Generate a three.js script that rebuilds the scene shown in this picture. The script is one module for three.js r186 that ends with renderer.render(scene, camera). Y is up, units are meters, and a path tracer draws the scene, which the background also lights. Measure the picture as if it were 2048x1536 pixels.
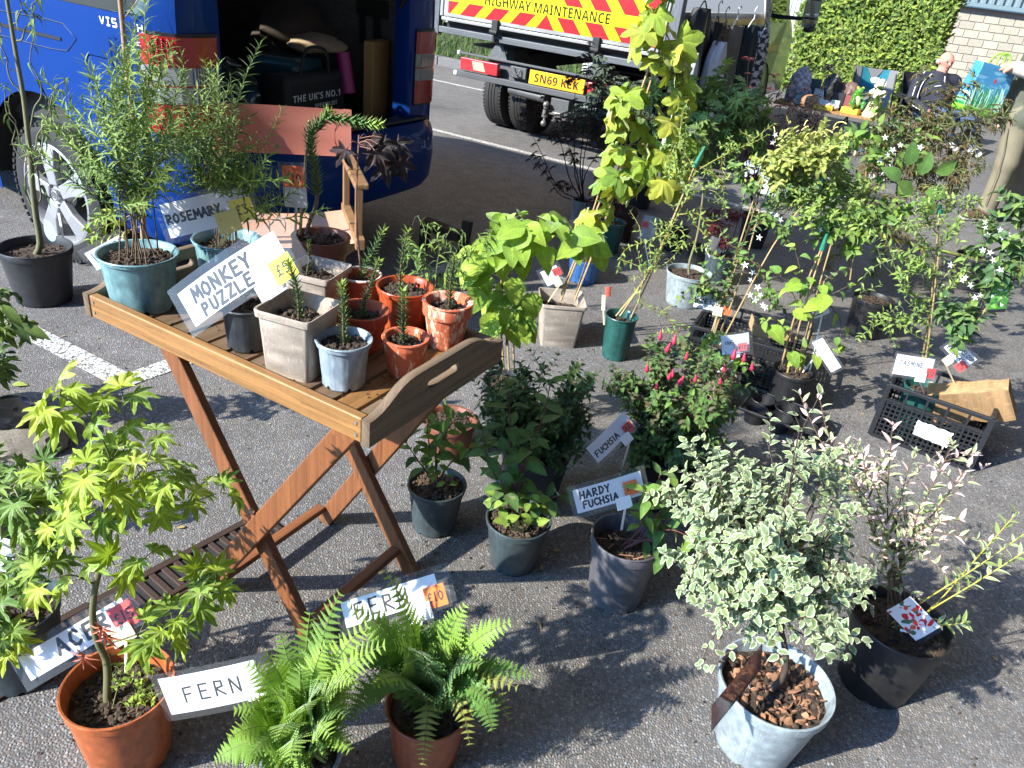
import * as THREE from 'three';
import { Sky } from 'three/addons/objects/Sky.js';
import { MarchingCubes } from 'three/addons/objects/MarchingCubes.js';
import { RoundedBoxGeometry } from 'three/addons/geometries/RoundedBoxGeometry.js';
import { TessellateModifier } from 'three/addons/modifiers/TessellateModifier.js';
import { mergeGeometries, mergeVertices, toCreasedNormals } from 'three/addons/utils/BufferGeometryUtils.js';

// ---------------------------------------------------------------- camera, sky, sun, exposure
const scene = new THREE.Scene();
const EYE = 1.5, PITCH = 29 * Math.PI / 180, ROLL = 7.2 * Math.PI / 180, FPX = 1540;
const camera = new THREE.PerspectiveCamera(2 * Math.atan(768 / FPX) * 180 / Math.PI, 4 / 3, 0.05, 400);
const FWD = new THREE.Vector3(0, -Math.sin(PITCH), -Math.cos(PITCH));
const UP0 = new THREE.Vector3(0, Math.cos(PITCH), -Math.sin(PITCH));
const RGT = new THREE.Vector3(1, 0, 0).multiplyScalar(Math.cos(ROLL)).addScaledVector(UP0, Math.sin(ROLL));
const UPV = new THREE.Vector3(1, 0, 0).multiplyScalar(-Math.sin(ROLL)).addScaledVector(UP0, Math.cos(ROLL));
camera.position.set(0, EYE, 0);
camera.up.copy(UPV);
camera.lookAt(new THREE.Vector3(0, EYE, 0).add(FWD));

const renderer = new THREE.WebGLRenderer();
renderer.toneMapping = THREE.LinearToneMapping;
renderer.toneMappingExposure = 2.4;
renderer.shadowMap.enabled = true;

const SUN = new THREE.Vector3(-0.726, 0.545, 0.42).normalize();
const sky = new Sky();
sky.name = 'sky';
sky.scale.setScalar(300);
sky.userData = { kind: 'structure' };
{
  const u = sky.material.uniforms;
  u.sunPosition.value.copy(SUN);
  u.turbidity.value = 10; u.rayleigh.value = 0.45; u.mieCoefficient.value = 0.005; u.mieDirectionalG.value = 0.8;
  if (u.cloudCoverage) { u.cloudCoverage.value = 0.55; u.cloudDensity.value = 0.5; }
}
scene.add(sky);
scene.environmentIntensity = 0.17;
const sun = new THREE.DirectionalLight(new THREE.Color(1.0, 0.935, 0.8), 5);
sun.name = 'sun';
sun.position.copy(SUN).multiplyScalar(30);
sun.castShadow = true;
sun.shadow.mapSize.set(4096, 4096);
Object.assign(sun.shadow.camera, { left: -14, right: 14, top: 14, bottom: -14, near: 1, far: 80 });
scene.add(sun, sun.target);

// ---------------------------------------------------------------- helpers
const V = (x, y, z) => new THREE.Vector3(x, y, z);
function rng(seed) {
  let a = seed >>> 0;
  return () => { a = (a + 0x6D2B79F5) >>> 0; let t = a; t = Math.imul(t ^ (t >>> 15), t | 1); t ^= t + Math.imul(t ^ (t >>> 7), t | 61); return ((t ^ (t >>> 14)) >>> 0) / 4294967296; };
}
let R = rng(7);
const rnd = (a, b) => a + (b - a) * R();
const pick = a => a[Math.floor(R() * a.length) % a.length];
// a measured image point turned into a place: on the plane z = const, or on a level y = const
const rayOf = (px, py) => V(0, 0, 0).addScaledVector(RGT, (px - 1024) / FPX).addScaledVector(UPV, -(py - 768) / FPX).add(FWD);
const at = (px, py, z) => { const d = rayOf(px, py); return V(0, EYE, 0).addScaledVector(d, z / d.z); };
const onLevel = (px, py, y = 0) => { const d = rayOf(px, py); return V(0, EYE, 0).addScaledVector(d, (y - EYE) / d.y); };

const taken = {};
function numbered(n) { const k = taken[n] = (taken[n] ?? -1) + 1; return k ? n + '_' + String(k).padStart(3, '0') : n; }
function tag(o, label, category, group) { o.userData = { label, category }; if (group) o.userData.group = group; return o; }
function thing(name, label, category, pos = V(0, 0, 0), turn = 0, group) {
  const o = new THREE.Group(); o.name = numbered(name); o.position.copy(pos); o.rotation.y = turn; tag(o, label, category, group); scene.add(o); return o;
}
function part(name, geo, mat, parent, pos) {
  const m = new THREE.Mesh(Array.isArray(geo) ? merge(geo) : geo, mat); m.name = name; m.castShadow = m.receiveShadow = true;
  if (pos) m.position.copy(pos);
  (parent || scene).add(m); return m;
}
function struct(name, geo, mat) { const m = part(numbered(name), geo, mat, scene); m.userData = { kind: 'structure' }; return m; }
function merge(list) {
  const keep = list.some(g => g.attributes.color) ? ['position', 'normal', 'uv', 'color'] : ['position', 'normal', 'uv'];
  const out = list.map(g => {
    let q = g.index ? g.toNonIndexed() : g;
    if (q === g) q = g.clone();
    for (const k of Object.keys(q.attributes)) if (!keep.includes(k)) q.deleteAttribute(k);
    if (!q.attributes.normal) q.computeVertexNormals();
    if (!q.attributes.uv) q.setAttribute('uv', new THREE.BufferAttribute(new Float32Array(q.attributes.position.count * 2), 2));
    if (keep.includes('color') && !q.attributes.color) q.setAttribute('color', new THREE.BufferAttribute(new Float32Array(q.attributes.position.count * 3).fill(1), 3));
    return q;
  });
  return out.length === 1 ? out[0] : mergeGeometries(out);
}
function geo(pos, idx, uv, col) {
  const g = new THREE.BufferGeometry();
  g.setAttribute('position', new THREE.Float32BufferAttribute(pos, 3));
  if (uv) g.setAttribute('uv', new THREE.Float32BufferAttribute(uv, 2));
  if (col) g.setAttribute('color', new THREE.Float32BufferAttribute(col, 3));
  if (idx) g.setIndex(idx);
  g.computeVertexNormals();
  return g;
}
const xf = (g, { p = [0, 0, 0], r = [0, 0, 0], s = 1 } = {}) => {
  const m = new THREE.Matrix4().compose(V(...p), new THREE.Quaternion().setFromEuler(new THREE.Euler(...r)), Array.isArray(s) ? V(...s) : V(s, s, s));
  return g.clone().applyMatrix4(m);
};
function box(w, h, d, x = 0, y = 0, z = 0, rot = [0, 0, 0], bevel = 0) {
  const g = bevel ? new RoundedBoxGeometry(w, h, d, 2, bevel) : new THREE.BoxGeometry(w, h, d);
  return xf(g, { p: [x, y, z], r: rot });
}
// box between corners, uv in metres along its longest side
function bar(a, b, w, t, side = V(0, 1, 0), bevel = 0.004) {
  const d = b.clone().sub(a), L = d.length(); d.normalize();
  const n = side.clone().addScaledVector(d, -side.dot(d)).normalize(), s = V(0, 0, 0).crossVectors(d, n);
  const g = new RoundedBoxGeometry(w, L, t, 2, Math.min(bevel, w * .3, t * .3));
  return g.applyMatrix4(new THREE.Matrix4().makeBasis(s, d, n).setPosition(a.clone().add(b).multiplyScalar(.5)));
}
function tube(pts, r0, r1, radial = 6, seg) {
  const c = pts.length > 2 ? new THREE.CatmullRomCurve3(pts) : new THREE.LineCurve3(pts[0], pts[1]);
  seg = seg || (pts.length > 2 ? Math.max(4, pts.length * 3) : 2);
  const g = new THREE.TubeGeometry(c, seg, 1, radial, false), p = g.attributes.position, w = V(0, 0, 0);
  for (let i = 0; i <= seg; i++) {
    const o = c.getPointAt(i / seg), r = r0 + (r1 - r0) * i / seg;
    for (let j = 0; j <= radial; j++) { const k = i * (radial + 1) + j; w.fromBufferAttribute(p, k).sub(o).multiplyScalar(r).add(o); p.setXYZ(k, w.x, w.y, w.z); }
  }
  return g;
}
// rings of equal point count -> skin (closed round)
function loft(rings, crease = .7, uvs = 1) {
  const n = rings[0].length, pos = [], uv = [], idx = [];
  let h = 0;
  rings.forEach((r, i) => { if (i) h += r[0].distanceTo(rings[i - 1][0]); for (let j = 0; j <= n; j++) { const q = r[j % n]; pos.push(q.x, q.y, q.z); uv.push(j / n * uvs, h * 4); } });
  for (let i = 0; i < rings.length - 1; i++) for (let j = 0; j < n; j++) { const a = i * (n + 1) + j, b = a + n + 1; idx.push(a, b, a + 1, b, b + 1, a + 1); }
  const g = geo(pos, idx, uv);
  return crease ? toCreasedNormals(g, crease) : g;
}
const circ = (r, y, n = 40, f) => Array.from({ length: n }, (_, i) => { const a = -i / n * Math.PI * 2; return V(Math.cos(a) * r, f ? f(a, y) : y, Math.sin(a) * r); });
const rsq = (hw, rad, y, hd = hw, n = 5, f) => { const o = []; [[1, 1], [-1, 1], [-1, -1], [1, -1]].forEach(([sx, sz], q) => { for (let i = 0; i <= n; i++) { const a = (q + i / n) * Math.PI / 2; const x = sx * (hw - rad) + Math.cos(a) * rad, z = sz * (hd - rad) + Math.sin(a) * rad; o.push(V(x, f ? f(x, z, y) : y, z)); } }); return o.reverse(); };

// value noise
function noise2(seed) {
  const r = rng(seed), N = 256, t = new Float32Array(N * N); for (let i = 0; i < t.length; i++) t[i] = r();
  return (x, y, wrap = N) => {
    let xi = Math.floor(x), yi = Math.floor(y), fx = x - xi, fy = y - yi; fx = fx * fx * (3 - 2 * fx); fy = fy * fy * (3 - 2 * fy);
    const g = (a, b) => t[(((a % wrap) + wrap) % wrap) + (((b % wrap) + wrap) % wrap) * N];
    return (g(xi, yi) * (1 - fx) + g(xi + 1, yi) * fx) * (1 - fy) + (g(xi, yi + 1) * (1 - fx) + g(xi + 1, yi + 1) * fx) * fy;
  };
}
const nz = noise2(91);
const fbm = (x, y, o = 4, wrap) => { let s = 0, a = .5, f = 1; for (let i = 0; i < o; i++) { s += a * nz(x * f + i * 7, y * f + i * 3, wrap ? wrap * f : undefined); a *= .5; f *= 2; } return s / (1 - Math.pow(.5, o)); };
function tex(w, h, fn, srgb = true) {
  const d = new Uint8Array(w * h * 4);
  for (let y = 0; y < h; y++) for (let x = 0; x < w; x++) { const c = fn(x, y), k = (y * w + x) * 4; if (Array.isArray(c)) { d[k] = c[0]; d[k + 1] = c[1]; d[k + 2] = c[2]; } else d[k] = d[k + 1] = d[k + 2] = c; d[k + 3] = 255; }
  const t = new THREE.DataTexture(d, w, h); t.wrapS = t.wrapT = THREE.RepeatWrapping; t.magFilter = THREE.LinearFilter; t.minFilter = THREE.LinearMipmapLinearFilter; t.generateMipmaps = true;
  if (srgb) t.colorSpace = THREE.SRGBColorSpace; t.needsUpdate = true; return t;
}
const rep = (t, x, y) => { const c = t.clone(); c.repeat.set(x, y); c.needsUpdate = true; return c; };
function canvasTex(w, h, draw) {
  const c = document.createElement('canvas'); c.width = w; c.height = h; const x = c.getContext('2d'); draw(x, w, h);
  const t = new THREE.CanvasTexture(c); t.colorSpace = THREE.SRGBColorSpace; t.anisotropy = 8; return t;
}
const C = (r, g, b) => new THREE.Color().setRGB(r, g, b);
const std = (c, rough = .7, o = {}) => new THREE.MeshStandardMaterial({ color: Array.isArray(c) ? C(...c) : new THREE.Color(c), roughness: rough, ...o });
const phy = (c, rough = .7, o = {}) => new THREE.MeshPhysicalMaterial({ color: Array.isArray(c) ? C(...c) : new THREE.Color(c), roughness: rough, ...o });
const veinT = tex(128, 256, (x, y) => { const u = Math.abs(x / 128 - .5) * 2, v = y / 256, rib = u < .05 ? 26 : 0, s = Math.abs(((v - u * .22) * 9) % 1 - .5) < .07 && u > .05 ? 16 : 0, f = (fbm(x / 9, y / 9, 3) - .5) * 50 + (fbm(x / 40 + 7, y / 40, 2) - .5) * 40; const g = Math.max(0, Math.min(255, 218 + rib + s + f)); return [Math.min(255, g * (1 + (rib + s) * .002)), g, g * .96]; });
const palmT = tex(256, 256, (x, y) => { const X = x / 128 - 1, Y = y / 128 - 1, a = Math.atan2(X, Y), r = Math.hypot(X, Y); let d = 9; for (const k of [-112, -76, -38, 0, 38, 76, 112]) d = Math.min(d, Math.abs(a - k * Math.PI / 180) * r); const rib = d < .022 ? 28 : 0, f = (fbm(x / 10, y / 10, 3) - .5) * 50 + (fbm(x / 44, y / 44 + 5, 2) - .5) * 44; const g = Math.max(0, Math.min(255, 218 + rib + f)); return [Math.min(255, g * (1 + rib * .002)), g, g * .95]; });
const leafM = (r, g, b, thru = .34, coat = .22, palm) => phy([r * 1.25, g * 1.25, b * 1.25], .97, { map: palm ? palmT : veinT, transmission: thru, thickness: 0, clearcoat: coat, clearcoatRoughness: .42, side: THREE.DoubleSide });

// grime: pale scratches, dust and blotches that belong to the surface
const grimeA = tex(512, 512, (x, y) => { const b = fbm(x / 40, y / 40, 4, 512 / 40 | 0), f = fbm(x / 3, y / 3, 2), s = Math.max(0, fbm(x / 2.2, y / 60, 3) - .66) * 3; return Math.min(255, 216 + (b - .5) * 84 + (f - .5) * 34 + s * 90); });
const speckle = tex(256, 256, (x, y) => 205 + (R() - .5) * 80 + (fbm(x / 20, y / 20, 3) - .5) * 40);
const woodT = tex(512, 512, (x, y) => {
  const w = fbm(x / 26, y / 300, 4), ring = .5 + .5 * Math.sin((x / 26 + w * 5) * 2.6), f = fbm(x / 1.6, y / 46, 2), pore = fbm(x / 1.3 + 40, y / 18, 2) > .74 ? -34 : 0;
  const v = 206 + (w - .5) * 60 + (ring - .5) * 20 + (f - .5) * 46 + pore; return [Math.min(255, v), Math.min(255, v * .985), Math.min(255, v * .95)];
});
const fabricT = tex(128, 128, (x, y) => 214 + (((x % 4) < 2) !== ((y % 4) < 2) ? 16 : -16) + (R() - .5) * 22);
const M = {
  blackPlastic: std([.018, .019, .021], .5, { map: grimeA }), darkGrey: std([.045, .05, .056], .48, { map: grimeA }), slate: std([.06, .085, .095], .46, { map: grimeA }),
  midGrey: std([.13, .13, .145], .46, { map: grimeA }), paleBlue: std([.34, .4, .415], .42, { map: grimeA }), aqua: std([.2, .37, .39], .4, { map: grimeA }), lightBlue: std([.34, .41, .46], .4, { map: grimeA }),
  orangePlastic: std([.52, .135, .04], .42, { map: grimeA }), redOrange: std([.5, .085, .025], .38, { map: grimeA }), taupe: std([.46, .38, .3], .55, { map: grimeA }), bottle: std([.02, .1, .085], .4, { map: grimeA }),
  brown: std([.24, .075, .04], .6, { map: grimeA }), maroon: std([.05, .014, .014], .45, { map: grimeA }), cobalt: std([.04, .14, .4], .4, { map: grimeA }), browny: std([.3, .23, .16], .55, { map: grimeA }),
  stemBrown: std([.12, .08, .045], .8), stemGreen: std([.14, .17, .05], .75), stemRed: std([.12, .035, .03], .7), stemDark: std([.025, .018, .016], .75), stemYellow: std([.33, .3, .05], .65),
  cane: std([.5, .35, .16], .6, { map: rep(grimeA, 1, 3) }), white: std([.8, .8, .78], .5), chrome: std([.6, .6, .6], .3, { metalness: 1 }),
};
const TAU = Math.PI * 2;
// ---------------------------------------------------------------- leaf shapes (unit length along +y, face +z)
function leafGeo({ w = .5, n = 5, fold = .22, droop = .22, p = .75, q = .9, wave = 0, edge, seed = 1, heart = 0 }) {
  const r = rng(seed), pos = [], idx = [], uv = [], col = [], cols = edge ? 5 : 3;
  for (let i = 0; i <= n; i++) {
    const t = i / n, hw = w / 2 * Math.pow(Math.sin(Math.PI * Math.pow(Math.min(.985, .015 + t * .97), p)), q);
    for (let j = 0; j < cols; j++) {
      const s = edge ? [-1, -.6, 0, .6, 1][j] : j - 1, e = Math.abs(s);
      const wv = e > .9 ? wave * (r() - .5) * 2 : 0;
      pos.push(s * hw * (1 + wv), t - droop * droop * t * t * .5 - (t < .25 ? heart * e * (.25 - t) : 0), fold * hw * e - droop * t * t + wv * .12);
      uv.push(s * .5 + .5, t);
      if (edge) { const c = (e > .9 || i === n || (i === 0)) ? edge[1] : e > .5 ? edge[2] || edge[0] : edge[0]; col.push(...c); }
    }
  }
  for (let i = 0; i < n; i++) for (let j = 0; j < cols - 1; j++) { const a = i * cols + j, b = a + cols; idx.push(a, a + 1, b, a + 1, b + 1, b); }
  return geo(pos, idx, uv, edge ? col : null);
}
// lobed leaf: lobes [angle, length], valley radius
function palmate(lobes, valley, shoulder, { cup = .12, teeth = 0, seed = 3 } = {}) {
  const r = rng(seed), pts = [[-Math.PI * .93, .06]];
  lobes.forEach(([a, l], i) => {
    const next = lobes[i + 1], g0 = i ? (a - lobes[i - 1][0]) / 2 : .3, g1 = next ? (next[0] - a) / 2 : .3;
    if (!i) pts.push([a - g0, valley * l]);
    if (teeth) pts.push([a - g0 * .62, (shoulder + valley) / 2 * l * 1.04]);
    pts.push([a - g0 * .42, shoulder * l * (1 + (r() - .5) * .1)]);
    if (teeth) pts.push([a - g0 * .3, (shoulder + .06) * l], [a - g0 * .17, (shoulder * .35 + .65) * l * .98]);
    pts.push([a, l]);
    if (teeth) pts.push([a + g1 * .17, (shoulder * .35 + .65) * l * .98], [a + g1 * .3, (shoulder + .06) * l]);
    pts.push([a + g1 * .42, shoulder * l * (1 + (r() - .5) * .1)]);
    if (teeth) pts.push([a + g1 * .62, (shoulder + valley) / 2 * l * 1.04]);
    pts.push([a + g1, valley * (next ? (l + next[1]) / 2 : l)]);
  });
  pts.push([Math.PI * .93, .06]);
  const pos = [0, 0, 0], uv = [.5, .5], idx = [];
  for (const [a, l] of pts) { const x = Math.sin(a) * l, y = Math.cos(a) * l; pos.push(x * .5, y * .5, cup * .35 * l * (1 - l)); uv.push(.5 + x * .25, .5 + y * .25); }
  for (const [a, l] of pts) { const x = Math.sin(a) * l, y = Math.cos(a) * l; pos.push(x, y, -cup * l * l + (l < .7 ? cup * .5 : 0)); uv.push(.5 + x * .5, .5 + y * .5); }
  const n = pts.length;
  for (let i = 0; i < n - 1; i++) idx.push(0, i + 2, i + 1, i + 1, i + 2, n + i + 2, i + 1, n + i + 2, n + i + 1);
  return geo(pos, idx, uv);
}
const D = Math.PI / 180;
const L = {
  acer: [1, 2, 3].map(s => palmate([[-112 * D, .48], [-76 * D, .72], [-38 * D, .94], [0, 1], [38 * D, .94], [76 * D, .72], [112 * D, .48]], .5, .74, { cup: .1 + s * .08, teeth: 1, seed: s })),
  acerFine: [1, 2].map(s => palmate([[-120 * D, .5], [-80 * D, .75], [-40 * D, .95], [0, 1], [40 * D, .95], [80 * D, .75], [120 * D, .5]], .1, .4, { cup: .25, seed: s })),
  hop: [1, 2, 3].map(s => palmate([[-118 * D, .72], [-56 * D, .92], [0, 1], [56 * D, .92], [118 * D, .72]], .66, .86, { cup: .12 + .1 * s, teeth: 1, seed: s })),
  norway: [1, 2].map(s => palmate([[-105 * D, .6], [-52 * D, .95], [0, 1], [52 * D, .95], [105 * D, .6]], .45, .72, { cup: .35, teeth: 1, seed: s })),
  heart: [0, 1, 2].map(s => leafGeo({ w: .74, n: 7, fold: .22 + .1 * s, droop: .2 + .14 * s, p: .62, heart: .3, wave: .05, seed: s + 1 })),
  ovate: [0, 1, 2].map(s => leafGeo({ w: .5, n: 5, fold: .25 + .12 * s, droop: .15 + .18 * s, p: .72, seed: s + 1 })),
  oval: [0, 1, 2].map(s => leafGeo({ w: .6, n: 5, fold: .2 + .1 * s, droop: .1 + .14 * s, p: .85, seed: s + 1 })),
  lance: [0, 1, 2].map(s => leafGeo({ w: .2, n: 4, fold: .4, droop: .15 + .25 * s, p: .7, seed: s + 1 })),
  curl: [0, 1, 2].map(s => leafGeo({ w: .24, n: 7, fold: .5, droop: .7 + .4 * s, p: .6, seed: s + 1 })),
  small: [0, 1].map(s => leafGeo({ w: .34, n: 3, fold: .3, droop: .2 + .2 * s, p: .75, seed: s + 1 })),
  needle: leafGeo({ w: .15, n: 3, fold: .45, droop: .26, p: .6, q: .6 }),
  spike: leafGeo({ w: .36, n: 2, fold: .5, droop: -.1, p: .45, q: .8 }),
};
const variegated = (mid, edge, inner) => [0, 1, 2].map(s => leafGeo({ w: .58, n: 6, fold: .18 + .12 * s, droop: .1 + .2 * s, p: .82, wave: .16, edge: [mid, edge, inner], seed: s + 5 }));

const UPY = V(0, 1, 0);
function basis(pos, dir, normal, len, wide = 1) {
  const y = dir.clone().normalize(), z = normal.clone().addScaledVector(y, -normal.dot(y));
  if (z.lengthSq() < 1e-6) z.set(y.z, y.x, y.y); z.normalize();
  const x = V(0, 0, 0).crossVectors(y, z);
  return new THREE.Matrix4().makeBasis(x.multiplyScalar(len * wide), y.multiplyScalar(len), z.multiplyScalar(len)).setPosition(pos);
}
const rv = (s = 1) => V(rnd(-s, s), rnd(-s, s), rnd(-s, s));
// the leaves that show largest become parts of their own, the rest one mass
function addLeaves(T, list, name = 'leaf', most = 300) {
  const inv = new THREE.Matrix4().copy(T.matrixWorld.identity().compose(T.position, T.quaternion, T.scale)).invert();
  const eye = camera.position, p = V(0, 0, 0);
  for (const l of list) { p.setFromMatrixPosition(l.m); l.d = p.distanceTo(eye); }
  list.sort((a, b) => a.d - b.d);
  list.slice(0, most).forEach(l => { const m = part(name, l.g, l.mat, T); m.applyMatrix4(l.m.clone().premultiply(inv)); });
  const rest = new Map();
  for (const l of list.slice(most)) { if (!rest.has(l.mat)) rest.set(l.mat, []); rest.get(l.mat).push(l.g.clone().applyMatrix4(l.m.clone().premultiply(inv))); }
  for (const [mat, gs] of rest) { const m = part(name + '_mass', gs, mat, T); m.userData.kind = 'stuff'; }
}
const local = (T, g) => { const inv = new THREE.Matrix4().compose(T.position, T.quaternion, T.scale).invert(); return g.applyMatrix4(inv); };
function addStem(T, tubes, mat, name = 'stem') { return part(name, local(T, merge(tubes)), mat, T); }

// leaves along a curve: opposite pairs or alternate
function along(pts, o, out, stems) {
  const c = pts.length > 2 ? new THREE.CatmullRomCurve3(pts) : new THREE.LineCurve3(pts[0], pts[1]);
  const { n, len, geo: gs, mats, t0 = .15, t1 = 1, pairs = false, out: og = .9, up = .35, petiole = 0, twist = .25, shrink = .3, droop = 0, tip = true, sun = .35 } = o;
  let ang = rnd(0, TAU);
  for (let i = 0; i < n; i++) {
    const t = Math.min(1, t0 + (t1 - t0) * (n > 1 ? i / (n - 1) : 1)), P = c.getPointAt(t), tg = c.getTangentAt(t);
    const a = V(tg.y, tg.z, -tg.x).cross(tg).normalize(), b = V(0, 0, 0).crossVectors(tg, a);
    ang += pairs ? Math.PI / 2 + rnd(-.25, .25) : 2.4 + rnd(-.4, .4);
    for (let k = 0; k < (pairs ? 2 : 1); k++) {
      const th = ang + k * Math.PI, rad = a.clone().multiplyScalar(Math.cos(th)).addScaledVector(b, Math.sin(th));
      const d = rad.multiplyScalar(og).addScaledVector(tg, 1 - og * .5).addScaledVector(UPY, up - droop).add(rv(twist)).normalize();
      const nn = UPY.clone().multiplyScalar(.8).addScaledVector(SUN, sun).addScaledVector(tg, .5).add(rv(twist * 1.4));
      const l = len * rnd(.72, 1.12) * (1 - shrink * t);
      let q = P;
      if (petiole) { q = P.clone().addScaledVector(d, petiole * l).addScaledVector(UPY, petiole * l * .3); if (stems) stems.push(tube([P, q], l * .02 + .0006, .0007, 4, 1)); d.addScaledVector(UPY, -droop * 1.5 - .25).normalize(); }
      out.push({ m: basis(q, d, nn, l), g: pick(gs), mat: pick(mats) });
    }
  }
  if (tip && n > 2) { const P = c.getPointAt(1), tg = c.getTangentAt(1); for (let k = 0; k < 3; k++) out.push({ m: basis(P, tg.clone().add(rv(.5)), UPY.clone().add(rv(.5)), len * .45 * rnd(.7, 1)), g: pick(gs), mat: pick(mats) }); }
}
// bush: stems from base into an ellipsoid, twigs, leaves
function bush(o, out, stems) {
  const { base, c, r, n = 8, twigs = 6, twig = .1, leaf, r0 = .004, lean = .5, fill = .45, spread = .03, twigUp = .3 } = o;
  for (let i = 0; i < n; i++) {
    let d; do { d = rv(1); } while (d.lengthSq() > 1 || d.y < -.75);
    const k = fill + (1 - fill) * R(); d.normalize().multiplyScalar(k);
    const tgt = V(c.x + d.x * r[0], c.y + d.y * r[1], c.z + d.z * r[2]);
    const b = base.clone().add(V(rnd(-spread, spread), 0, rnd(-spread, spread)));
    const mid = b.clone().lerp(tgt, .5).add(V(rnd(-.03, .03), lean * Math.hypot(tgt.x - b.x, tgt.z - b.z) * .5, rnd(-.03, .03)));
    const pts = [b, b.clone().lerp(mid, .5).add(rv(.008)), mid, mid.clone().lerp(tgt, .5).add(rv(.012)), tgt];
    stems.push(tube(pts, r0, r0 * .3, 5, 8));
    along(pts, { ...leaf, t0: .45 }, out, stems);
    const cv = new THREE.CatmullRomCurve3(pts);
    for (let j = 0; j < twigs; j++) {
      const t = rnd(.35, .97), P = cv.getPointAt(t), tg = cv.getTangentAt(t);
      const dd = P.clone().sub(c).normalize().multiplyScalar(.7).add(rv(.8)).addScaledVector(UPY, twigUp).addScaledVector(tg, .4).normalize();
      const e = P.clone().addScaledVector(dd, twig * rnd(.6, 1.3)), m = P.clone().lerp(e, .5).add(rv(twig * .1));
      stems.push(tube([P, m, e], r0 * .4, r0 * .15, 4, 3));
      along([P, m, e], leaf, out, stems);
    }
  }
}
// ---------------------------------------------------------------- pots
function potGeo({ R: Ro, rb, H, lip = .12, step = .004, t = .0035, notch = 6, seg = 48, round = .0025 }) {
  const lh = H * lip, rs = Ro - step, f = (a) => notch && Math.cos(a * notch) > .86 ? .011 : 0, f2 = a => Math.max(.004, f(a));
  const rat = y => rb + (rs - rb) * (y / (H - lh));
  return loft([circ(rb * .55, .014, seg), circ(rb - t, .006, seg, a => .006), circ(rb - .001, 0, seg, f), circ(rb + .0015, .004, seg, f2), circ(rat(.013), .013, seg), circ(rat(H * .35), H * .35, seg), circ(rs - .001, H - lh - .001, seg), circ(rs + step * .8, H - lh + .002, seg), circ(Ro, H - lh + .006, seg), circ(Ro, H - round * 2, seg), circ(Ro + round, H - round, seg), circ(Ro + round * .4, H, seg), circ(Ro - t * .8, H - round * .4, seg), circ(Ro - t * 1.3, H - round * 2, seg), circ(rs - t * 1.6, H - lh, seg), circ(rb - t, .02, seg), circ(.001, .02, seg)], .55, 3);
}
function squareGeo({ R: hw, rb, H, rad = .014, lip = .018, out = .006, notch = true }) {
  const f = (x, z) => notch && Math.min(Math.abs(x), Math.abs(z)) > rb * .3 && Math.min(Math.abs(x), Math.abs(z)) < rb * .62 ? .012 : 0;
  const n = 5;
  return loft([rsq(rb * .4, .005, .01, undefined, n), rsq(rb, rad * .8, 0, undefined, n, f), rsq(rb + .0015, rad * .8, .013, undefined, n), rsq(hw - out, rad, H - lip, undefined, n), rsq(hw - .001, rad, H - lip + .003, undefined, n), rsq(hw, rad, H - .003, undefined, n), rsq(hw - .001, rad, H, undefined, n), rsq(hw - .004, rad, H - .001, undefined, n), rsq(hw - out - .003, rad, H - lip, undefined, n), rsq(rb - .003, rad * .7, .02, undefined, n), rsq(.002, .001, .02, undefined, n)], .6, 3);
}
const soilM = std([1, 1, 1], .95, { vertexColors: true });
function soilGeo(r, y, { seed = 1, crumbs = 130, tone = 1, chips = 0, square = false } = {}) {
  const q = rng(seed * 31 + 5), pos = [], col = [], idx = [], na = 30, nr = 8;
  const cl = () => { const k = (.6 + q() * .8) * tone; return [.045 * k, .03 * k, .02 * k]; };
  for (let i = 0; i <= nr; i++) for (let j = 0; j < na; j++) {
    const a = j / na * TAU, rr = r * i / nr; let x = Math.cos(a) * rr, z = Math.sin(a) * rr;
    if (square) { const m = Math.max(Math.abs(Math.cos(a)), Math.abs(Math.sin(a))); x /= m; z /= m; x *= .95; z *= .95; }
    pos.push(x, y + (fbm(x * 60 + seed * 9, z * 60, 3) - .5) * .02 - (i === nr ? .003 : 0), z); col.push(...cl());
  }
  for (let i = 0; i < nr; i++) for (let j = 0; j < na; j++) { const a = i * na + j, b = i * na + (j + 1) % na, c = a + na, d = b + na; idx.push(a, b, c, b, d, c); }
  const list = [toCreasedNormals(geo(pos, idx, null, col), .3)];
  const bit = new THREE.IcosahedronGeometry(1, 0);
  const put = (s, c, k = [1, 1, 1]) => { const a = q() * TAU, rr = r * .93 * Math.sqrt(q()), g = xf(bit, { p: [Math.cos(a) * rr, y + (q() - .35) * .008, Math.sin(a) * rr], r: [q() * 6, q() * 6, q() * 6], s: [s * k[0], s * k[1], s * k[2]] }); const n = g.attributes.position.count, arr = new Float32Array(n * 3); for (let i = 0; i < n; i++) arr.set(c, i * 3); g.setAttribute('color', new THREE.BufferAttribute(arr, 3)); list.push(g); };
  for (let i = 0; i < crumbs; i++) put(.0018 + q() * q() * .007, cl());
  for (let i = 0; i < crumbs * .18; i++) put(.004 + q() * .006, [.12 * tone, .08 * tone, .045 * tone], [1, .15, .22]);
  for (let i = 0; i < chips; i++) { const k = .6 + q() * .8; put(.007 + q() * .012, [.26 * k, .13 * k, .07 * k], [1, .22, .6]); }
  return merge(list);
}
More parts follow.
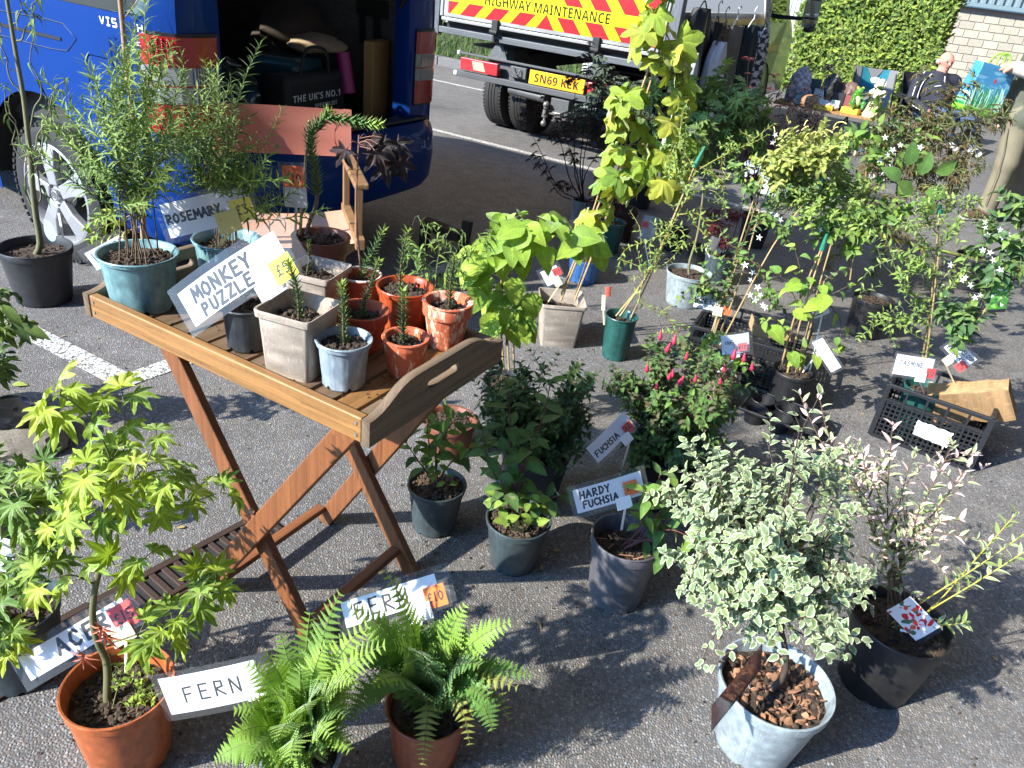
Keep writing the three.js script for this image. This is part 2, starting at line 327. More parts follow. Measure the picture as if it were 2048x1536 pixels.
function potted(name, label, category, base, p, mat, { soil = .8, turn = 0, square = false, group, so = {}, tilt } = {}) {
  const T = thing(name, label, category, base, 0, group);
  const P = part('pot', square ? squareGeo(p) : potGeo(p), mat, T); P.rotation.y = turn;
  const y = p.H * soil, r = (square ? p.rb + (p.R - .006 - p.rb) * soil : p.rb + (p.R - (p.step ?? .004) - p.rb) * Math.min(1, soil / (1 - (p.lip ?? .12)))) - .005;
  const S = part('soil', soilGeo(r, y, { seed: taken[name] + name.length * 3, square, ...so }), soilM, T); S.rotation.y = turn;
  T.userData.top = undefined; delete T.userData.top;
  return { T, top: base.clone().setY(base.y + y), y, r };
}
// ---------------------------------------------------------------- ground
const GRID = 28 * D, gs = V(Math.cos(GRID), 0, Math.sin(GRID)), gn = V(-Math.sin(GRID), 0, Math.cos(GRID));
const TILE = 1.25;
const asphalt = (() => {
  const S = 1024, N = 176, q = rng(77), cx = new Float32Array(N * N), cy = new Float32Array(N * N), ct = new Float32Array(N * N), cw = new Float32Array(N * N);
  for (let i = 0; i < N * N; i++) { cx[i] = q(); cy[i] = q(); ct[i] = q(); cw[i] = q() - .5; }
  const hgt = new Float32Array(S * S), tone = new Float32Array(S * S), wm = new Float32Array(S * S);
  for (let y = 0; y < S; y++) for (let x = 0; x < S; x++) {
    const u = x / S * N, v = y / S * N, iu = Math.floor(u), iv = Math.floor(v); let f1 = 9, f2 = 9, id = 0;
    for (let b = -1; b <= 1; b++) for (let a = -1; a <= 1; a++) { const k = ((iu + a + N) % N) + ((iv + b + N) % N) * N, dx = iu + a + cx[k] - u, dy = iv + b + cy[k] - v, d = dx * dx + dy * dy; if (d < f1) { f2 = f1; f1 = d; id = k; } else if (d < f2) f2 = d; }
    const e = Math.min(1, (Math.sqrt(f2) - Math.sqrt(f1)) * 2.1);
    hgt[y * S + x] = e * (.35 + .65 * ct[id]); tone[y * S + x] = e < .22 ? -.5 : (ct[id] - .5); wm[y * S + x] = cw[id];
  }
  const big = (x, y) => fbm(x / 64, y / 64, 4, 16) - .5;
  return {
    map: tex(S, S, (x, y) => { const k = y * S + x, t = tone[k], b = big(x, y), g = 170 + t * 62 + b * 34 + (t > .44 ? 22 : 0); return [Math.min(255, g + wm[k] * 12), Math.min(255, g), Math.min(255, g - wm[k] * 8 + 1)]; }),
    bump: tex(S, S, (x, y) => 20 + 225 * hgt[y * S + x], false),
  };
})();
const asphaltM = std([.335, .318, .302], .9, { map: asphalt.map, bumpMap: asphalt.bump, bumpScale: .0026, vertexColors: true });
{
  // one sheet: fine cells near the market, coarse ones out to the horizon
  const xs = [], zs = []; for (let x = -90; x < -10; x += 10) xs.push(x); for (let x = -10; x < 12; x += .22) xs.push(x); for (let x = 12; x <= 100; x += 11) xs.push(x);
  for (let z = -110; z < -16; z += 9) zs.push(z); for (let z = -16; z < 4; z += .22) zs.push(z); for (let z = 4; z <= 60; z += 8) zs.push(z);
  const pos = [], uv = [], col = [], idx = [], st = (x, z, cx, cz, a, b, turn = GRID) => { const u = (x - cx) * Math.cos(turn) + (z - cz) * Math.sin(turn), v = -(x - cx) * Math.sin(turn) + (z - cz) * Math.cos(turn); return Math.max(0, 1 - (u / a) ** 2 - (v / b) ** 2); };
  for (const z of zs) for (const x of xs) {
    pos.push(x, 0, z); uv.push(x / TILE, z / TILE);
    const n = fbm(x * .9 + 40, z * .9 + 40, 4) - .5, f = fbm(x * 3.1, z * 3.1, 3);
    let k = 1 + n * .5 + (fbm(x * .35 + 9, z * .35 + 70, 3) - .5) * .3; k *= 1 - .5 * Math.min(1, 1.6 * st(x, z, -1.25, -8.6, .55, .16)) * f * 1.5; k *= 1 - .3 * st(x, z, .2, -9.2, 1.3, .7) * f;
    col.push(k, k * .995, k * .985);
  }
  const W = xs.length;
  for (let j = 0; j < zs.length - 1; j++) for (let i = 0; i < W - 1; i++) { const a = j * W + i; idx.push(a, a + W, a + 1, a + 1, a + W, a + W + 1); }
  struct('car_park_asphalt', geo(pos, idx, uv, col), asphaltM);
}
// painted bay lines, worn through along the cracks
const wornA = tex(512, 512, (x, y) => { const c = Math.abs(fbm(x / 34, y / 34, 3) - .5), f = fbm(x / 5, y / 5, 3); return c < .022 || f > .66 || f + (fbm(x / 90, y / 90, 2) - .5) * .7 > .71 ? 12 : 255; }, false);
const paintMap = tex(256, 256, (x, y) => { const f = fbm(x / 14, y / 14, 3); return 226 + (f - .5) * 60 + (R() - .5) * 20; });
const paintM = std([.72, .71, .67], .75, { map: paintMap, alphaMap: wornA, transparent: true, bumpMap: asphalt.bump, bumpScale: .002 });
const paintFarM = paintM;
function line(a, b, w, m) {
  const d = b.clone().sub(a), Ln = d.length(); d.normalize(); const s = V(-d.z, 0, d.x).multiplyScalar(w / 2);
  const P = [a.clone().add(s), a.clone().sub(s), b.clone().add(s), b.clone().sub(s)], pos = []; P.forEach(p => pos.push(p.x, .004, p.z));
  const o = rnd(0, 1); struct('bay_line', geo(pos, [0, 2, 1, 1, 2, 3], [0, o, w / .5, o, 0, o + Ln / .5, w / .5, o + Ln / .5]), m);
}
{
  const K = V(-1.395, 0, -2.36);
  line(K.clone().addScaledVector(gs, -5), K.clone().addScaledVector(gs, .045), .09, paintM);
  const kd = V(.535, 0, -.845); line(K.clone().addScaledVector(kd, .046), K.clone().addScaledVector(kd, 5.1), .09, paintM);
  const f = V(-.1, 0, -6.86);
  line(f.clone().addScaledVector(gs, -5), f.clone().addScaledVector(gs, 2.2), .075, paintFarM);
  const g2 = V(-1.2, 0, -10.2); line(g2.clone().addScaledVector(gs, -3), g2.clone().addScaledVector(gs, 3.2), .08, paintFarM);
}
// ---------------------------------------------------------------- channel drain with cast gratings
{
  const ironT = tex(256, 256, (x, y) => { const f = fbm(x / 12, y / 12, 4), g = fbm(x / 3, y / 3, 2); return [150 + f * 90, 128 + f * 80 + g * 10, 118 + f * 66]; });
  const iron = std([.085, .06, .055], .72, { map: ironT, metalness: .25, bumpMap: ironT, bumpScale: .0012 });
  const d = V(.563, 0, -.826), turn = Math.atan2(-d.z, d.x), c0 = V(-.84, 0, -1.395).addScaledVector(d, -1.12), W = .118;
  const pit = part(numbered('drain_channel'), box(1.5, .006, W + .012, .75, .003, 0), std([.02, .019, .018], .9), scene);
  pit.userData.kind = 'structure'; pit.position.copy(c0); pit.rotation.y = turn;
  // the gratings lie a little proud of the asphalt
  for (let i = 0; i < 3; i++) {
    const T = thing('drain_grating', ['rusty iron drain grating half hidden by the slate acer pot', 'rusty cast iron drain grating under the acer sign', 'rusty slotted iron drain grating beneath the crossed table legs'][i], 'grating', c0.clone().addScaledVector(d, .25 + i * .5), turn);
    const top = .013;
    part('frame', [box(.488, .012, .016, 0, top - .006, W / 2 - .008, [0, 0, 0], .003), box(.488, .012, .016, 0, top - .006, -W / 2 + .008, [0, 0, 0], .003), box(.018, .012, W - .034, -.235, top - .0065, 0, [0, 0, 0], .003), box(.018, .012, W - .034, .235, top - .0065, 0, [0, 0, 0], .003), box(.488, .006, .008, 0, top - .008, W / 2 + .006), box(.488, .006, .008, 0, top - .008, -W / 2 - .006)], iron, T);
    const bg = new RoundedBoxGeometry(.017, .011, W - .03, 2, .003);
    for (let k = 0; k < 13; k++) part('bar', bg, iron, T, V(-.204 + k * .034, top - .0065, 0));
  }
}
// ---------------------------------------------------------------- grass bank and kerb behind the lorry
const O_T = V(-.481, 0, -8.063);
const grassM = [leafM(.05, .1, .02), leafM(.07, .13, .025), leafM(.1, .13, .04)];
{
  const kb = V(-1.2, 0, -11.6), kern = std([.2, .19, .18], .85, { map: speckle });
  const kerb = thing('kerb', 'grey concrete kerb edging the grass bank behind the lorry', 'kerb', kb, -GRID);
  for (let i = -9; i < 3; i++) part('kerb_stone', box(.905, .24, .13, i * .915, .0, 0, [0, 0, 0], .012), kern, kerb);
  const pos = [], idx = [], uv = [], nu = 40, nv = 12;
  for (let j = 0; j <= nv; j++) for (let i = 0; i <= nu; i++) { const u = -9 + 11.6 * i / nu, v = -.07 - 5 * j / nv, p = kb.clone().addScaledVector(gs, u).addScaledVector(gn, v); pos.push(p.x, .09 + .08 * (-v) * .9 * Math.min(1, -v) + (fbm(u * 2, v * 2, 3) - .5) * .1, p.z); uv.push(u, v); }
  for (let j = 0; j < nv; j++) for (let i = 0; i < nu; i++) { const a = j * (nu + 1) + i; idx.push(a, a + 1, a + nu + 1, a + 1, a + nu + 2, a + nu + 1); }
  struct('grass_bank', geo(pos, idx, uv), std([.06, .085, .025], .95, { map: speckle }));
  const blade = leafGeo({ w: .12, n: 2, fold: .3, droop: .3, p: .4, q: .6 }), im = new THREE.InstancedMesh(blade, std([.07, .12, .03], .9, { side: THREE.DoubleSide }), 9000), m = new THREE.Matrix4();
  for (let i = 0; i < 9000; i++) { const u = rnd(-6, 2.5), v = -rnd(.08, 3.4), p = kb.clone().addScaledVector(gs, u).addScaledVector(gn, v); p.y = .08 + .07 * (-v) * Math.min(1, -v); im.setMatrixAt(i, basis(p, UPY.clone().add(rv(.6)), rv(1), rnd(.06, .16))); im.setColorAt(i, C(rnd(.6, 1.2), rnd(.7, 1.2), rnd(.5, 1))); }
  im.name = numbered('grass'); im.userData = { kind: 'stuff', label: 'rough dark grass on the bank behind the lorry', category: 'grass' }; scene.add(im);
}
// ---------------------------------------------------------------- hedge
{
  const a = at(1548, 215, -13.2).setY(0), z0 = a.clone();
  const T = thing('hedge', 'tall clipped green hedge behind the bric-a-brac table', 'hedge', z0, -GRID);
  const len = 2.06, hgt = 1.98, dep = 1.3;
  const core = []; for (let i = 0; i < 26; i++) { const u = .2 + (len - .4) * i / 25; core.push(tube([V(u, 0, -.6), V(u + rnd(-.1, .1), hgt * .5, -.6 + rnd(-.2, .2)), V(u + rnd(-.2, .2), hgt * .9, -.6 + rnd(-.2, .2))], .03, .008, 5)); for (let k = 0; k < 7; k++) { const y = rnd(.2, 2), e = V(u + rnd(-.5, .5), y + rnd(.1, .4), -.6 + rnd(-.6, .6)); core.push(tube([V(u, y, -.6), e], .012, .004, 4)); } }
  part('branches', core, M.stemBrown, T);
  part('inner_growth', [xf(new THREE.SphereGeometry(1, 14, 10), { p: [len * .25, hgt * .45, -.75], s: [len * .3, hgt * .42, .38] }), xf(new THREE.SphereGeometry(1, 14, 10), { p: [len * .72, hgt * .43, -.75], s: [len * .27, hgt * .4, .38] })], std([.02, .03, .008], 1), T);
  const N = 26000, g = leafGeo({ w: .5, n: 2, fold: .3, droop: .2 }), cols = [C(.13, .21, .02), C(.2, .29, .025), C(.28, .36, .035), C(.08, .15, .02), C(.24, .28, .05)];
  const im = new THREE.InstancedMesh(g, phy([1, 1, 1], .96, { transmission: .3, clearcoat: .15, clearcoatRoughness: .5, side: THREE.DoubleSide }), N);
  for (let i = 0; i < N; i++) {
    const u = rnd(0, len), f = R(); let y, w, nrm;
    const top = hgt + .75 * Math.max(0, 1 - Math.abs(u - .45) / 1.0) + (fbm(u * 2.2, 7, 3) - .5) * .35 - .12 * Math.max(0, u - 1.6);
    if (f < .62) { y = rnd(.03, 1) * top; w = .08 * Math.sin(u * 5 + y * 3) + .16 * (fbm(u * 4, y * 4, 2) - .5) - Math.abs(rnd(-.22, .22)); nrm = gn.clone().multiplyScalar(1); }
    else if (f < .8) { y = top - Math.abs(rnd(-.15, .15)); w = -rnd(0, dep); nrm = UPY.clone(); }
    else { y = rnd(.03, 1) * top; w = -rnd(0, dep); }
    let uu = u; if (f >= .8) { uu = len - Math.abs(rnd(-.2, .2)) + .14 * (fbm(w * 4, y * 4, 2) - .5); nrm = gs.clone(); }
    const p = V(uu, y, w), n2 = V(f >= .8 ? 1 : 0, f >= .62 && f < .8 ? 1 : .35, f < .62 ? 1 : 0).add(rv(.8)), dir = V(rnd(-1, 1), rnd(-.2, 1.2), rnd(-.1, .8));
    im.setMatrixAt(i, basis(p, dir, n2, rnd(.045, .1))); im.setColorAt(i, pick(cols));
  }
  im.name = 'foliage'; im.userData.kind = 'stuff'; T.add(im);
  // climbing roses over the top
  const fl = new THREE.InstancedMesh(new THREE.IcosahedronGeometry(.022, 0), std([.8, .74, .6], .8), 90);
  for (let i = 0; i < 90; i++) fl.setMatrixAt(i, new THREE.Matrix4().makeTranslation(rnd(.2, 1.9), rnd(1.9, 2.75), rnd(-.2, .12)));
  fl.name = 'blossom'; fl.userData.kind = 'stuff'; T.add(fl);
}
// ---------------------------------------------------------------- building with block wall and ribbed cladding
{
  const o = at(1868, 190, -17.6).setY(0), T = thing('building', 'industrial building with cream block wall under ribbed grey cladding', 'building', o, -GRID * .55);
  const block = [0, 1, 2, 3].map(i => std([.54 + .045 * i, .475 + .038 * i, .36 + .026 * i], .9, { map: speckle }));
  const bw = .275, bh = .148, wallH = 1.48, x1 = 2.72;
  part('wall', box(x1 + 6, wallH, .2, (x1 - 6) / 2, wallH / 2, -.116), std([.36, .32, .25], .95), T);
  const bg = new RoundedBoxGeometry(bw - .012, bh - .012, .02, 1, .004);
  let cnt = 0;
  for (let r = 0; r < 10; r++) for (let k = -2; k < 11; k++) { const x = (k + .5 + (r % 2) * .5) * bw; if (x > x1 - bw * .3 || cnt > 299) continue; const m = part('block', bg, pick(block), T, V(x, (r + .5) * bh, -.006)); m.position.z += rnd(-.0015, .0015); cnt++; }
  // cladding: folded sheets
  const ribs = (x0, x2, y0, y1, z, pitch, dep) => { const pos = [], idx = []; let n = 0; for (let x = x0; x < x2; x += pitch) { const prof = [[0, 0], [.38, 0], [.5, dep], [.86, dep], [1, 0]]; for (const [t, d] of prof) { pos.push(x + t * pitch, y0, z + d, x + t * pitch, y1, z + d); n++; } } for (let i = 0; i < n - 1; i++) idx.push(i * 2, i * 2 + 2, i * 2 + 1, i * 2 + 1, i * 2 + 2, i * 2 + 3); return toCreasedNormals(geo(pos, idx), .3); };
  part('grey_cladding', ribs(.02, 9.2, wallH + .19, 4.6, .1, .152, .05), std([.2, .26, .27], .45, { metalness: .2 }), T);
  part('corner_flashing', box(.2, 3.1, .16, -.1, wallH + .19 + 1.55, .06), std([.2, .25, .27], .45, { metalness: .2 }), T);
  part('drip_trim', [box(9.4, .07, .2, 4.5, wallH + .15, .06, [0, 0, 0], .006)], std([.16, .22, .23], .5), T);
  part('soffit', box(8.9, .1, .02, 4.3, wallH + .05, .012), std([.2, .15, .12], .9), T);
  part('white_cladding', ribs(-6, -.22, 1.0, 4.6, .02, .085, .03), std([.66, .68, .7], .5), T);
  part('downpipe', box(.1, wallH + .0, .08, x1 + .05, wallH / 2, .06, [0, 0, 0], .02), std([.8, .8, .78], .5), T);
  part('door', box(2.6, wallH, .06, x1 + 1.6, wallH / 2, -.03, [0, 0, 0], .01), std([.12, .17, .18], .5), T);
  part('side_wall', box(.2, 4.5, 6, 9.1, 2.25, -3.1), std([.3, .33, .33], .8), T);
  part('roof', box(15.4, .1, 6.4, 1.5, 4.66, -3.0), std([.25, .26, .27], .7), T);
}
// ---------------------------------------------------------------- blue van, boot open
// local axes: x to the rear, y up, z out of the left flank; origin on the ground under the rear axle at the left flank
const BV = 27 * D;
function bendFlank(g, side) {   // flank: barrel below the waist, leaning in above it
  const p = g.attributes.position;
  for (let i = 0; i < p.count; i++) {
    const x = p.getX(i), y = p.getY(i), z = p.getZ(i);
    let k = -.05 * Math.max(0, .62 - y) ** 2 * 4 - .16 * Math.max(0, y - 1.1) ** 1.6 - .05 * Math.max(0, y - 1.55);
    const rear = Math.max(0, x - .62), front = Math.max(0, -3.0 - x); k -= rear * rear * 1.6 + front * front * .6;
    p.setZ(i, z + k * side);
  }
  return toCreasedNormals(mergeVertices(g), .5);
}
function tyre(r, w, rimR, mat, T, name, pos, axis) {   // tyre with shoulders and tread grooves, axis along local z unless 'x'
  const pr = [[rimR, -w * .42], [rimR + .012, -w * .48], [r - .04, -w * .5], [r - .012, -w * .44], [r - .002, -w * .34], [r, -w * .3]];
  const full = [...pr]; for (const q of [-.18, -.02, .14]) full.push([r, w * q], [r - .008, w * (q + .008)], [r - .008, w * (q + .03)], [r, w * (q + .038)]); full.push(...pr.slice().reverse().map(([a, b]) => [a, -b]));
  const g = toCreasedNormals(loft(full.map(([rr, ww]) => Array.from({ length: 56 }, (_, i) => { const a = -i / 56 * TAU; return V(Math.cos(a) * rr, Math.sin(a) * rr, ww); })), 0), .5);
  const blocks = []; const n = 60; for (let i = 0; i < n; i++) for (const s of [-1, 1]) { const a = i / n * TAU; blocks.push(xf(new THREE.BoxGeometry(.02, .012, w * .15), { p: [Math.cos(a) * (r - .009), Math.sin(a) * (r - .009), s * w * .41], r: [0, 0, a + Math.PI / 2] })); }
  const q = merge([g, ...blocks]); if (axis === 'x') q.rotateY(Math.PI / 2);
  return part(name, q, mat, T, pos);
}
const rubber = std([.022, .021, .021], .82, { map: grimeA });
{
  const hubP = V(-2.177, 0, -3.349), T = thing('van', 'blue panel van parked with its boot open behind the plant table', 'van', hubP, -BV);
  const paint = phy([.001, .03, .17], .5, { clearcoat: .28, clearcoatRoughness: .04, specularIntensity: .15 }), black = std([.008, .008, .01], .55), trim = std([.02, .021, .024], .5);
  const X1 = .84, XF = -3.56, W = 1.79, RW = .36;
  const shape = holes => {
    const s = new THREE.Shape(); s.moveTo(X1, .36); s.lineTo(X1, 1.78); s.lineTo(-1.9, 1.8); s.lineTo(-2.75, 1.12); s.lineTo(XF, .9); s.lineTo(XF, .3); s.lineTo(-2.68 - RW - .1, .22);
    s.absarc(-2.68, .31, RW + .08, Math.PI - .15, .15, true); s.lineTo(-RW - .1, .24); s.absarc(0, .33, RW + .075, Math.PI - .15, .15, true); s.lineTo(X1, .36); holes.forEach(h => s.holes.push(h)); return s;
  };
  const rr = (x0, y0, x1, y1, r) => { const p = new THREE.Path(); p.moveTo(x0 + r, y0); p.lineTo(x1 - r, y0); p.absarc(x1 - r, y0 + r, r, -Math.PI / 2, 0); p.lineTo(x1, y1 - r); p.absarc(x1 - r, y1 - r, r, 0, Math.PI / 2); p.lineTo(x0 + r, y1); p.absarc(x0 + r, y1 - r, r, Math.PI / 2, Math.PI); p.lineTo(x0, y0 + r); p.absarc(x0 + r, y0 + r, r, Math.PI, Math.PI * 1.5); return p; };
  const tes = new TessellateModifier(.07, 7);
  const flat = (s, d = .003) => { const g = new THREE.ExtrudeGeometry(s, { depth: d, bevelEnabled: false, curveSegments: 20 }); return tes.modify(g.index ? g.toNonIndexed() : g); };
  const win = rr(-.55, 1.15, .76, 1.66, .05), fuel = rr(.392, .845, .56, .978, .035);
  for (const side of [1, -1]) {
    const g = flat(shape(side > 0 ? [win, fuel] : [win])); g.translate(0, 0, -.003);
    if (side < 0) { g.scale(1, 1, -1); const ix = g.attributes.position; for (let i = 0; i < ix.count; i += 3) { const a = [ix.getX(i), ix.getY(i), ix.getZ(i)]; ix.setXYZ(i, ix.getX(i + 1), ix.getY(i + 1), ix.getZ(i + 1)); ix.setXYZ(i + 1, ...a); } g.translate(0, 0, -W); }
    part('flank', bendFlank(g, side), paint, T);
    const ws = new THREE.Shape(win.getPoints(10)), wg = flat(ws, .004); wg.translate(0, 0, side > 0 ? -.012 : -W + .008);
    part('side_window', bendFlank(wg, side), phy([.02, .028, .03], .05, { clearcoat: 1, clearcoatRoughness: .02 }), T);
  }
  // fuel flap set in its opening, sliding door rail recess and rail
  const fs = new THREE.Shape(rr(.396, .849, .556, .974, .032).getPoints(10)); const fg = flat(fs, .003); fg.translate(0, 0, -.0045); part('fuel_flap', bendFlank(fg, 1), paint, T);
  const fb = flat(new THREE.Shape(rr(.385, .84, .567, .985, .036).getPoints(8)), .002); fb.translate(0, 0, -.016); part('flap_recess', bendFlank(fb, 1), black, T);
  const seam = (pts, r = .0028) => tube(pts.map(([x, y]) => V(x, y, .0005 - .16 * Math.max(0, y - 1.1) ** 1.6)), r, r, 5, pts.length * 4);
  part('door_rail', [box(.9, .012, .006, -.2, 1.008, .001), ], black, T);
  part('panel_seam', [seam([[-1.2, 1.056], [-.3, 1.06], [.3, 1.066], [.345, 1.05], [.345, 1.0], [.31, .975], [-.3, .965], [-1.2, .955]]), seam([[-.62, .3], [-.62, .95], [-.62, 1.7]])], std([.006, .02, .07], .5), T);
  // wheels: tyre > rim, spokes, cap
  const alloy = std([.42, .42, .43], .42, { metalness: .6 }), hole = std([.012, .012, .012], .8);
  for (const [x, z, f] of [[0, -.11, 1], [-2.68, -.11, 1], [0, -W + .11, -1], [-2.68, -W + .11, -1]]) {
    const Wl = tyre(.318, .2, .222, rubber, T, 'wheel', V(x, .316, z));
    const rim = part('rim', loft([[.222, -.08], [.226, .085], [.232, .097], [.222, .1], [.212, .085], [.206, .03], [.2, -.07]].map(([r, w]) => Array.from({ length: 48 }, (_, i) => { const a = -i / 48 * TAU; return V(Math.cos(a) * r, Math.sin(a) * r, w * f); })), .5), alloy, Wl);
    part('brake_disc', xf(new THREE.CylinderGeometry(.2, .2, .02, 32), { r: [Math.PI / 2, 0, 0], p: [0, 0, .0] }), hole, Wl);
    for (let k = 0; k < 5; k++) {
      const s = new THREE.Shape(); s.moveTo(-.026, .05); s.lineTo(-.03, .12); s.lineTo(-.05, .208); s.quadraticCurveTo(0, .218, .05, .208); s.lineTo(.03, .12); s.lineTo(.026, .05); s.closePath();
      const hs = new THREE.ExtrudeGeometry(s, { depth: .022, bevelEnabled: true, bevelThickness: .006, bevelSize: .005, bevelSegments: 2 }); hs.translate(0, 0, .045); const p = hs.attributes.position; for (let i = 0; i < p.count; i++) p.setZ(i, (p.getZ(i) + .03 - .2 * (p.getY(i) - .1) ** 2 * 4) * 1); hs.rotateZ(k / 5 * TAU + .12); if (f < 0) hs.rotateY(Math.PI); hs.computeVertexNormals(); part('spoke', hs, alloy, Wl);
    }
    part('hub', xf(new THREE.CylinderGeometry(.058, .064, .05, 28), { r: [Math.PI / 2 * f, 0, 0], p: [0, 0, .066 * f] }), alloy, Wl);
    for (let k = 0; k < 5; k++) { const a = (k + .5) / 5 * TAU + .12 + Math.PI / 2; part('bolt_hole', xf(new THREE.CylinderGeometry(.012, .012, .006, 12), { r: [Math.PI / 2, 0, 0], p: [Math.cos(a) * .052, Math.sin(a) * .052, .092 * f] }), hole, Wl); }
    part('centre_cap', [xf(new THREE.CylinderGeometry(.027, .029, .012, 24), { r: [Math.PI / 2 * f, 0, 0], p: [0, 0, .098 * f] })], std([.3, .3, .31], .3, { metalness: .6 }), Wl);
    part('emblem', [xf(new THREE.TorusGeometry(.021, .0022, 6, 24), { p: [0, 0, .1045 * f] }), ...[[-.012, .012, -.004, -.012], [-.004, -.012, 0, 0], [0, 0, .004, -.012], [.004, -.012, .012, .012], [-.006, .018, 0, .004], [0, .004, .006, .018]].map(([a, b, c, d]) => tube([V(a, b, .105 * f), V(c, d, .105 * f)], .0018, .0018, 4))], alloy, Wl);
    part('wheel_arch_liner', xf(new THREE.CylinderGeometry(.435, .435, .26, 32, 1, true, -Math.PI / 2, Math.PI), { r: [-Math.PI / 2, 0, 0], p: [x, .33, z - .04 * f] }), std([.012, .012, .013], .9, { side: THREE.DoubleSide }), T);
  }
  // tailgate frame: rear posts, lamps, sill, bumper
  const post = z0 => {   // rear post section swept up, from outer corner inward
    const sg = z0 > -.5 ? 1 : -1, zz = k => z0 - sg * k, rings = []; for (let i = 0; i <= 10; i++) { const y = .5 + 1.28 * i / 10, ln = (.16 * Math.max(0, y - 1.1) ** 1.6 + .05 * Math.max(0, y - 1.55)) + .077; rings.push([[.835, ln], [.848, ln + .05], [.85, .2], [.846, .27], [.82, .285], [.74, .285], [.72, .2], [.74, ln + .02]].map(([x, k]) => V(x, y, zz(k)))); if (sg > 0) rings[i].reverse(); }
    return loft(rings, .6);
  };
  part('rear_post', post(0), paint, T); part('rear_post', post(-W), paint, T);
  const lens = phy([.34, .002, .006], .25, { clearcoat: .4, clearcoatRoughness: .03 }), clear = phy([.3, .31, .33], .12, { clearcoat: 1, clearcoatRoughness: .03, metalness: .35 });
  for (const sg of [1, -1]) {
    const zz = k => (sg > 0 ? -k : -W + k);
    const slab = (y0, y1, m, o, dz = 0) => { const rings = []; for (let i = 0; i <= 4; i++) { const y = y0 + (y1 - y0) * i / 4; const r = [[.70 - dz, .012 - o], [.79, .022 - o], [.845 + o, .07], [.866 + o, .13], [.868 + o, .235], [.855, .25], [.76, .22], [.7 - dz, .05]].map(([x, k]) => V(x, y, zz(k))); if (sg > 0) r.reverse(); rings.push(r); } const n = rings[0].length, ctr = q => q.map(() => q.reduce((a, b) => a.clone().add(b), V(0, 0, 0)).multiplyScalar(1 / n)); return loft([ctr(rings[0]), ...rings, ctr(rings[4])], .5); };
    const lamp = part('tail_lamp', slab(.74, 1.095, 0, 0, -.0), lens, T);
    part('indicator_lens', slab(.925, .988, 0, .003, -.004), clear, lamp); part('reversing_lens', slab(.857, .917, 0, .003, -.004), clear, lamp);
    const flutes = []; for (let k = 0; k < 9; k++) for (const y of [.957, .887]) flutes.push(xf(new THREE.CylinderGeometry(.004, .004, .06, 6), { p: [.8735, y, zz(.12 + k * .0125)] })); part('lens_flute', flutes, clear, lamp);
    const dots = []; for (let k = 0; k < 11; k++) for (let j = 0; j < 4; j++) dots.push(xf(new THREE.SphereGeometry(.0055, 6, 4), { p: [.775 + j * .018, .998 + k * .0085, zz(.0165 + j * .009)] })); part('reflector_bead', dots, lens, lamp);
    part('lamp_surround', slab(.73, 1.107, 0, -.004, .012), black, T);
  }
  const bumpPath = []; { const hc = [[.46, .004], [.6, .006], [.72, .004], [.8, -.03], [.86, -.09], [.89, -.18], [.905, -.35], [.91, -.6]]; bumpPath.push(...hc, [.912, -W / 2], ...hc.slice().reverse().map(([x, z]) => [x, -W - z])); }
  const bc = new THREE.CatmullRomCurve3(bumpPath.map(([x, z]) => V(x, 0, z))), bump = [];
  for (let i = 0; i <= 48; i++) { const p = bc.getPointAt(i / 48), t = bc.getTangentAt(i / 48), n = V(-t.z, 0, t.x).multiplyScalar(-1); if (n.x * (p.x - .2) + n.z * (p.z + W / 2) < 0) n.multiplyScalar(-1); bump.push([[-.1, .655], [-.02, .645], [.0, .62], [.016, .57], [.02, .45], [.006, .33], [-.03, .28], [-.14, .3], [-.14, .6]].map(([o, y]) => V(p.x + n.x * o, y, p.z + n.z * o))); }
  part('rear_bumper', loft(bump, .6), paint, T);
  part('bumper_step', box(.1, .012, 1.5, .83, .662, -W / 2, [0, 0, 0], .004), trim, T);
  part('number_plate_recess', box(.012, .14, .62, .884, .48, -W / 2, [0, 0, 0], .004), black, T);
  part('tow_eye_cover', box(.01, .05, .05, .884, .56, -.55, [0, 0, 0], .004), std([.25, .25, .24], .4), T);
  // load bay
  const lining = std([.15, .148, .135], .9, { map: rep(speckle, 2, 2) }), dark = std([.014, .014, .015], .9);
  part('load_floor', box(2.0, .03, W - .2, -.2, .6, -W / 2), dark, T);
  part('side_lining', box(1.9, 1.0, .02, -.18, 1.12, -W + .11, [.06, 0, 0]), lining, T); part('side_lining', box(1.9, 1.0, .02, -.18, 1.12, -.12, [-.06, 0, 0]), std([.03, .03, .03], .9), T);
  part('bulkhead', box(.02, 1.2, W - .26, -1.15, 1.2, -W / 2), std([.035, .037, .034], .9), T);
  part('roof', [box(2.9, .03, W - .3, -.5, 1.79, -W / 2, [0, 0, 0], .01)], paint, T);
  part('headlining', box(2.6, .01, W - .34, -.4, 1.765, -W / 2), std([.3, .3, .29], .9), T);
  part('floor_pan', box(4.2, .05, W - .3, -1.4, .3, -W / 2), dark, T);
  part('bonnet', [box(.9, .04, W - .2, -3.1, 1.0, -W / 2, [0, 0, .22], .02), box(.04, .5, W - .2, -3.54, .62, -W / 2, [0, 0, 0], .02)], paint, T);
  part('windscreen', box(1.12, .01, W - .36, -2.32, 1.45, -W / 2, [0, 0, .675]), phy([.02, .025, .028], .05, { clearcoat: 1 }), T);
  for (const g of [box(.22, .09, .003, .46, 1.16, -W + .132, [.06, 0, 0]), box(.04, .17, .003, .4, 1.06, -W + .1405, [.06, 0, 0]), box(.045, .15, .003, .5, 1.07, -W + .14, [.06, 0, 0]), box(.04, .2, .003, -.6, 1.3, -W + .126, [.06, 0, 0])]) part('black_tape', g, std([.014, .017, .012], .6), T);
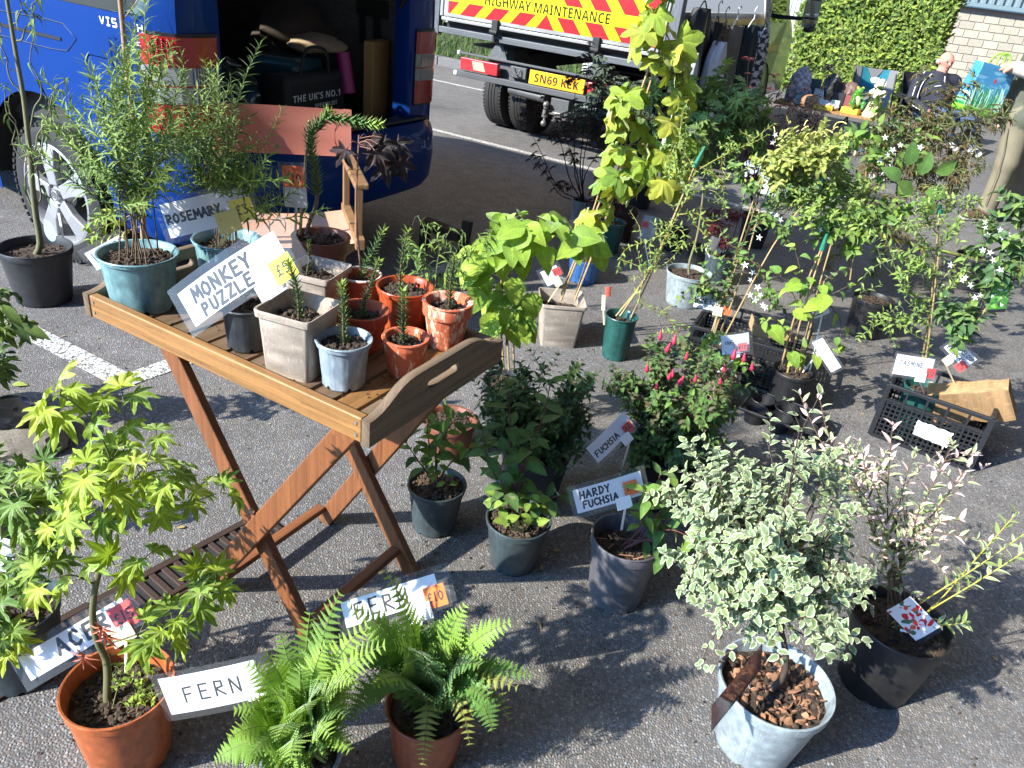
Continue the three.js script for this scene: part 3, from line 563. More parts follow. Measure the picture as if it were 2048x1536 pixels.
  part('wood_batten', box(.02, .55, .03, .7, .9, -.3, [0, 0, .04]), std([.25, .13, .07], .7), T);
  // raised boot lid, hinged at the roof
  const lid = part('boot_lid', box(.98, .05, W - .34, .49, 0, 0, [0, 0, 0], .02), paint, T, V(.82, 1.8, -W / 2)); lid.rotation.z = .3;
  part('boot_window', box(.5, .012, W - .6, .32, .032, 0), phy([.02, .025, .028], .05, { clearcoat: 1 }), lid);
  part('gas_strut', [tube([V(.78, 1.2, -.3), V(1.25, 1.9, -.3)], .011, .008), tube([V(.78, 1.2, -W + .3), V(1.25, 1.9, -W + .3)], .011, .008)], black, T);
  // lettering and swoosh on the flank
  const vis = (chars, x0) => { // cut vinyl letters as raised strokes
    const gl = { V: [[0, 1, .5, 0], [.5, 0, 1, 1]], I: [[.5, 0, .5, 1], [.1, 0, .9, 0], [.1, 1, .9, 1]], S: [[1, 1, 0, 1], [0, 1, 0, .5], [0, .5, 1, .5], [1, .5, 1, 0], [1, 0, 0, 0]], H: [[0, 0, 0, 1], [1, 0, 1, 1], [0, .5, 1, .5]] }, o = []; let cx = x0;
    for (const ch of chars) { if (gl[ch]) for (const [a, b, c, d] of gl[ch]) o.push(bar(V(cx + a * .024, 1.1 + b * .026, .0012), V(cx + c * .024, 1.1 + d * .026, .0012), .006, .0012, V(0, 0, 1), .0002)); cx += .036; } return o;
  };
  part('lettering', [...vis('VIS   H', .515)], M.white, T);
  const sw = new THREE.Shape(); sw.moveTo(.66, 1.058); sw.quadraticCurveTo(.76, 1.035, .79, 1.07); sw.quadraticCurveTo(.78, 1.09, .73, 1.098); sw.quadraticCurveTo(.765, 1.075, .73, 1.066); sw.quadraticCurveTo(.7, 1.06, .66, 1.058);
  const sg = new THREE.ExtrudeGeometry(sw, { depth: .001, bevelEnabled: false }); sg.translate(0, 0, .001); part('swoosh', bendFlank(sg, 1), M.white, T);
  // ---- what lies in the load bay: things of their own
  const inVan = (x, y, z) => V(x, y, z).applyAxisAngle(UPY, -BV).add(hubP);
  const lump = (seed, s, tip = 0) => { const g = new THREE.IcosahedronGeometry(1, 4), p = g.attributes.position, v = V(0, 0, 0); for (let i = 0; i < p.count; i++) { v.fromBufferAttribute(p, i); const k = 1 + (fbm(v.x * 2 + seed * 5 + 9, v.y * 2 + v.z * 1.7 + 9, 4) - .5) * .7; p.setXYZ(i, v.x * k * s[0], Math.max(-.75, v.y * k) * s[1], v.z * k * s[2]); } g.computeVertexNormals(); return toCreasedNormals(mergeVertices(g), 1); };
  const put = (name, label, cat, g, m, x, y, z, ry = 0) => { const o = part(numbered(name), g, m, scene, inVan(x, y, z)); o.rotation.y = -BV + ry; tag(o, label, cat); return o; };
  put('holdall', 'brown and tan canvas holdall on top of the pile in the van', 'bag', lump(1, [.2, .15, .2]), std([.05, .036, .024], .85, { map: fabricT }), .2, 1.0, -1.32);
  put('tan_jacket', 'crumpled tan cloth lying on the holdall in the van', 'jacket', lump(2, [.14, .05, .13]), std([.26, .2, .13], .9), .42, .985, -1.26, .3);
  put('storage_tub', 'dark teal plastic tub inside the van', 'tub', new RoundedBoxGeometry(.3, .3, .3, 3, .05), phy([.012, .06, .075], .35), .36, .78, -1.1, .3);
  const sheet = lump(5, [.26, .22, .24]); put('plastic_sack', 'crumpled dark green plastic sack inside the van', 'sack', sheet, phy([.01, .03, .03], .25, { clearcoat: .6 }), .3, .74, -.62, .4);
  put('plastic_sack', 'small crumpled black plastic sack by the van door post', 'sack', lump(8, [.14, .16, .13]), phy([.012, .015, .016], .25, { clearcoat: .6 }), .56, .72, -.46, .2);
  put('cardboard_box', 'flat brown cardboard box standing at the right of the van', 'box', new RoundedBoxGeometry(.06, .4, .18, 2, .006), std([.33, .2, .07], .85), .6, .82, -1.53, .2);
  put('flask', 'magenta flask standing inside the van', 'flask', xf(new THREE.CylinderGeometry(.035, .038, .2, 20), { r: [0, 0, .2] }), std([.3, .02, .14], .4), .56, .86, -1.33);
  const bag = thing('shopping_bag', 'black shopping bag with white slogan inside the van', 'bag', inVan(.52, .615, -1.08), -BV + .12);
  const bt = canvasTex(512, 320, (x, w, h) => { x.fillStyle = '#14181a'; x.fillRect(0, 0, w, h); x.fillStyle = '#cfd6d8'; x.font = 'bold 72px sans-serif'; x.fillText("THE UK'S NO.1", 8, 130, 490); x.font = 'bold 44px sans-serif'; x.fillText('SPECIALIST', 220, 196, 270); x.globalAlpha = .6; x.fillText('•••••••', 20, 196, 180); });
  const bgm = new RoundedBoxGeometry(.14, .26, .5, 3, .03); bgm.translate(0, .13, 0); part('bag_body', bgm, std([.016, .02, .02], .7), bag);
  const face = new THREE.PlaneGeometry(.42, .2, 6, 4); face.rotateY(Math.PI / 2); face.translate(.0725, .12, 0); part('printed_panel', face, std([1, 1, 1], .7, { map: bt }), bag);
  part('handle', tube([V(.05, .25, -.12), V(.06, .36, -.08), V(.05, .37, .06), V(.05, .25, .12)], .008, .008, 6, 16), std([.02, .022, .022], .8), bag);
  const wb = thing('wooden_trestle', 'dark weathered wooden trestle under the van bumper', 'trestle', V(-.62, 0, -4.25), -BV);
  const wm = std([.06, .045, .03], .85, { map: woodT }); part('beam', bar(V(.05, .14, .06), V(.26, .1, 0), .09, .05), wm, wb); part('leg', bar(V(.3, 0, .03), V(.3, .2, 0), .05, .04, V(0, 0, 1)), wm, wb); part('leg', bar(V(.06, 0, .06), V(.06, .13, .06), .05, .04, V(0, 0, 1)), wm, wb);
}
// ---------------------------------------------------------------- highway maintenance lorry
// local axes: x along the tailgate, z out of its rear face, origin under the left rear tyres
const tl = (x, y, z) => V(x, y, z).applyAxisAngle(UPY, -GRID).add(O_T);
{
  const T = thing('lorry', 'highway maintenance lorry with red and yellow chevron tailgate', 'lorry', O_T, -GRID);
  const frame = std([.16, .17, .18], .5, { map: grimeA, metalness: .3 }), steel = std([.1, .105, .11], .55, { map: grimeA }), alu = std([.5, .5, .48], .42, { map: grimeA, metalness: .4 }), dark = std([.02, .021, .022], .7), under = std([.03, .032, .032], .9);
  const cx = .92, y0 = .97, y1 = 1.4;
  // tailgate: panel with chevron sheeting
  const chev = canvasTex(1536, 300, (x, w, h) => {
    x.fillStyle = '#ece214'; x.fillRect(0, 0, w, h); x.fillStyle = '#d21f24';
    const para = (cx, ya, yb, wd, sl) => { x.beginPath(); x.moveTo(cx - wd / 2, ya); x.lineTo(cx + wd / 2, ya); x.lineTo(cx + wd / 2 + sl, yb); x.lineTo(cx - wd / 2 + sl, yb); x.fill(); };
    for (let i = 0; i < 5; i++) { const a = 150 + i * 200; para(630 - a + 150, 226, 300, 120, -70); para(900 + a - 150, 222, 300, 120, 66); para(700 - a + 150, 0, 150, 118, -130); para(830 + a - 150, 0, 150, 118, 130); }
    x.beginPath(); x.moveTo(765, 215); x.lineTo(830, 300); x.lineTo(700, 300); x.fill();
    x.fillStyle = '#16150c'; x.font = 'bold 80px sans-serif'; x.textAlign = 'center'; x.fillText('HIGHWAY MAINTENANCE', 750, 216, 930);
    x.fillStyle = '#e79a12'; x.fillRect(1100, 0, 436, 24);
  });
  part('tailgate', box(2.05, y1 - y0, .04, cx, (y0 + y1) / 2, .88, [0, 0, 0], .006), alu, T);
  const sheet = new THREE.PlaneGeometry(1.93, .38); sheet.translate(cx + .0, 1.192, .904); part('chevron_sheeting', sheet, std([1, 1, 1], .35, { map: chev }), T);
  part('tailgate_rail', [box(2.06, .026, .055, cx, y0 - .018, .88, [0, 0, 0], .005), box(.03, y1 - y0, .05, -.11, (y0 + y1) / 2, .885, [0, 0, 0], .004)], alu, T);
  for (const x of [.45, 1.395]) part('hinge', [box(.06, .12, .03, x, y0 - .02, .915, [0, 0, 0], .006), xf(new THREE.CylinderGeometry(.02, .02, .07, 12), { r: [0, 0, Math.PI / 2], p: [x, y0 - .055, .93] }), tube([V(x, y0 - .06, .93), V(x + .01, y0 - .13, .93)], .009, .016)], dark, T);
  part('cross_member', [box(2.14, .05, .05, cx, .862, .87, [0, 0, 0], .005), xf(new THREE.SphereGeometry(.018, 10, 8), { p: [.46, .85, .9] }), xf(new THREE.SphereGeometry(.018, 10, 8), { p: [1.41, .85, .9] })], frame, T);
  part('corner_post', [box(.05, .62, .06, -.165, 1.13, .87, [0, 0, 0], .006)], frame, T); part('corner_post', [box(.09, .62, .08, 1.985, 1.12, .85, [0, 0, 0], .008)], frame, T);
  part('load_bed', box(2.12, .06, 2.7, cx, .885, -.52), under, T);
  for (const [x, n] of [[-.155, 0], [1.97, 1]]) { const s = part('drop_side', [box(.03, .36, 2.36, x, 1.06, -.42, [0, 0, 0], .005), ...[0, 1, 2, 3, 4].map(k => box(.036, .012, 2.34, x, .93 + k * .05, -.42))], std([.4, .41, .4], .5, { map: grimeA }), T); part('reflective_stripe', box(.006, .05, 2.34, x + (n ? .019 : -.019), 1.19, -.42), std([.62, .42, .02], .4), s); part('top_rail', box(.04, .022, 2.36, x, 1.25, -.42), alu, s); }
  part('headboard', box(2.1, .7, .05, cx, 1.3, -1.72, [0, 0, 0], .006), std([.1, .105, .11], .6), T);
  part('load_heap', [box(1.9, .2, 2.0, cx, 1.0, -.4)], std([.03, .03, .03], .9), T);
  // chassis, bumper bar, lamps, plate
  part('chassis_rail', [box(.08, .16, 3.4, .5, .7, -1.0), box(.08, .16, 3.4, 1.34, .7, -1.0)], under, T);
  part('bumper_bar', [box(1.86, .018, .03, .99, .7, .84, [0, 0, 0], .004), box(1.84, .05, .05, .98, .535, .86, [0, 0, 0], .006), box(1.5, .13, .012, 1.1, .62, .8)], steel, T);
  part('bar_end_cap', [box(.035, .035, .06, .06, .535, .86, [0, 0, 0], .004), box(.025, .03, .04, .06, .7, .84, [0, 0, 0], .004)], std([.55, .55, .54], .5), T);
  const gus = new THREE.Shape(); gus.moveTo(-.1, -.14); gus.lineTo(.09, -.14); gus.lineTo(.02, .0); gus.quadraticCurveTo(-.04, 0, -.1, -.14); const gg = new THREE.ExtrudeGeometry(gus, { depth: .012, bevelEnabled: false }); gg.translate(.47, .845, .84); part('gusset', gg, frame, T); part('gusset', xf(gg, { p: [.93, 0, 0] }), frame, T);
  const redLens = phy([.42, .03, .035], .25, { clearcoat: .6 });
  for (const x of [.315, 1.56]) { const l = part('rear_lamp', box(.385, .1, .05, x, .624, .885, [0, 0, 0], .008), redLens, T); const q = new THREE.Shape(); q.moveTo(-.07, .035); q.lineTo(.045, .035); q.lineTo(.075, -.035); q.lineTo(-.045, -.035); q.closePath(); const g = new THREE.ExtrudeGeometry(q, { depth: .004, bevelEnabled: false }); g.translate(x, .624, .911); part('lamp_lens', g, std([.5, .36, .25], .35), l); }
  const plate = canvasTex(520, 112, (x, w, h) => { x.fillStyle = '#eda411'; x.fillRect(0, 0, w, h); x.fillStyle = '#1d1a14'; x.font = 'bold 96px sans-serif'; x.textAlign = 'center'; x.fillText('SN69 KEK', w / 2, 92, 440); });
  const np = part('number_plate', box(.52, .111, .006, 1.066, .622, .872, [-.06, 0, 0], .002), std([.5, .33, .03], .5), T); const pf = new THREE.PlaneGeometry(.512, .105); pf.rotateX(-.06); pf.translate(1.066, .6222, .8756); part('plate_face', pf, std([1, 1, 1], .4, { map: plate }), np);
  part('lamp_bracket', [box(.16, .09, .05, .68, .63, .83, [0, 0, 0], .006), tube([V(.64, .67, .87), V(.66, .63, .89), V(.7, .62, .89), V(.71, .66, .87)], .006, .006)], steel, T);
  part('tow_bracket', [box(.17, .13, .03, 1.13, .43, .87, [0, 0, 0], .006), box(.1, .1, .12, 1.13, .44, .8)], steel, T); part('tow_ball', [xf(new THREE.SphereGeometry(.027, 16, 12), { p: [1.03, .44, .93] }), tube([V(1.03, .42, .93), V(1.03, .34, .93)], .02, .028), box(.16, .03, .05, 1.09, .38, .9, [0, 0, 0], .01), xf(new THREE.SphereGeometry(.025, 12, 10), { p: [1.03, .29, .94] }), tube([V(1.03, .34, .93), V(1.03, .28, .94)], .012, .012)], std([.2, .19, .18], .45, { metalness: .5 }), T);
  part('cross_tube', [xf(new THREE.CylinderGeometry(.04, .04, .36, 16), { r: [0, 0, Math.PI / 2 - .04], p: [.78, .475, .82] }), xf(new THREE.CylinderGeometry(.045, .045, .03, 16), { r: [0, 0, Math.PI / 2], p: [.95, .478, .82] })], steel, T);
  part('cross_tube', xf(new THREE.CylinderGeometry(.04, .04, .5, 16), { r: [0, 0, Math.PI / 2 + .04], p: [1.5, .46, .82] }), steel, T);
  for (const x of [.12, .41, 1.43, 1.72]) { const w = tyre(.33, .2, .19, rubber, T, 'tyre', V(x, .33, .02), 'x'); part('wheel_disc', xf(new THREE.CylinderGeometry(.19, .19, .14, 24), { r: [0, 0, Math.PI / 2] }), std([.06, .03, .02], .8), w); }
  for (const x of [.12, 1.72]) { const w = tyre(.33, .2, .19, rubber, T, 'tyre', V(x, .33, -2.5), 'x'); part('wheel_disc', xf(new THREE.CylinderGeometry(.19, .19, .14, 24), { r: [0, 0, Math.PI / 2] }), std([.45, .45, .46], .5), w); }
  part('mudguard', [box(.62, .02, .9, .27, .74, .02), box(.62, .02, .9, 1.57, .74, .02)], dark, T); part('axle', xf(new THREE.CylinderGeometry(.06, .06, 1.4, 14), { r: [0, 0, Math.PI / 2], p: [.92, .33, .02] }), under, T);
  // cab
  const cabM = phy([.42, .44, .4], .3, { clearcoat: .9, clearcoatRoughness: .08 }), glass = phy([.015, .022, .026], .04, { clearcoat: 1, clearcoatRoughness: .02 });
  const cs = new THREE.Shape(); cs.moveTo(-1.8, .42); cs.lineTo(-1.8, 1.98); cs.quadraticCurveTo(-1.82, 2.06, -1.95, 2.06); cs.lineTo(-2.5, 2.0); cs.lineTo(-3.12, 1.22); cs.quadraticCurveTo(-3.55, 1.1, -3.62, .8); cs.lineTo(-3.62, .4); cs.lineTo(-2.98, .4); cs.absarc(-2.5, .36, .44, 0.05, Math.PI - .05, false); cs.lineTo(-1.8, .42);
  const cs2 = new THREE.Shape(cs.getPoints(16).map(p => new THREE.Vector2(-p.x, p.y)));
  const cg = new THREE.ExtrudeGeometry(cs2, { depth: 1.78, bevelEnabled: true, bevelThickness: .05, bevelSize: .03, bevelSegments: 3, curveSegments: 16 }); cg.rotateY(Math.PI / 2); cg.translate(.03, 0, 0); part('cab', toCreasedNormals(cg, .5), cabM, T);
  for (const sx of [1, -1]) {
    const ws = new THREE.Shape(); ws.moveTo(2.0, 1.16); ws.lineTo(2.98, 1.16); ws.lineTo(2.52, 1.82); ws.quadraticCurveTo(2.3, 1.88, 2.0, 1.86); ws.closePath(); const wg = new THREE.ExtrudeGeometry(ws, { depth: .012, bevelEnabled: false }); wg.rotateY(Math.PI / 2); wg.translate(sx > 0 ? 1.853 : -.037, 0, 0); part('cab_window', wg, glass, T);
    part('cab_stripe', box(.008, .07, 1.0, sx > 0 ? 1.866 : -.026, .9, -2.4), std([.62, .42, .02], .4), T);
    part('arch_liner', xf(new THREE.CylinderGeometry(.4, .4, .24, 24, 1, true, 0, Math.PI), { r: [0, 0, Math.PI / 2], p: [sx > 0 ? 1.75 : .1, .36, -2.5] }), std([.012, .012, .012], .9, { side: THREE.DoubleSide }), T);
    const mr = part('mirror', box(.09, .34, .2, sx > 0 ? 2.22 : -.38, 1.28, -2.62, [0, 0, 0], .035), dark, T); part('mirror_glass', [box(.16, .16, .004, sx > 0 ? 2.22 : -.38, 1.34, -2.514), box(.15, .08, .004, sx > 0 ? 2.22 : -.38, 1.2, -2.514)].map(g => g), std([.5, .56, .58], .05, { metalness: 1 }), mr); mr.scale.x = 1; part('mirror_arm', tube([V(sx > 0 ? 1.85 : 0, 1.22, -2.66), V(sx > 0 ? 2.2 : -.36, 1.24, -2.64)], .025, .02), dark, T);
  }
  part('louvre', [0, 1, 2, 3, 4, 5].map(k => box(.01, .022, .26, 1.99, .95 + k * .036, -1.52)), std([.45, .46, .44], .5), T);
  // coiled rope over the headboard
  const rope = []; for (let k = 0; k < 6; k++) rope.push(tube([V(1.95 + k * .012, 1.5, -1.5), V(2.02, 1.3, -1.42 - k * .03), V(2.03 + k * .008, 1.2 - k * .012, -1.52), V(2.02, 1.3, -1.64 + k * .012), V(1.95 + k * .01, 1.52, -1.6)], .011, .011, 6, 18));
  const ro = part(numbered('rope_coil'), rope, std([.42, .39, .32], .9), scene, O_T); ro.rotation.y = -GRID; tag(ro, 'coil of pale rope hanging behind the lorry cab', 'rope');
}
// ---------------------------------------------------------------- clothes hung along the lorry side
{
  const cloth = (w, h, { folds = 5, amp = .03, taper = .2, top = .5, seed = 1, split = 0 }) => {   // hanging garment: closed flattened sack with folds
    const q = rng(seed * 17), ph = q() * 6, rings = []; for (let i = 0; i <= 14; i++) { const t = i / 14, y = -t * h, ww = w * (top + (1 - top) * Math.min(1, t * 5)) * (1 + taper * t) / 2, r = []; for (let j = 0; j < 36; j++) { const a = j / 36 * TAU, f = Math.sin(a * folds + ph + t * 1.5) * amp * (.3 + t) + Math.sin(a * 2.3 * folds + t * 3) * amp * .3; r.push(V(Math.cos(a) * (ww + f * .4), y + (i === 14 ? Math.sin(a * 3 + ph) * .012 : 0), Math.sin(a) * (.045 + .02 * t) + f * .8)); } rings.push(r); }
    return loft(rings, 0);
  };
  const hang = (name, label, cat, mat, z, y, w, h, o, hangM, dx = .07) => {
    const T = thing(name, label, cat, tl(2.0 + dx, y, z), -GRID - Math.PI / 2 + (o.turn || 0), 'clothes hung along the lorry');
    part('garment', cloth(w, h, o), mat, T); part('hanger', [tube([V(-w * .3, -.02, 0), V(0, .05, 0), V(w * .3, -.02, 0)], .006, .006, 6, 10), tube([V(0, .05, 0), V(0, .09, 0), V(.025, .115, 0), V(.03, .14, -.005), V(0, .16, -.01), V(-.025, .14, -.01)], .004, .004, 5, 14)], hangM || M.blackPlastic, T); return T;
  };
  const fab = (r, g, b) => std([r, g, b], .9, { map: fabricT });
  const pat = tex(128, 128, (x, y) => { const f = fbm(x / 5, y / 9, 3); return f > .53 ? [46, 48, 56] : f > .47 ? [120, 122, 130] : [196, 196, 198]; });
  hang('black_jacket', 'black leather jacket hung at the corner of the lorry', 'jacket', std([.02, .019, .018], .45), .55, 1.3, .34, .62, { amp: .05, seed: 1 });
  hang('white_blouse', 'white blouse on a black hanger beside the black jacket', 'blouse', fab(.8, .8, .84), .36, 1.08, .34, .62, { amp: .03, seed: 2, taper: .1, top: .3 }, M.blackPlastic, .2);
  hang('white_shirt', 'long white shirt hung by the tailgate corner of the lorry', 'shirt', fab(.78, .78, .8), .72, 1.0, .2, .72, { amp: .03, seed: 12, top: .2 }, M.blackPlastic, .12);
  hang('black_trousers', 'black trousers hung beside the white blouse', 'trousers', fab(.008, .009, .014), .16, 1.2, .26, .78, { amp: .02, seed: 3, taper: -.1, top: .9 });
  hang('brown_trousers', 'dark brown trousers hung between black and taupe trousers', 'trousers', fab(.13, .085, .055), -.06, 1.16, .2, .74, { amp: .02, seed: 4, taper: -.2, top: .9 });
  hang('taupe_trousers', 'taupe cotton trousers clipped to a hanger on the lorry', 'trousers', fab(.2, .175, .14), -.4, 1.17, .34, .74, { amp: .03, seed: 5, taper: -.25, top: .8 }, M.chrome);
  hang('green_jumper', 'dark green top on a white hanger on the lorry', 'top', fab(.006, .024, .028), -.92, 1.17, .46, .82, { amp: .03, seed: 6, taper: .05, top: .4 }, M.white);
  hang('patterned_blouse', 'grey and white patterned blouse at the end of the clothes', 'blouse', std([1, 1, 1], .9, { map: pat }), -1.36, 1.15, .34, .62, { amp: .03, seed: 7, taper: .1, top: .4 });
}
// ---------------------------------------------------------------- butler's tray table
const TRAY_Y = .715;
const BT = 27.5 * D, ts = V(Math.cos(BT), 0, Math.sin(BT)), tn = V(Math.sin(BT), 0, -Math.cos(BT));   // long side, short side (away)
{
  const A = V(-.944, 0, -1.512), T = thing('tray_table', 'slatted wooden butler tray table on folding crossed legs', 'table', A, -BT);
  // local: x along the long side, z = -depth away from the lit side
  const oak = std([.42, .215, .075], .52, { map: rep(woodT, 1, 1) }), oak2 = std([.36, .18, .062], .55, { map: woodT }), leg = std([.3, .115, .045], .5, { map: woodT }), grey = std([.22, .155, .1], .75, { map: woodT });
  const Lx = .772, Lz = .452, y0 = .698, y1 = .75, t = .02;
  const uvAlong = (g, ax) => { const p = g.attributes.position, u = g.attributes.uv; for (let i = 0; i < p.count; i++) { const a = [p.getX(i), p.getY(i), p.getZ(i)], o = [0, 1, 2].filter(k => k !== ax); u.setXY(i, (a[o[0]] + a[o[1]]) * 5, a[ax] * 1.6); } return g; };
  const rb = (w, h, d, x, y, z, ax, bv = .003) => uvAlong(box(w, h, d, x, y, z, [0, 0, 0], bv), ax);
  part('side_rail', rb(Lx, y1 - y0, t, Lx / 2, (y0 + y1) / 2, -t / 2, 0), oak, T);
  part('side_rail', rb(Lx, y1 - y0, t, Lx / 2, (y0 + y1) / 2, -Lz + t / 2, 0), grey, T);
  for (const x of [t / 2, Lx - t / 2]) {   // handle ends: raised board with a slot
    const s = new THREE.Shape(), h = Lz / 2 - t - .001, b = y0, e = y1 - .002, top = y1 + .04; s.moveTo(-h - t, b + .001); s.lineTo(h + t, b + .001); s.lineTo(h + t, e); s.bezierCurveTo(h - .04, e, h - .05, top, h - .12, top); s.lineTo(-h + .12, top); s.bezierCurveTo(-h + .05, top, -h + .04, e, -h - t, e); s.closePath();
    const hl = new THREE.Path(); hl.absarc(-.045, y1 + .004, .0125, Math.PI / 2, Math.PI * 1.5); hl.absarc(.045, y1 + .004, .0125, -Math.PI / 2, Math.PI / 2); hl.closePath(); s.holes.push(hl);
    const g = new THREE.ExtrudeGeometry(s, { depth: t - .006, bevelEnabled: true, bevelThickness: .003, bevelSize: .003, bevelSegments: 2, curveSegments: 14 }); g.rotateY(Math.PI / 2); g.translate(x - t / 2 + .003 + (x > .5 ? .0215 : -.0215), 0, -Lz / 2);
    part('handle_end', uvAlong(toCreasedNormals(g, .6), 2), grey, T);
  }
  for (const [x, z] of [[.012, .001], [.012, -.451], [.76, .001], [.76, -.453]]) for (const y of [.712, .737]) part('screw', xf(new THREE.CylinderGeometry(.0035, .0035, .003, 10), { r: [Math.PI / 2, 0, 0], p: [x, y, z < -.1 ? -.4525 : .0003] }), std([.3, .27, .22], .5, { metalness: .6 }), T);
  const n = 13, sw = (Lx - .004) / n;
  for (let i = 0; i < n; i++) { const g = rb(sw - .009, .012, Lz - 2 * t - .002, .002 + (i + .5) * sw, TRAY_Y - .006 - rnd(0, .0012), -Lz / 2, 2, .002); part('slat', g, pick([grey, oak2, std([.2, .125, .07], .7, { map: woodT })]), T); }
  part('tray_batten', [rb(Lx - .05, .016, .02, Lx / 2, TRAY_Y - .0215, -.05, 0)], oak2, T); part('tray_batten', [rb(Lx - .05, .016, .02, Lx / 2, TRAY_Y - .0215, -Lz + .05, 0)], oak2, T);
  // crossed legs: outer pair and inner pair
  const foot = [onLevel(600, 1312), onLevel(338, 1222), onLevel(818, 1158), onLevel(603, 1072)].map(p => p.sub(A).applyAxisAngle(UPY, BT));
  const ty = y0 - .004, xR = .69, xL = .16;
  const lg = (f, x, z, m) => { const b = V(f.x, 0, z), top = V(x, ty, z), g = bar(V(b.x, .0, b.z), top, .022, .05, V(1, .4, 0), .004), u = g.attributes.uv, p = g.attributes.position; for (let i = 0; i < p.count; i++) u.setXY(i, (p.getX(i) + p.getZ(i)) * 6, p.getY(i) * 1.5); part('leg', g, m, T); };
  const zn = -.035, zf = -Lz + .035;
  lg(foot[0], xL, zn - .024, leg); lg(foot[1], xR + .03, zn, leg); lg(foot[2], xL, zf + .024, leg); lg(foot[3], xR + .03, zf, leg);
  part('cross_bar', [uvAlong(bar(V((foot[0].x + foot[2].x) / 2 - .03, .07, zn - .035), V((foot[0].x + foot[2].x) / 2 - .03, .07, zf + .035), .03, .018, V(0, 1, 0)), 2)], leg, T);
  part('cross_bar', [uvAlong(bar(V((foot[1].x + foot[3].x) / 2 + .03, .055, zn - .012), V((foot[1].x + foot[3].x) / 2 + .03, .055, zf + .012), .03, .018, V(0, 1, 0)), 2)], leg, T);
  for (const z of [zn + .013, zf - .013]) part('pivot_bolt', xf(new THREE.CylinderGeometry(.007, .007, .006, 12), { r: [Math.PI / 2, 0, 0], p: [(xL + xR) / 2 + .02, .36, z] }), M.chrome, T);
}
// ---------------------------------------------------------------- director's chair
{
  const c = V(-.97, 0, -2.965), T = thing('director_chair', 'folding wooden director chair with terracotta canvas back and peach seat', 'chair', c, 21 * D);
  const wood = std([.36, .2, .095], .55, { map: woodT }), canvasB = std([.5, .16, .105], .85, { map: rep(fabricT, 6, 4) }), canvasS = std([.72, .4, .27], .85, { map: rep(fabricT, 6, 6) });
  const w = .25, b = -.2, f = .22;
  // seat canvas, slightly hollow
  const sg = new THREE.PlaneGeometry(2 * w, f - b, 12, 8); sg.rotateX(-Math.PI / 2); { const p = sg.attributes.position; for (let i = 0; i < p.count; i++) { const x = p.getX(i) / w; p.setY(i, -.022 * (1 - x * x)); } } sg.translate(0, .46, (f + b) / 2); sg.computeVertexNormals(); part('seat_canvas', sg, canvasS, T);
  // back canvas band with seams
  const bg = new THREE.PlaneGeometry(2 * w + .03, .19, 18, 6); { const p = bg.attributes.position; for (let i = 0; i < p.count; i++) { const x = p.getX(i) / w; p.setZ(i, -.045 * (1 - x * x) + .004 * Math.sin(p.getY(i) * 60 + x * 3)); p.setY(i, p.getY(i) - .008 * (1 - x * x)); } } bg.translate(0, .785, b + .022); bg.computeVertexNormals(); part('back_canvas', bg, canvasB, T);
  for (const x of [.2, .215]) part('back_seam', tube([V(x, .695, b + .009), V(x, .785, b + .008), V(x, .875, b + .009)], .0012, .0012, 5, 6), std([.42, .12, .075], .85), T);
  for (const s of [-1, 1]) {
    part('back_post', uvFlat(box(.028, .42, .03, s * w, .665, b, [0, 0, 0], .004)), wood, T);
    part('front_post', uvFlat(box(.028, .23, .034, s * w, .565, f - .03, [0, 0, 0], .004)), wood, T);
    part('arm', uvFlat(box(.055, .022, f - b + .07, s * w, .69, (f + b) / 2 + .01, [0, 0, 0], .007)), wood, T);
    part('seat_rail', uvFlat(box(.036, .045, f - b + .06, s * w, .46, (f + b) / 2, [0, 0, 0], .004)), wood, T);
    part('floor_rail', uvFlat(box(.036, .036, f - b + .06, s * w, .02, (f + b) / 2, [0, 0, 0], .004)), wood, T);
    for (const z of [b + .05, f - .05]) part('cross_leg', uvFlat(bar(V(s * w, .04, z + s * .012), V(-s * w, .44, z + s * .012), .036, .018, V(0, 0, 1))), wood, T);
  }
}
function uvFlat(g) { const p = g.attributes.position, u = g.attributes.uv; for (let i = 0; i < p.count; i++) u.setXY(i, (p.getX(i) + p.getZ(i)) * 4, (p.getY(i) + p.getZ(i) * .7) * 1.6); return g; }
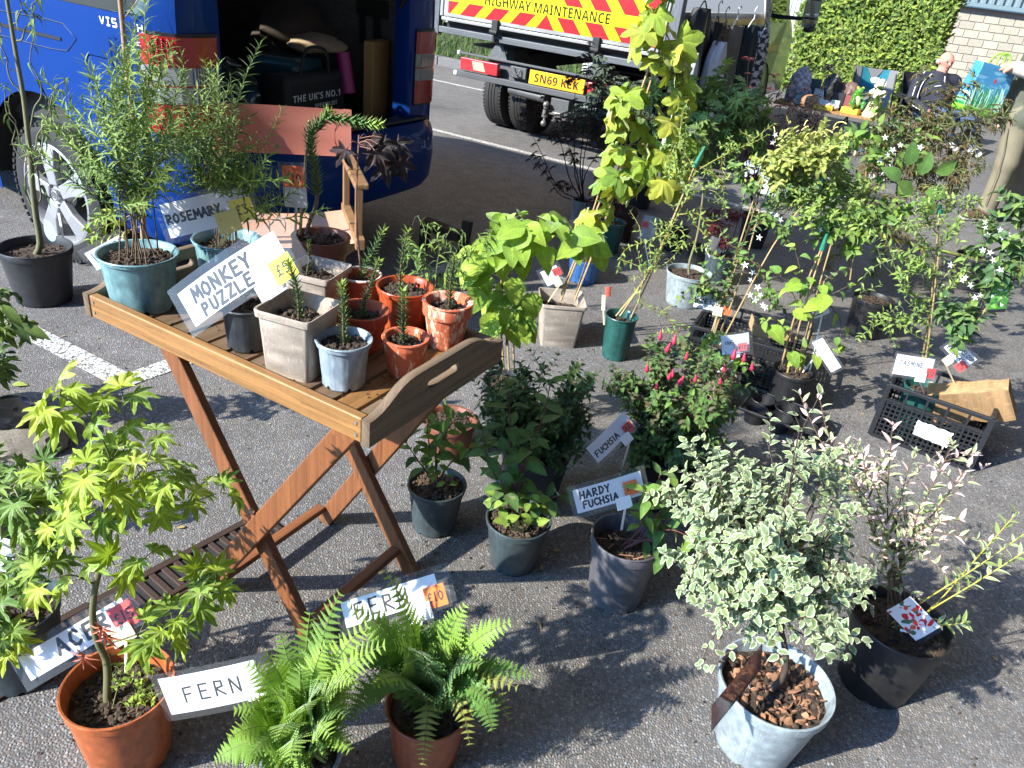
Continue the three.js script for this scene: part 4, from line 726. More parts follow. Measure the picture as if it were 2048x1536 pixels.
// ---------------------------------------------------------------- plastic crates
const crateM = std([.016, .018, .022], .5, { map: grimeA });
function crate(label, p, turn, w, d, h) {
  const T = thing('plastic_crate', label, 'crate', p, turn);
  const wall = (len, name) => {   // lattice wall in x-y
    const o = []; const cols = Math.round(len / .075), cell = len / cols;
    o.push(box(len, .016, .014, 0, h - .008, 0, [0, 0, 0], .003), box(len, .01, .012, 0, h * .72, 0), box(len, .014, .012, 0, .007, 0), box(len, .008, .011, 0, h * .36, 0));
    for (let i = 0; i <= cols; i++) o.push(box(i % cols ? .009 : .02, h - .01, .013, -len / 2 + i * cell, h / 2, .0004, [0, 0, 0], .002));
    for (let i = 0; i < cols; i++) { for (let k = 1; k < 4; k++) o.push(box(.0055, h * .68, .006, -len / 2 + (i + k / 4) * cell, h * .36, 0)); }
    for (let k = 1; k < 9; k++) if (k !== 4) o.push(box(len, .0055, .0055, 0, h * .72 * k / 9 + .006, .0003));
    return o;
  };
  const put = (len, pos, ry) => { const m = part('lattice_wall', merge(wall(len)), crateM, T, pos); m.rotation.y = ry; m.userData.kind = 'stuff'; delete m.userData.kind; };
  put(w, V(0, 0, d / 2), 0); put(w, V(0, 0, -d / 2), Math.PI); put(d - .02, V(w / 2, 0, 0), Math.PI / 2); put(d - .02, V(-w / 2, 0, 0), -Math.PI / 2);
  const fl = []; for (let i = 0; i < 12; i++) fl.push(box(w - .02, .005, .006, 0, .0045, -d / 2 + (i + .5) * d / 12)); for (let i = 0; i < 16; i++) fl.push(box(.006, .005, d - .02, -w / 2 + (i + .5) * w / 16, .0055, 0)); part('lattice_floor', fl, crateM, T);
  return T;
}
const C2 = { p: V(1.66, 0, -2.69), t: -31 * D }, C1 = { p: V(1.02, 0, -3.14), t: -22 * D };
{
  const T = crate('black plastic crate holding the jasmine pot and paper bag', C2.p, C2.t, .36, .28, .235);
  const cc = canvasTex(8, 8, (x) => { x.fillStyle = '#fff'; x.fillRect(0, 0, 8, 8); });
  // torn white paper stuck on the crate
  const s = new THREE.Shape(), q = rng(5); const pts = []; for (let i = 0; i < 40; i++) { const u = i / 40 * 4, k = Math.floor(u), f = u - k, x = [f, 1, 1 - f, 0][k] - .5, y = [0, f, 1, 1 - f][k] - .5; pts.push(new THREE.Vector2(x * .125 + (q() - .5) * .006, y * .062 + (q() - .5) * .006)); } s.setFromPoints(pts);
  const g = new THREE.ExtrudeGeometry(s, { depth: .0012, bevelEnabled: false }); const l = part(numbered('paper_patch'), g, std([.78, .77, .76], .9), scene, V(.02, .1, .148).applyAxisAngle(UPY, C2.t).add(C2.p)); l.rotation.y = C2.t; l.rotation.order = 'YXZ'; l.rotation.z = -.03; tag(l, 'torn white paper stuck on the black crate', 'paper');
  crate('black plastic crate behind the honeysuckle and kiwi pots', C1.p, C1.t, .46, .34, .2);
  // crumpled brown paper bag in the crate
  const B = thing('paper_bag', 'crumpled brown paper bag leaning out of the jasmine crate', 'bag', V(-.02, .15, .0).applyAxisAngle(UPY, C2.t).add(C2.p), C2.t + .1);
  const rings = []; for (let i = 0; i <= 8; i++) { const t = i / 8; rings.push(rsq(.075 + .005 * t, .01, t * .27, .038 - .008 * t, 3).map(v => { const k = (fbm(v.x * 40 + 9, v.y * 30 + v.z * 30, 3) - .5) * .014; v.x += k; v.z += k * 1.2; return v; })); }
  const bgm = part('bag_body', loft([rings[0].map(() => V(0, 0, 0)), ...rings, rings[8].map(v => V(v.x * .94, .262, v.z * .9)), rings[4].map(v => V(v.x * .9, .1, v.z * .8))], .5), std([.42, .25, .11], .85, { map: grimeA }), B); B.rotation.order = 'YXZ'; B.rotation.z = -1.05; B.rotation.x = .3;
  // cardboard in the other crate
  const cb = part(numbered('cardboard_tray'), [box(.16, .004, .12, 0, .0, 0), box(.16, .05, .004, 0, .025, .06), box(.004, .05, .12, -.08, .025, 0)], std([.4, .25, .12], .85), scene, V(.07, .19, .0).applyAxisAngle(UPY, C1.t).add(C1.p)); cb.rotation.y = C1.t + .3; tag(cb, 'open cardboard tray lying on the crate by the honeysuckle', 'cardboard');
  // black seed trays stacked on the ground
  const tr = thing('seed_tray', 'black plastic plant carrying tray lying behind the variegated shrub', 'tray', onLevel(1560, 850), -.5);
  part('tray_rim', [box(.3, .012, .01, 0, .06, .1, [0, 0, 0], .003), box(.3, .012, .01, 0, .06, -.1, [0, 0, 0], .003), box(.01, .012, .2, .15, .06, 0, [0, 0, 0], .003), box(.01, .012, .2, -.15, .06, 0, [0, 0, 0], .003)], crateM, tr);
  for (let i = 0; i < 3; i++) for (let j = 0; j < 2; j++) part('cell', potGeo({ R: .047, rb: .035, H: .06, lip: .1, notch: 0, seg: 20 }), crateM, tr, V(-.098 + i * .098, .0, -.048 + j * .096));
}
// ---------------------------------------------------------------- hand-written plant labels in plastic sleeves
const GL = { A: [[[0, 0], [.45, 1], [.9, 0]], [[.18, .36], [.76, .36]]], C: [[[.85, .82], [.6, 1], [.25, .9], [.05, .5], [.25, .1], [.6, 0], [.88, .16]]], D: [[[.12, 0], [.1, 1]], [[0, 1], [.55, .92], [.85, .55], [.6, .1], [.05, 0]]], E: [[[.8, 1], [.12, 1], [.1, 0], [.85, 0]], [[.1, .52], [.66, .54]]], F: [[[.82, 1], [.12, .98], [.08, 0]], [[.1, .52], [.66, .54]]], G: [[[.85, .82], [.55, 1], [.1, .7], [.1, .25], [.5, 0], [.85, .2], [.85, .45], [.5, .45]]], H: [[[.08, 0], [.1, 1]], [[.85, 0], [.85, 1]], [[.1, .5], [.85, .52]]], I: [[[.3, 0], [.32, 1]]], J: [[[.1, 1], [.9, 1]], [[.55, 1], [.5, .15], [.25, 0], [.05, .18]]], K: [[[.1, 0], [.12, 1]], [[.85, 1], [.12, .45], [.9, 0]]], L: [[[.12, 1], [.1, 0], [.85, .02]]], M: [[[.02, 0], [.14, 1], [.5, .3], [.88, 1], [1, 0]]], N: [[[.08, 0], [.1, 1], [.82, 0], [.86, 1]]], O: [[[.45, 1], [.1, .75], [.08, .3], [.42, 0], [.8, .25], [.82, .7], [.45, 1]]], P: [[[.1, 0], [.12, 1], [.7, .95], [.75, .6], [.12, .48]]], R: [[[.1, 0], [.12, 1], [.7, .95], [.72, .6], [.12, .5], [.85, 0]]], S: [[[.8, .88], [.45, 1], [.15, .8], [.4, .55], [.75, .35], [.6, .05], [.1, .05]]], T: [[[.0, 1], [.9, 1]], [[.46, 1], [.44, 0]]], U: [[[.08, 1], [.12, .2], [.45, 0], [.78, .2], [.84, 1]]], V: [[[.02, 1], [.42, 0], [.86, 1]]], W: [[[.0, 1], [.2, 0], [.48, .7], [.75, 0], [1, 1]]], X: [[[0, 1], [.85, 0]], [[.85, 1], [0, 0]]], Y: [[[.05, 1], [.42, .5], [.8, 1]], [[.42, .5], [.38, 0]]], Z: [[[.05, 1], [.85, 1], [.05, 0], [.9, .02]]], '£': [[[.78, .85], [.55, 1], [.32, .8], [.35, .2], [.08, 0], [.35, .12], [.8, .02]], [[.1, .5], [.6, .52]]], 0: [[[.4, 1], [.1, .7], [.1, .3], [.4, 0], [.7, .3], [.7, .7], [.4, 1]]], 1: [[[.35, 1], [.3, 0]]], 2: [[[.1, .8], [.4, 1], [.7, .75], [.1, .02], [.8, .02]]], 3: [[[.1, .95], [.7, .95], [.35, .58], [.72, .35], [.5, .02], [.08, .08]]], 5: [[[.75, 1], [.2, .98], [.15, .58], [.6, .6], [.72, .25], [.4, 0], [.08, .08]]], 6: [[[.65, 1], [.2, .6], [.12, .2], [.4, 0], [.7, .2], [.5, .48], [.15, .35]]], 8: [[[.45, .52], [.15, .75], [.42, 1], [.7, .78], [.15, .25], [.42, 0], [.72, .22], [.45, .52]]] };
function hand(x, s, px, py, size, lw, col = '#17171a', sp = 1.12) {   // baseline at px,py
  x.strokeStyle = col; x.lineWidth = lw * 1.25; x.lineCap = x.lineJoin = 'round'; let cx = px; const q = rng(s.length * 7 + size | 0);
  for (const ch of s) {
    if (ch === ' ') { cx += size * .5; continue; } const w = size * (ch === 'I' || ch === '1' ? .36 : .72), dy = (q() - .5) * size * .1, sl = (q() - .3) * .1;
    for (const st of GL[ch] || []) { x.beginPath(); st.forEach(([a, b], i) => { const X = cx + a * w + b * sl * size, Y = py - dy - b * size; i ? x.lineTo(X, Y) : x.moveTo(X, Y); }); x.stroke(); }
    cx += w * sp + size * .1;
  }
}
const sleeveM = phy([.97, .98, .98], .05, { transmission: .96, thickness: 0, ior: 1.42, side: THREE.DoubleSide });
function bent(w, h, bend, nx = 12, ny = 3) { const g = new THREE.PlaneGeometry(w, h, nx, ny), p = g.attributes.position; for (let i = 0; i < p.count; i++) { const u = p.getX(i) / w * 2; p.setZ(i, -bend * u * u); } g.computeVertexNormals(); return g; }
// three measured corners of the card: top left, top right, bottom left (points in space)
function plantLabel(label, TL, TR, BL, { draw, sleeve = .014, sticker, bend = .004, stake, cardM, group, ext = [0, 0], tint } = {}) {
  const u = TR.clone().sub(TL), v = TL.clone().sub(BL), w = u.length(); u.normalize(); v.addScaledVector(u, -v.dot(u)); const h = v.length(); v.normalize(); const n = V(0, 0, 0).crossVectors(u, v);
  const c = TL.clone().addScaledVector(u, w / 2).addScaledVector(v, -h / 2);
  const T = thing('plant_label', label, 'label', c, 0, group); T.quaternion.setFromRotationMatrix(new THREE.Matrix4().makeBasis(u, v, n));
  if (draw) { const t = canvasTex(640, Math.round(640 * h / w), (x, W, H) => { x.fillStyle = tint || '#f2f2f5'; x.fillRect(0, 0, W, H); draw(x, W, H); }); part('card', bent(w, h, bend), std([.86, .86, .88], .7, { map: t }), T); }
  else part('card', bent(w, h, bend), cardM || std([.8, .8, .82], .7), T);
  if (sleeve) { const sg = bent(w + sleeve * 2 + ext[0], h + sleeve * 2, bend * 1.15); sg.translate(ext[0] / 2, 0, .0022); part('sleeve', sg, sleeveM, T); }
  if (sticker) { const { at: [sx, sy], s: sz, c: col, text } = sticker; const st = canvasTex(160, 160, (x) => { x.fillStyle = col; x.fillRect(0, 0, 160, 160); hand(x, text, text.length > 2 ? 16 : 30, 112, 66, 8, '#141014', 1.0); }); const g = new THREE.PlaneGeometry(sz, sz * (sticker.ar || 1)); g.translate(sx, sy, .0042); part('price_sticker', g, std([1, 1, 1], .75, { map: st }), T); const m = new THREE.PlaneGeometry(sz * 1.35, sz * 1.3); m.translate(sx, sy, .0053); part('sticker_sleeve', m, sleeveM, T); }
  if (stake) { // clip head and spike, drawn in the label's own plane: head centre x,y, size, spike end
    const { x, y, w: hw = .03, h: hh = .03, end, m = M.white } = stake, o = [], z = stake.front ? .008 : -.004; o.push(box(hw, hh, .0022, x, y, z, [0, 0, 0], .001));
    part('stake_head', merge(o), m, T); if (end) { const inv = new THREE.Matrix4().compose(T.position, T.quaternion, T.scale).invert(), e = end.clone().applyMatrix4(inv); part('spike', bar(V(x, y - hh / 2 + .002, z), e, .006, .002, V(0, 0, 1), .0005), m, T); }
  }
  return T;
}
// ---------------------------------------------------------------- figures: one continuous skin over jointed bones
function skin(bones, c, half, res, k = .03) {
  const mc = new MarchingCubes(res, new THREE.MeshStandardMaterial(), false, false, 120000); mc.isolation = 0;
  const B = bones.map(b => { const [ax, ay, az, ar, bx, by, bz, br] = b, dx = bx - ax, dy = by - ay, dz = bz - az; return { ax, ay, az, ar, dx, dy, dz, br, l: dx * dx + dy * dy + dz * dz + 1e-9, col: b[8], kk: b[9] ?? k }; });
  const dist = (b, x, y, z) => { const px = x - b.ax, py = y - b.ay, pz = z - b.az; let t = (px * b.dx + py * b.dy + pz * b.dz) / b.l; t = t < 0 ? 0 : t > 1 ? 1 : t; const ex = px - b.dx * t, ey = py - b.dy * t, ez = pz - b.dz * t; return Math.sqrt(ex * ex + ey * ey + ez * ez) - (b.ar + (b.br - b.ar) * t); };
  const h = res / 2, f = mc.field;
  for (let z = 0; z < res; z++) for (let y = 0; y < res; y++) for (let x = 0; x < res; x++) {
    const X = c.x + (x - h) / h * half, Y = c.y + (y - h) / h * half, Z = c.z + (z - h) / h * half; let d = 1;
    for (const b of B) { const q = dist(b, X, Y, Z); if (q - d > .12) continue; const t = Math.max(b.kk - Math.abs(d - q), 0) / b.kk; d = Math.min(d, q) - t * t * b.kk * .25; }
    f[z * res * res + y * res + x] = -d;
  }
  mc.update();
  const n = mc.count, pos = new Float32Array(n * 3), col = new Float32Array(n * 3);
  for (let i = 0; i < n; i++) {
    const X = pos[i * 3] = c.x + mc.positionArray[i * 3] * half, Y = pos[i * 3 + 1] = c.y + mc.positionArray[i * 3 + 1] * half, Z = pos[i * 3 + 2] = c.z + mc.positionArray[i * 3 + 2] * half;
    let best = 9, cc = [.5, .5, .5]; for (const b of B) { const q = dist(b, X, Y, Z); if (q < best) { best = q; cc = b.col; } } const v = 1 + (fbm(X * 20 + 50, Y * 20 + Z * 13 + 50, 2) - .5) * .22; col.set([cc[0] * v, cc[1] * v, cc[2] * v], i * 3);
  }
  const g = new THREE.BufferGeometry(); g.setAttribute('position', new THREE.BufferAttribute(pos, 3)); g.setAttribute('color', new THREE.BufferAttribute(col, 3));
  const m = mergeVertices(g, 1e-5); m.computeVertexNormals(); return m;
}
function headBones(c, r, F, skinC, hairC, turnSide) {   // F: facing direction
  const S = V(F.z, 0, -F.x), p = (f, s, u) => [c.x + F.x * f * r + S.x * s * r, c.y + u * r, c.z + F.z * f * r + S.z * s * r], b = (A, ra, Bq, rb, col, k = .012) => [...A, ra * r, ...Bq, rb * r, col, k];
  const lip = [skinC[0] * .8, skinC[1] * .5, skinC[2] * .5], dk = [.02, .016, .014];
  return [b(p(-.15, 0, .35), .86, p(.1, 0, .2), .82, skinC), b(p(.22, 0, -.1), .66, p(.3, 0, -.7), .42, skinC), b(p(.1, 0, -.5), .62, p(.28, 0, -.85), .34, skinC), b(p(.8, 0, .12), .1, p(1.0, 0, -.2), .17, skinC), b(p(.72, -.4, .3), .16, p(.72, .4, .3), .16, skinC),
    b(p(.8, -.32, .1), .1, p(.8, -.26, .1), .1, dk, .004), b(p(.8, .32, .1), .1, p(.8, .26, .1), .1, dk, .004), b(p(.74, -.22, -.52), .07, p(.74, .22, -.52), .07, lip, .006),
    b(p(-.05, -.86, .05), .16, p(-.1, -.88, -.2), .12, skinC), b(p(-.05, .86, .05), .16, p(-.1, .88, -.2), .12, skinC), ...(hairC ? [b(p(-.45, -.3, .1), .62, p(-.45, .3, .1), .62, hairC), b(p(-.5, 0, -.3), .5, p(-.5, 0, .4), .6, hairC)] : [])];
}
const handBones = (w, dir, up, L, col) => { const S = V(0, 0, 0).crossVectors(dir, up).normalize(), o = [], q = (a, b, c) => { const v = w.clone().addScaledVector(dir, a * L).addScaledVector(S, b * L).addScaledVector(up, c * L); return [v.x, v.y, v.z]; }; o.push([...q(0, 0, 0), L * .2, ...q(.42, 0, 0), L * .22, col, .008]); [[-.2, .8], [-.07, .95], [.07, 1], [.2, .9]].forEach(([s, l]) => { o.push([...q(.45, s, 0), L * .085, ...q(.45 + .3 * l, s * 1.05, -.08), L * .08, col, .004], [...q(.45 + .3 * l, s * 1.05, -.08), L * .08, ...q(.45 + .42 * l, s * 1.02, -.32), L * .065, col, .004]); }); o.push([...q(.12, -.22, 0), L * .1, ...q(.4, -.42, -.12), L * .08, col, .004]); return o; };
const skinMat = std([1, 1, 1], .82, { vertexColors: true });
{
  const T = thing('person', 'seated man in navy track top with white stripes and blue jeans', 'person', V(4.75, 0, -10.2));
  const navy = [.012, .014, .026], jean = [.045, .075, .15], sk = [.55, .24, .17], shoe = [.4, .4, .4], o = T.position, q = (x, y, z) => [x - o.x, y - o.y, z - o.z];
  const b = (A, ra, B2, rb, c) => [...q(...A), ra, ...q(...B2), rb, c];
  const bones = [b([4.76, .36, -10.4], .17, [4.75, .6, -10.42], .175, navy), b([4.8, .45, -10.32], .15, [4.8, .55, -10.34], .14, navy), b([4.58, .72, -10.48], .085, [4.93, .73, -10.45], .085, navy), b([4.75, .62, -10.44], .15, [4.75, .72, -10.46], .12, navy), b([4.75, .76, -10.46], .06, [4.76, .86, -10.45], .055, sk),
    b([4.53, .71, -10.48], .075, [4.47, .47, -10.36], .06, navy), b([4.47, .47, -10.36], .058, [4.6, .4, -10.14], .045, navy), b([4.97, .72, -10.45], .07, [5.03, .5, -10.35], .056, navy), b([5.03, .5, -10.35], .055, [4.95, .42, -10.14], .045, navy),
    b([4.7, .33, -10.36], .105, [4.84, .38, -9.98], .075, jean), b([4.84, .38, -9.98], .072, [4.93, .1, -10.0], .05, jean), b([4.85, .33, -10.36], .105, [5.04, .38, -9.96], .075, jean), b([5.04, .38, -9.96], .072, [5.1, .1, -9.72], .05, jean), b([4.7, .33, -10.4], .12, [4.86, .33, -10.4], .12, jean),
    b([4.93, .055, -9.99], .048, [4.99, .035, -9.86], .034, shoe), b([5.1, .055, -9.7], .048, [5.2, .035, -9.6], .034, shoe)];
  const F = V(.1, 0, 1).normalize(), hc = V(4.77 - o.x, .93, -10.44 - o.z);
  const g = merge([skin([...bones, ...handBones(V(...q(4.62, .39, -10.1)), V(.5, -.5, .7).normalize(), V(.2, .8, .5).normalize(), .14, sk), ...handBones(V(...q(4.94, .41, -10.1)), V(-.2, -.4, .9).normalize(), V(0, .9, .4).normalize(), .14, sk)], V(.07, .5, -.05), .62, 104), skin([...headBones(hc, .094, F, sk, null), [hc.x - .075, hc.y - .005, hc.z - .05, .028, hc.x + .075, hc.y - .005, hc.z - .05, .028, [.36, .33, .3], .01], [hc.x - .06, hc.y + .0, hc.z - .075, .03, hc.x + .06, hc.y, hc.z - .075, .03, [.36, .33, .3], .01], [hc.x, hc.y - .16, hc.z, .055, hc.x, hc.y - .06, hc.z, .055, sk, .02]], hc, .17, 52, .012)]);
  part('body', g, skinMat, T);
  const wh = std([.75, .75, .78], .8), st = pts => tube(pts.map(p => V(...q(...p))), .006, .006, 5, 14);
  part('sleeve_stripe', st([[4.56, .805, -10.44], [4.5, .7, -10.405], [4.46, .55, -10.33], [4.455, .44, -10.29], [4.53, .39, -10.15]]), wh, T); part('sleeve_stripe', st([[4.62, .79, -10.37], [4.565, .7, -10.39], [4.525, .53, -10.335], [4.525, .47, -10.27], [4.6, .43, -10.125]]), wh, T);
  part('chest_piping', st([[4.66, .66, -10.275], [4.75, .68, -10.27], [4.86, .66, -10.285]]), wh, T); part('collar_zip', st([[4.77, .78, -10.34], [4.77, .72, -10.3], [4.775, .67, -10.268]]), wh, T);
  const ch = (label, p, ry, m1, m2) => { const K = thing('camp_chair', label, 'chair', p, ry); const bk = new THREE.PlaneGeometry(.48, .46, 8, 6); { const a = bk.attributes.position; for (let i = 0; i < a.count; i++) a.setZ(i, -.05 * (1 - (a.getX(i) / .24) ** 2)); } bk.rotateX(-.2); bk.translate(0, .53, -.25); bk.computeVertexNormals(); part('back_panel', bk, m1, K); const se = new THREE.PlaneGeometry(.5, .42, 6, 6); se.rotateX(-Math.PI / 2 + .12); se.translate(0, .29, -.02); part('seat_panel', se, m2, K);
    for (const s of [-1, 1]) { part('frame_tube', tube([V(s * .26, 0, .2), V(s * .25, .3, -.05), V(s * .25, .76, -.31)], .011, .011, 6, 10), M.blackPlastic, K); part('frame_tube', tube([V(s * .27, 0, -.24), V(s * .26, .3, .18), V(s * .27, .5, .2)], .011, .011, 6, 10), M.blackPlastic, K); part('arm_rest', box(.055, .02, .4, s * .28, .5, 0, [0, 0, 0], .006), M.blackPlastic, K); } return K; };
  ch('black folding camp chair with the seated man in it', V(4.72, 0, -10.5), .1, std([.015, .016, .02], .9), std([.015, .016, .02], .9));
  const K = ch('teal and grey folding camp chair standing empty by the hedge', V(4.02, 0, -10.35), -.1, std([.012, .16, .22], .85), std([.012, .15, .2], .85));
  for (const s of [-1, 1]) { const pn = new THREE.PlaneGeometry(.1, .46, 3, 4); pn.rotateX(-.2); pn.rotateY(-s * .3); pn.translate(s * .205, .53, -.252); part('side_panel', pn, std([.18, .18, .19], .85), K); }
  const vs = new THREE.Shape(); vs.moveTo(-.1, .13); vs.lineTo(.1, .13); vs.lineTo(0, -.02); vs.closePath(); const vg = new THREE.ShapeGeometry(vs); vg.rotateX(-.2); vg.translate(0, .62, -.304); part('neck_panel', vg, std([.16, .16, .17], .85), K);
}
{
  const T = thing('person', 'walking man in olive jacket and khaki trousers carrying a shopping bag', 'person', V(3.75, 0, -6.6));
  const ol = [.075, .078, .05], kh = [.17, .145, .09], sk = [.5, .26, .17], cream = [.5, .44, .36], sh = [.09, .045, .028], o = V(3.8, 0, -6.6), q = (x, y, z) => [x - o.x, y, z - o.z], b = (A, ra, B2, rb, c) => [...q(...A), ra, ...q(...B2), rb, c];
  const bones = [b([3.78, .88, -6.62], .165, [3.8, 1.1, -6.62], .17, ol), b([3.8, 1.1, -6.62], .17, [3.82, 1.36, -6.62], .16, ol), b([3.8, 1.42, -6.44], .09, [3.84, 1.42, -6.8], .09, ol), b([3.78, .82, -6.52], .12, [3.8, .82, -6.72], .12, ol), b([3.82, 1.45, -6.62], .06, [3.8, 1.56, -6.62], .058, sk),
    b([3.76, .84, -6.55], .115, [3.77, .48, -6.5], .085, kh), b([3.77, .48, -6.5], .08, [3.77, .1, -6.52], .068, kh), b([3.84, .84, -6.7], .115, [3.98, .48, -6.72], .085, kh), b([3.98, .48, -6.72], .08, [4.1, .1, -6.72], .068, kh),
    b([3.79, .06, -6.51], .05, [3.6, .035, -6.47], .036, sh), b([4.12, .06, -6.72], .05, [3.95, .035, -6.68], .036, sh),
    b([3.76, 1.39, -6.43], .085, [3.74, 1.14, -6.36], .07, ol), b([3.74, 1.14, -6.36], .064, [3.52, 1.17, -6.45], .05, cream), b([3.86, 1.39, -6.82], .085, [3.9, 1.1, -6.88], .066, ol), b([3.9, 1.1, -6.88], .062, [3.84, .86, -6.84], .05, ol)];
  const F = V(-1, 0, .15).normalize(), hc = V(3.77 - o.x, 1.66, -6.62 - o.z);
  part('body', merge([skin([...bones, ...handBones(V(...q(3.5, 1.17, -6.46)), V(-.95, -.2, -.2).normalize(), V(0, 1, 0), .17, sk), ...handBones(V(...q(3.84, .84, -6.84)), V(-.1, -1, 0).normalize(), V(1, 0, 0), .17, sk)], V(.05, .8, -.02), .95, 128), skin([...headBones(hc, .105, F, sk, [.2, .19, .18]), [hc.x, hc.y - .18, hc.z, .058, hc.x, hc.y - .06, hc.z, .058, sk, .02]], hc, .19, 52, .012)]), skinMat, T);
  part('sole', [xf(new RoundedBoxGeometry(.27, .022, .09, 2, .01), { p: q(3.69, .012, -6.49), r: [0, .2, 0] })], std([.3, .27, .24], .8), T); part('sole', [xf(new RoundedBoxGeometry(.27, .022, .09, 2, .01), { p: q(4.03, .012, -6.7), r: [0, .2, 0] })], std([.3, .27, .24], .8), T);
  part('trouser_crease', tube([V(...q(3.66, .74, -6.48)), V(...q(3.68, .5, -6.43)), V(...q(3.71, .14, -6.45))], .004, .004, 5, 10), std([.14, .12, .075], .85), T);
  // large printed shopping bag in his hand
  const S = thing('shopping_bag', 'large blue and green shopping bag held by the walking man', 'bag', at(1945, 228, -6.48).add(V(0, 0, 0)), .2);
  const pr = canvasTex(512, 512, (x, w, h) => { const q2 = rng(9); x.fillStyle = '#3f84a8'; x.fillRect(0, 0, w, h); for (let i = 0; i < 26; i++) { x.fillStyle = ['#7fb0c8', '#2c6a90', '#b5cfd8'][i % 3]; x.globalAlpha = .35; x.beginPath(); x.ellipse(q2() * w, q2() * 220, 20 + q2() * 60, 8 + q2() * 18, 0, 0, 7); x.fill(); } x.globalAlpha = 1; x.fillStyle = '#1f7a3c'; x.fillRect(0, 380, w, 132); for (let i = 0; i < 150; i++) { x.strokeStyle = ['#1d7a3f', '#3fa35a', '#0f5a30', '#8fcf8e', '#d5ead8'][i % 5]; x.lineWidth = 3 + q2() * 7; const X = q2() * w, Y = 180 + q2() * 200; x.beginPath(); x.moveTo(X, 460); x.quadraticCurveTo(X, Y + 60, X + (q2() - .5) * 90, Y); x.stroke(); } x.fillStyle = '#7fc43a'; x.fillRect(0, 440, w, 72); x.fillStyle = '#c62a3a'; x.beginPath(); x.ellipse(270, 150, 16, 26, 0, 0, 7); x.fill(); });
  const bw = .165, bd = .07, bh = .36, rings = []; for (let i = 0; i <= 8; i++) { const t = i / 8; rings.push(rsq(bw * (1 - .06 * t), .012, t * bh, bd * (1 - .25 * t), 4).map(v => { v.x += (fbm(v.x * 15 + 3, v.y * 14, 2) - .5) * .03; v.z += (fbm(v.x * 18 + 9, v.y * 12 + 5, 2) - .5) * .03; return v; })); }
  const bg = loft([rings[0].map(() => V(0, 0, 0)), ...rings, rings[8].map(v => V(v.x * .96, bh - .012, v.z * .9)), rings[4].map(v => V(v.x * .9, bh * .5, v.z * .8))], 0); { const p = bg.attributes.position, u = bg.attributes.uv; for (let i = 0; i < p.count; i++) u.setXY(i, p.getX(i) / (2 * bw) + .5, p.getY(i) / bh); } part('bag_body', bg, phy([1, 1, 1], .35, { map: pr, clearcoat: .4 }), S);
  for (const z of [bd * .7, -bd * .7]) part('handle', tube([V(-.05, bh - .03, z), V(-.02, bh + .07, z * .5), V(.05, bh + .09, z * .4), V(.09, bh - .03, z)], .008, .008, 6, 14), std([.25, .6, .05], .6), S);
  S.rotation.order = 'YXZ'; S.rotation.z = -.12;
}
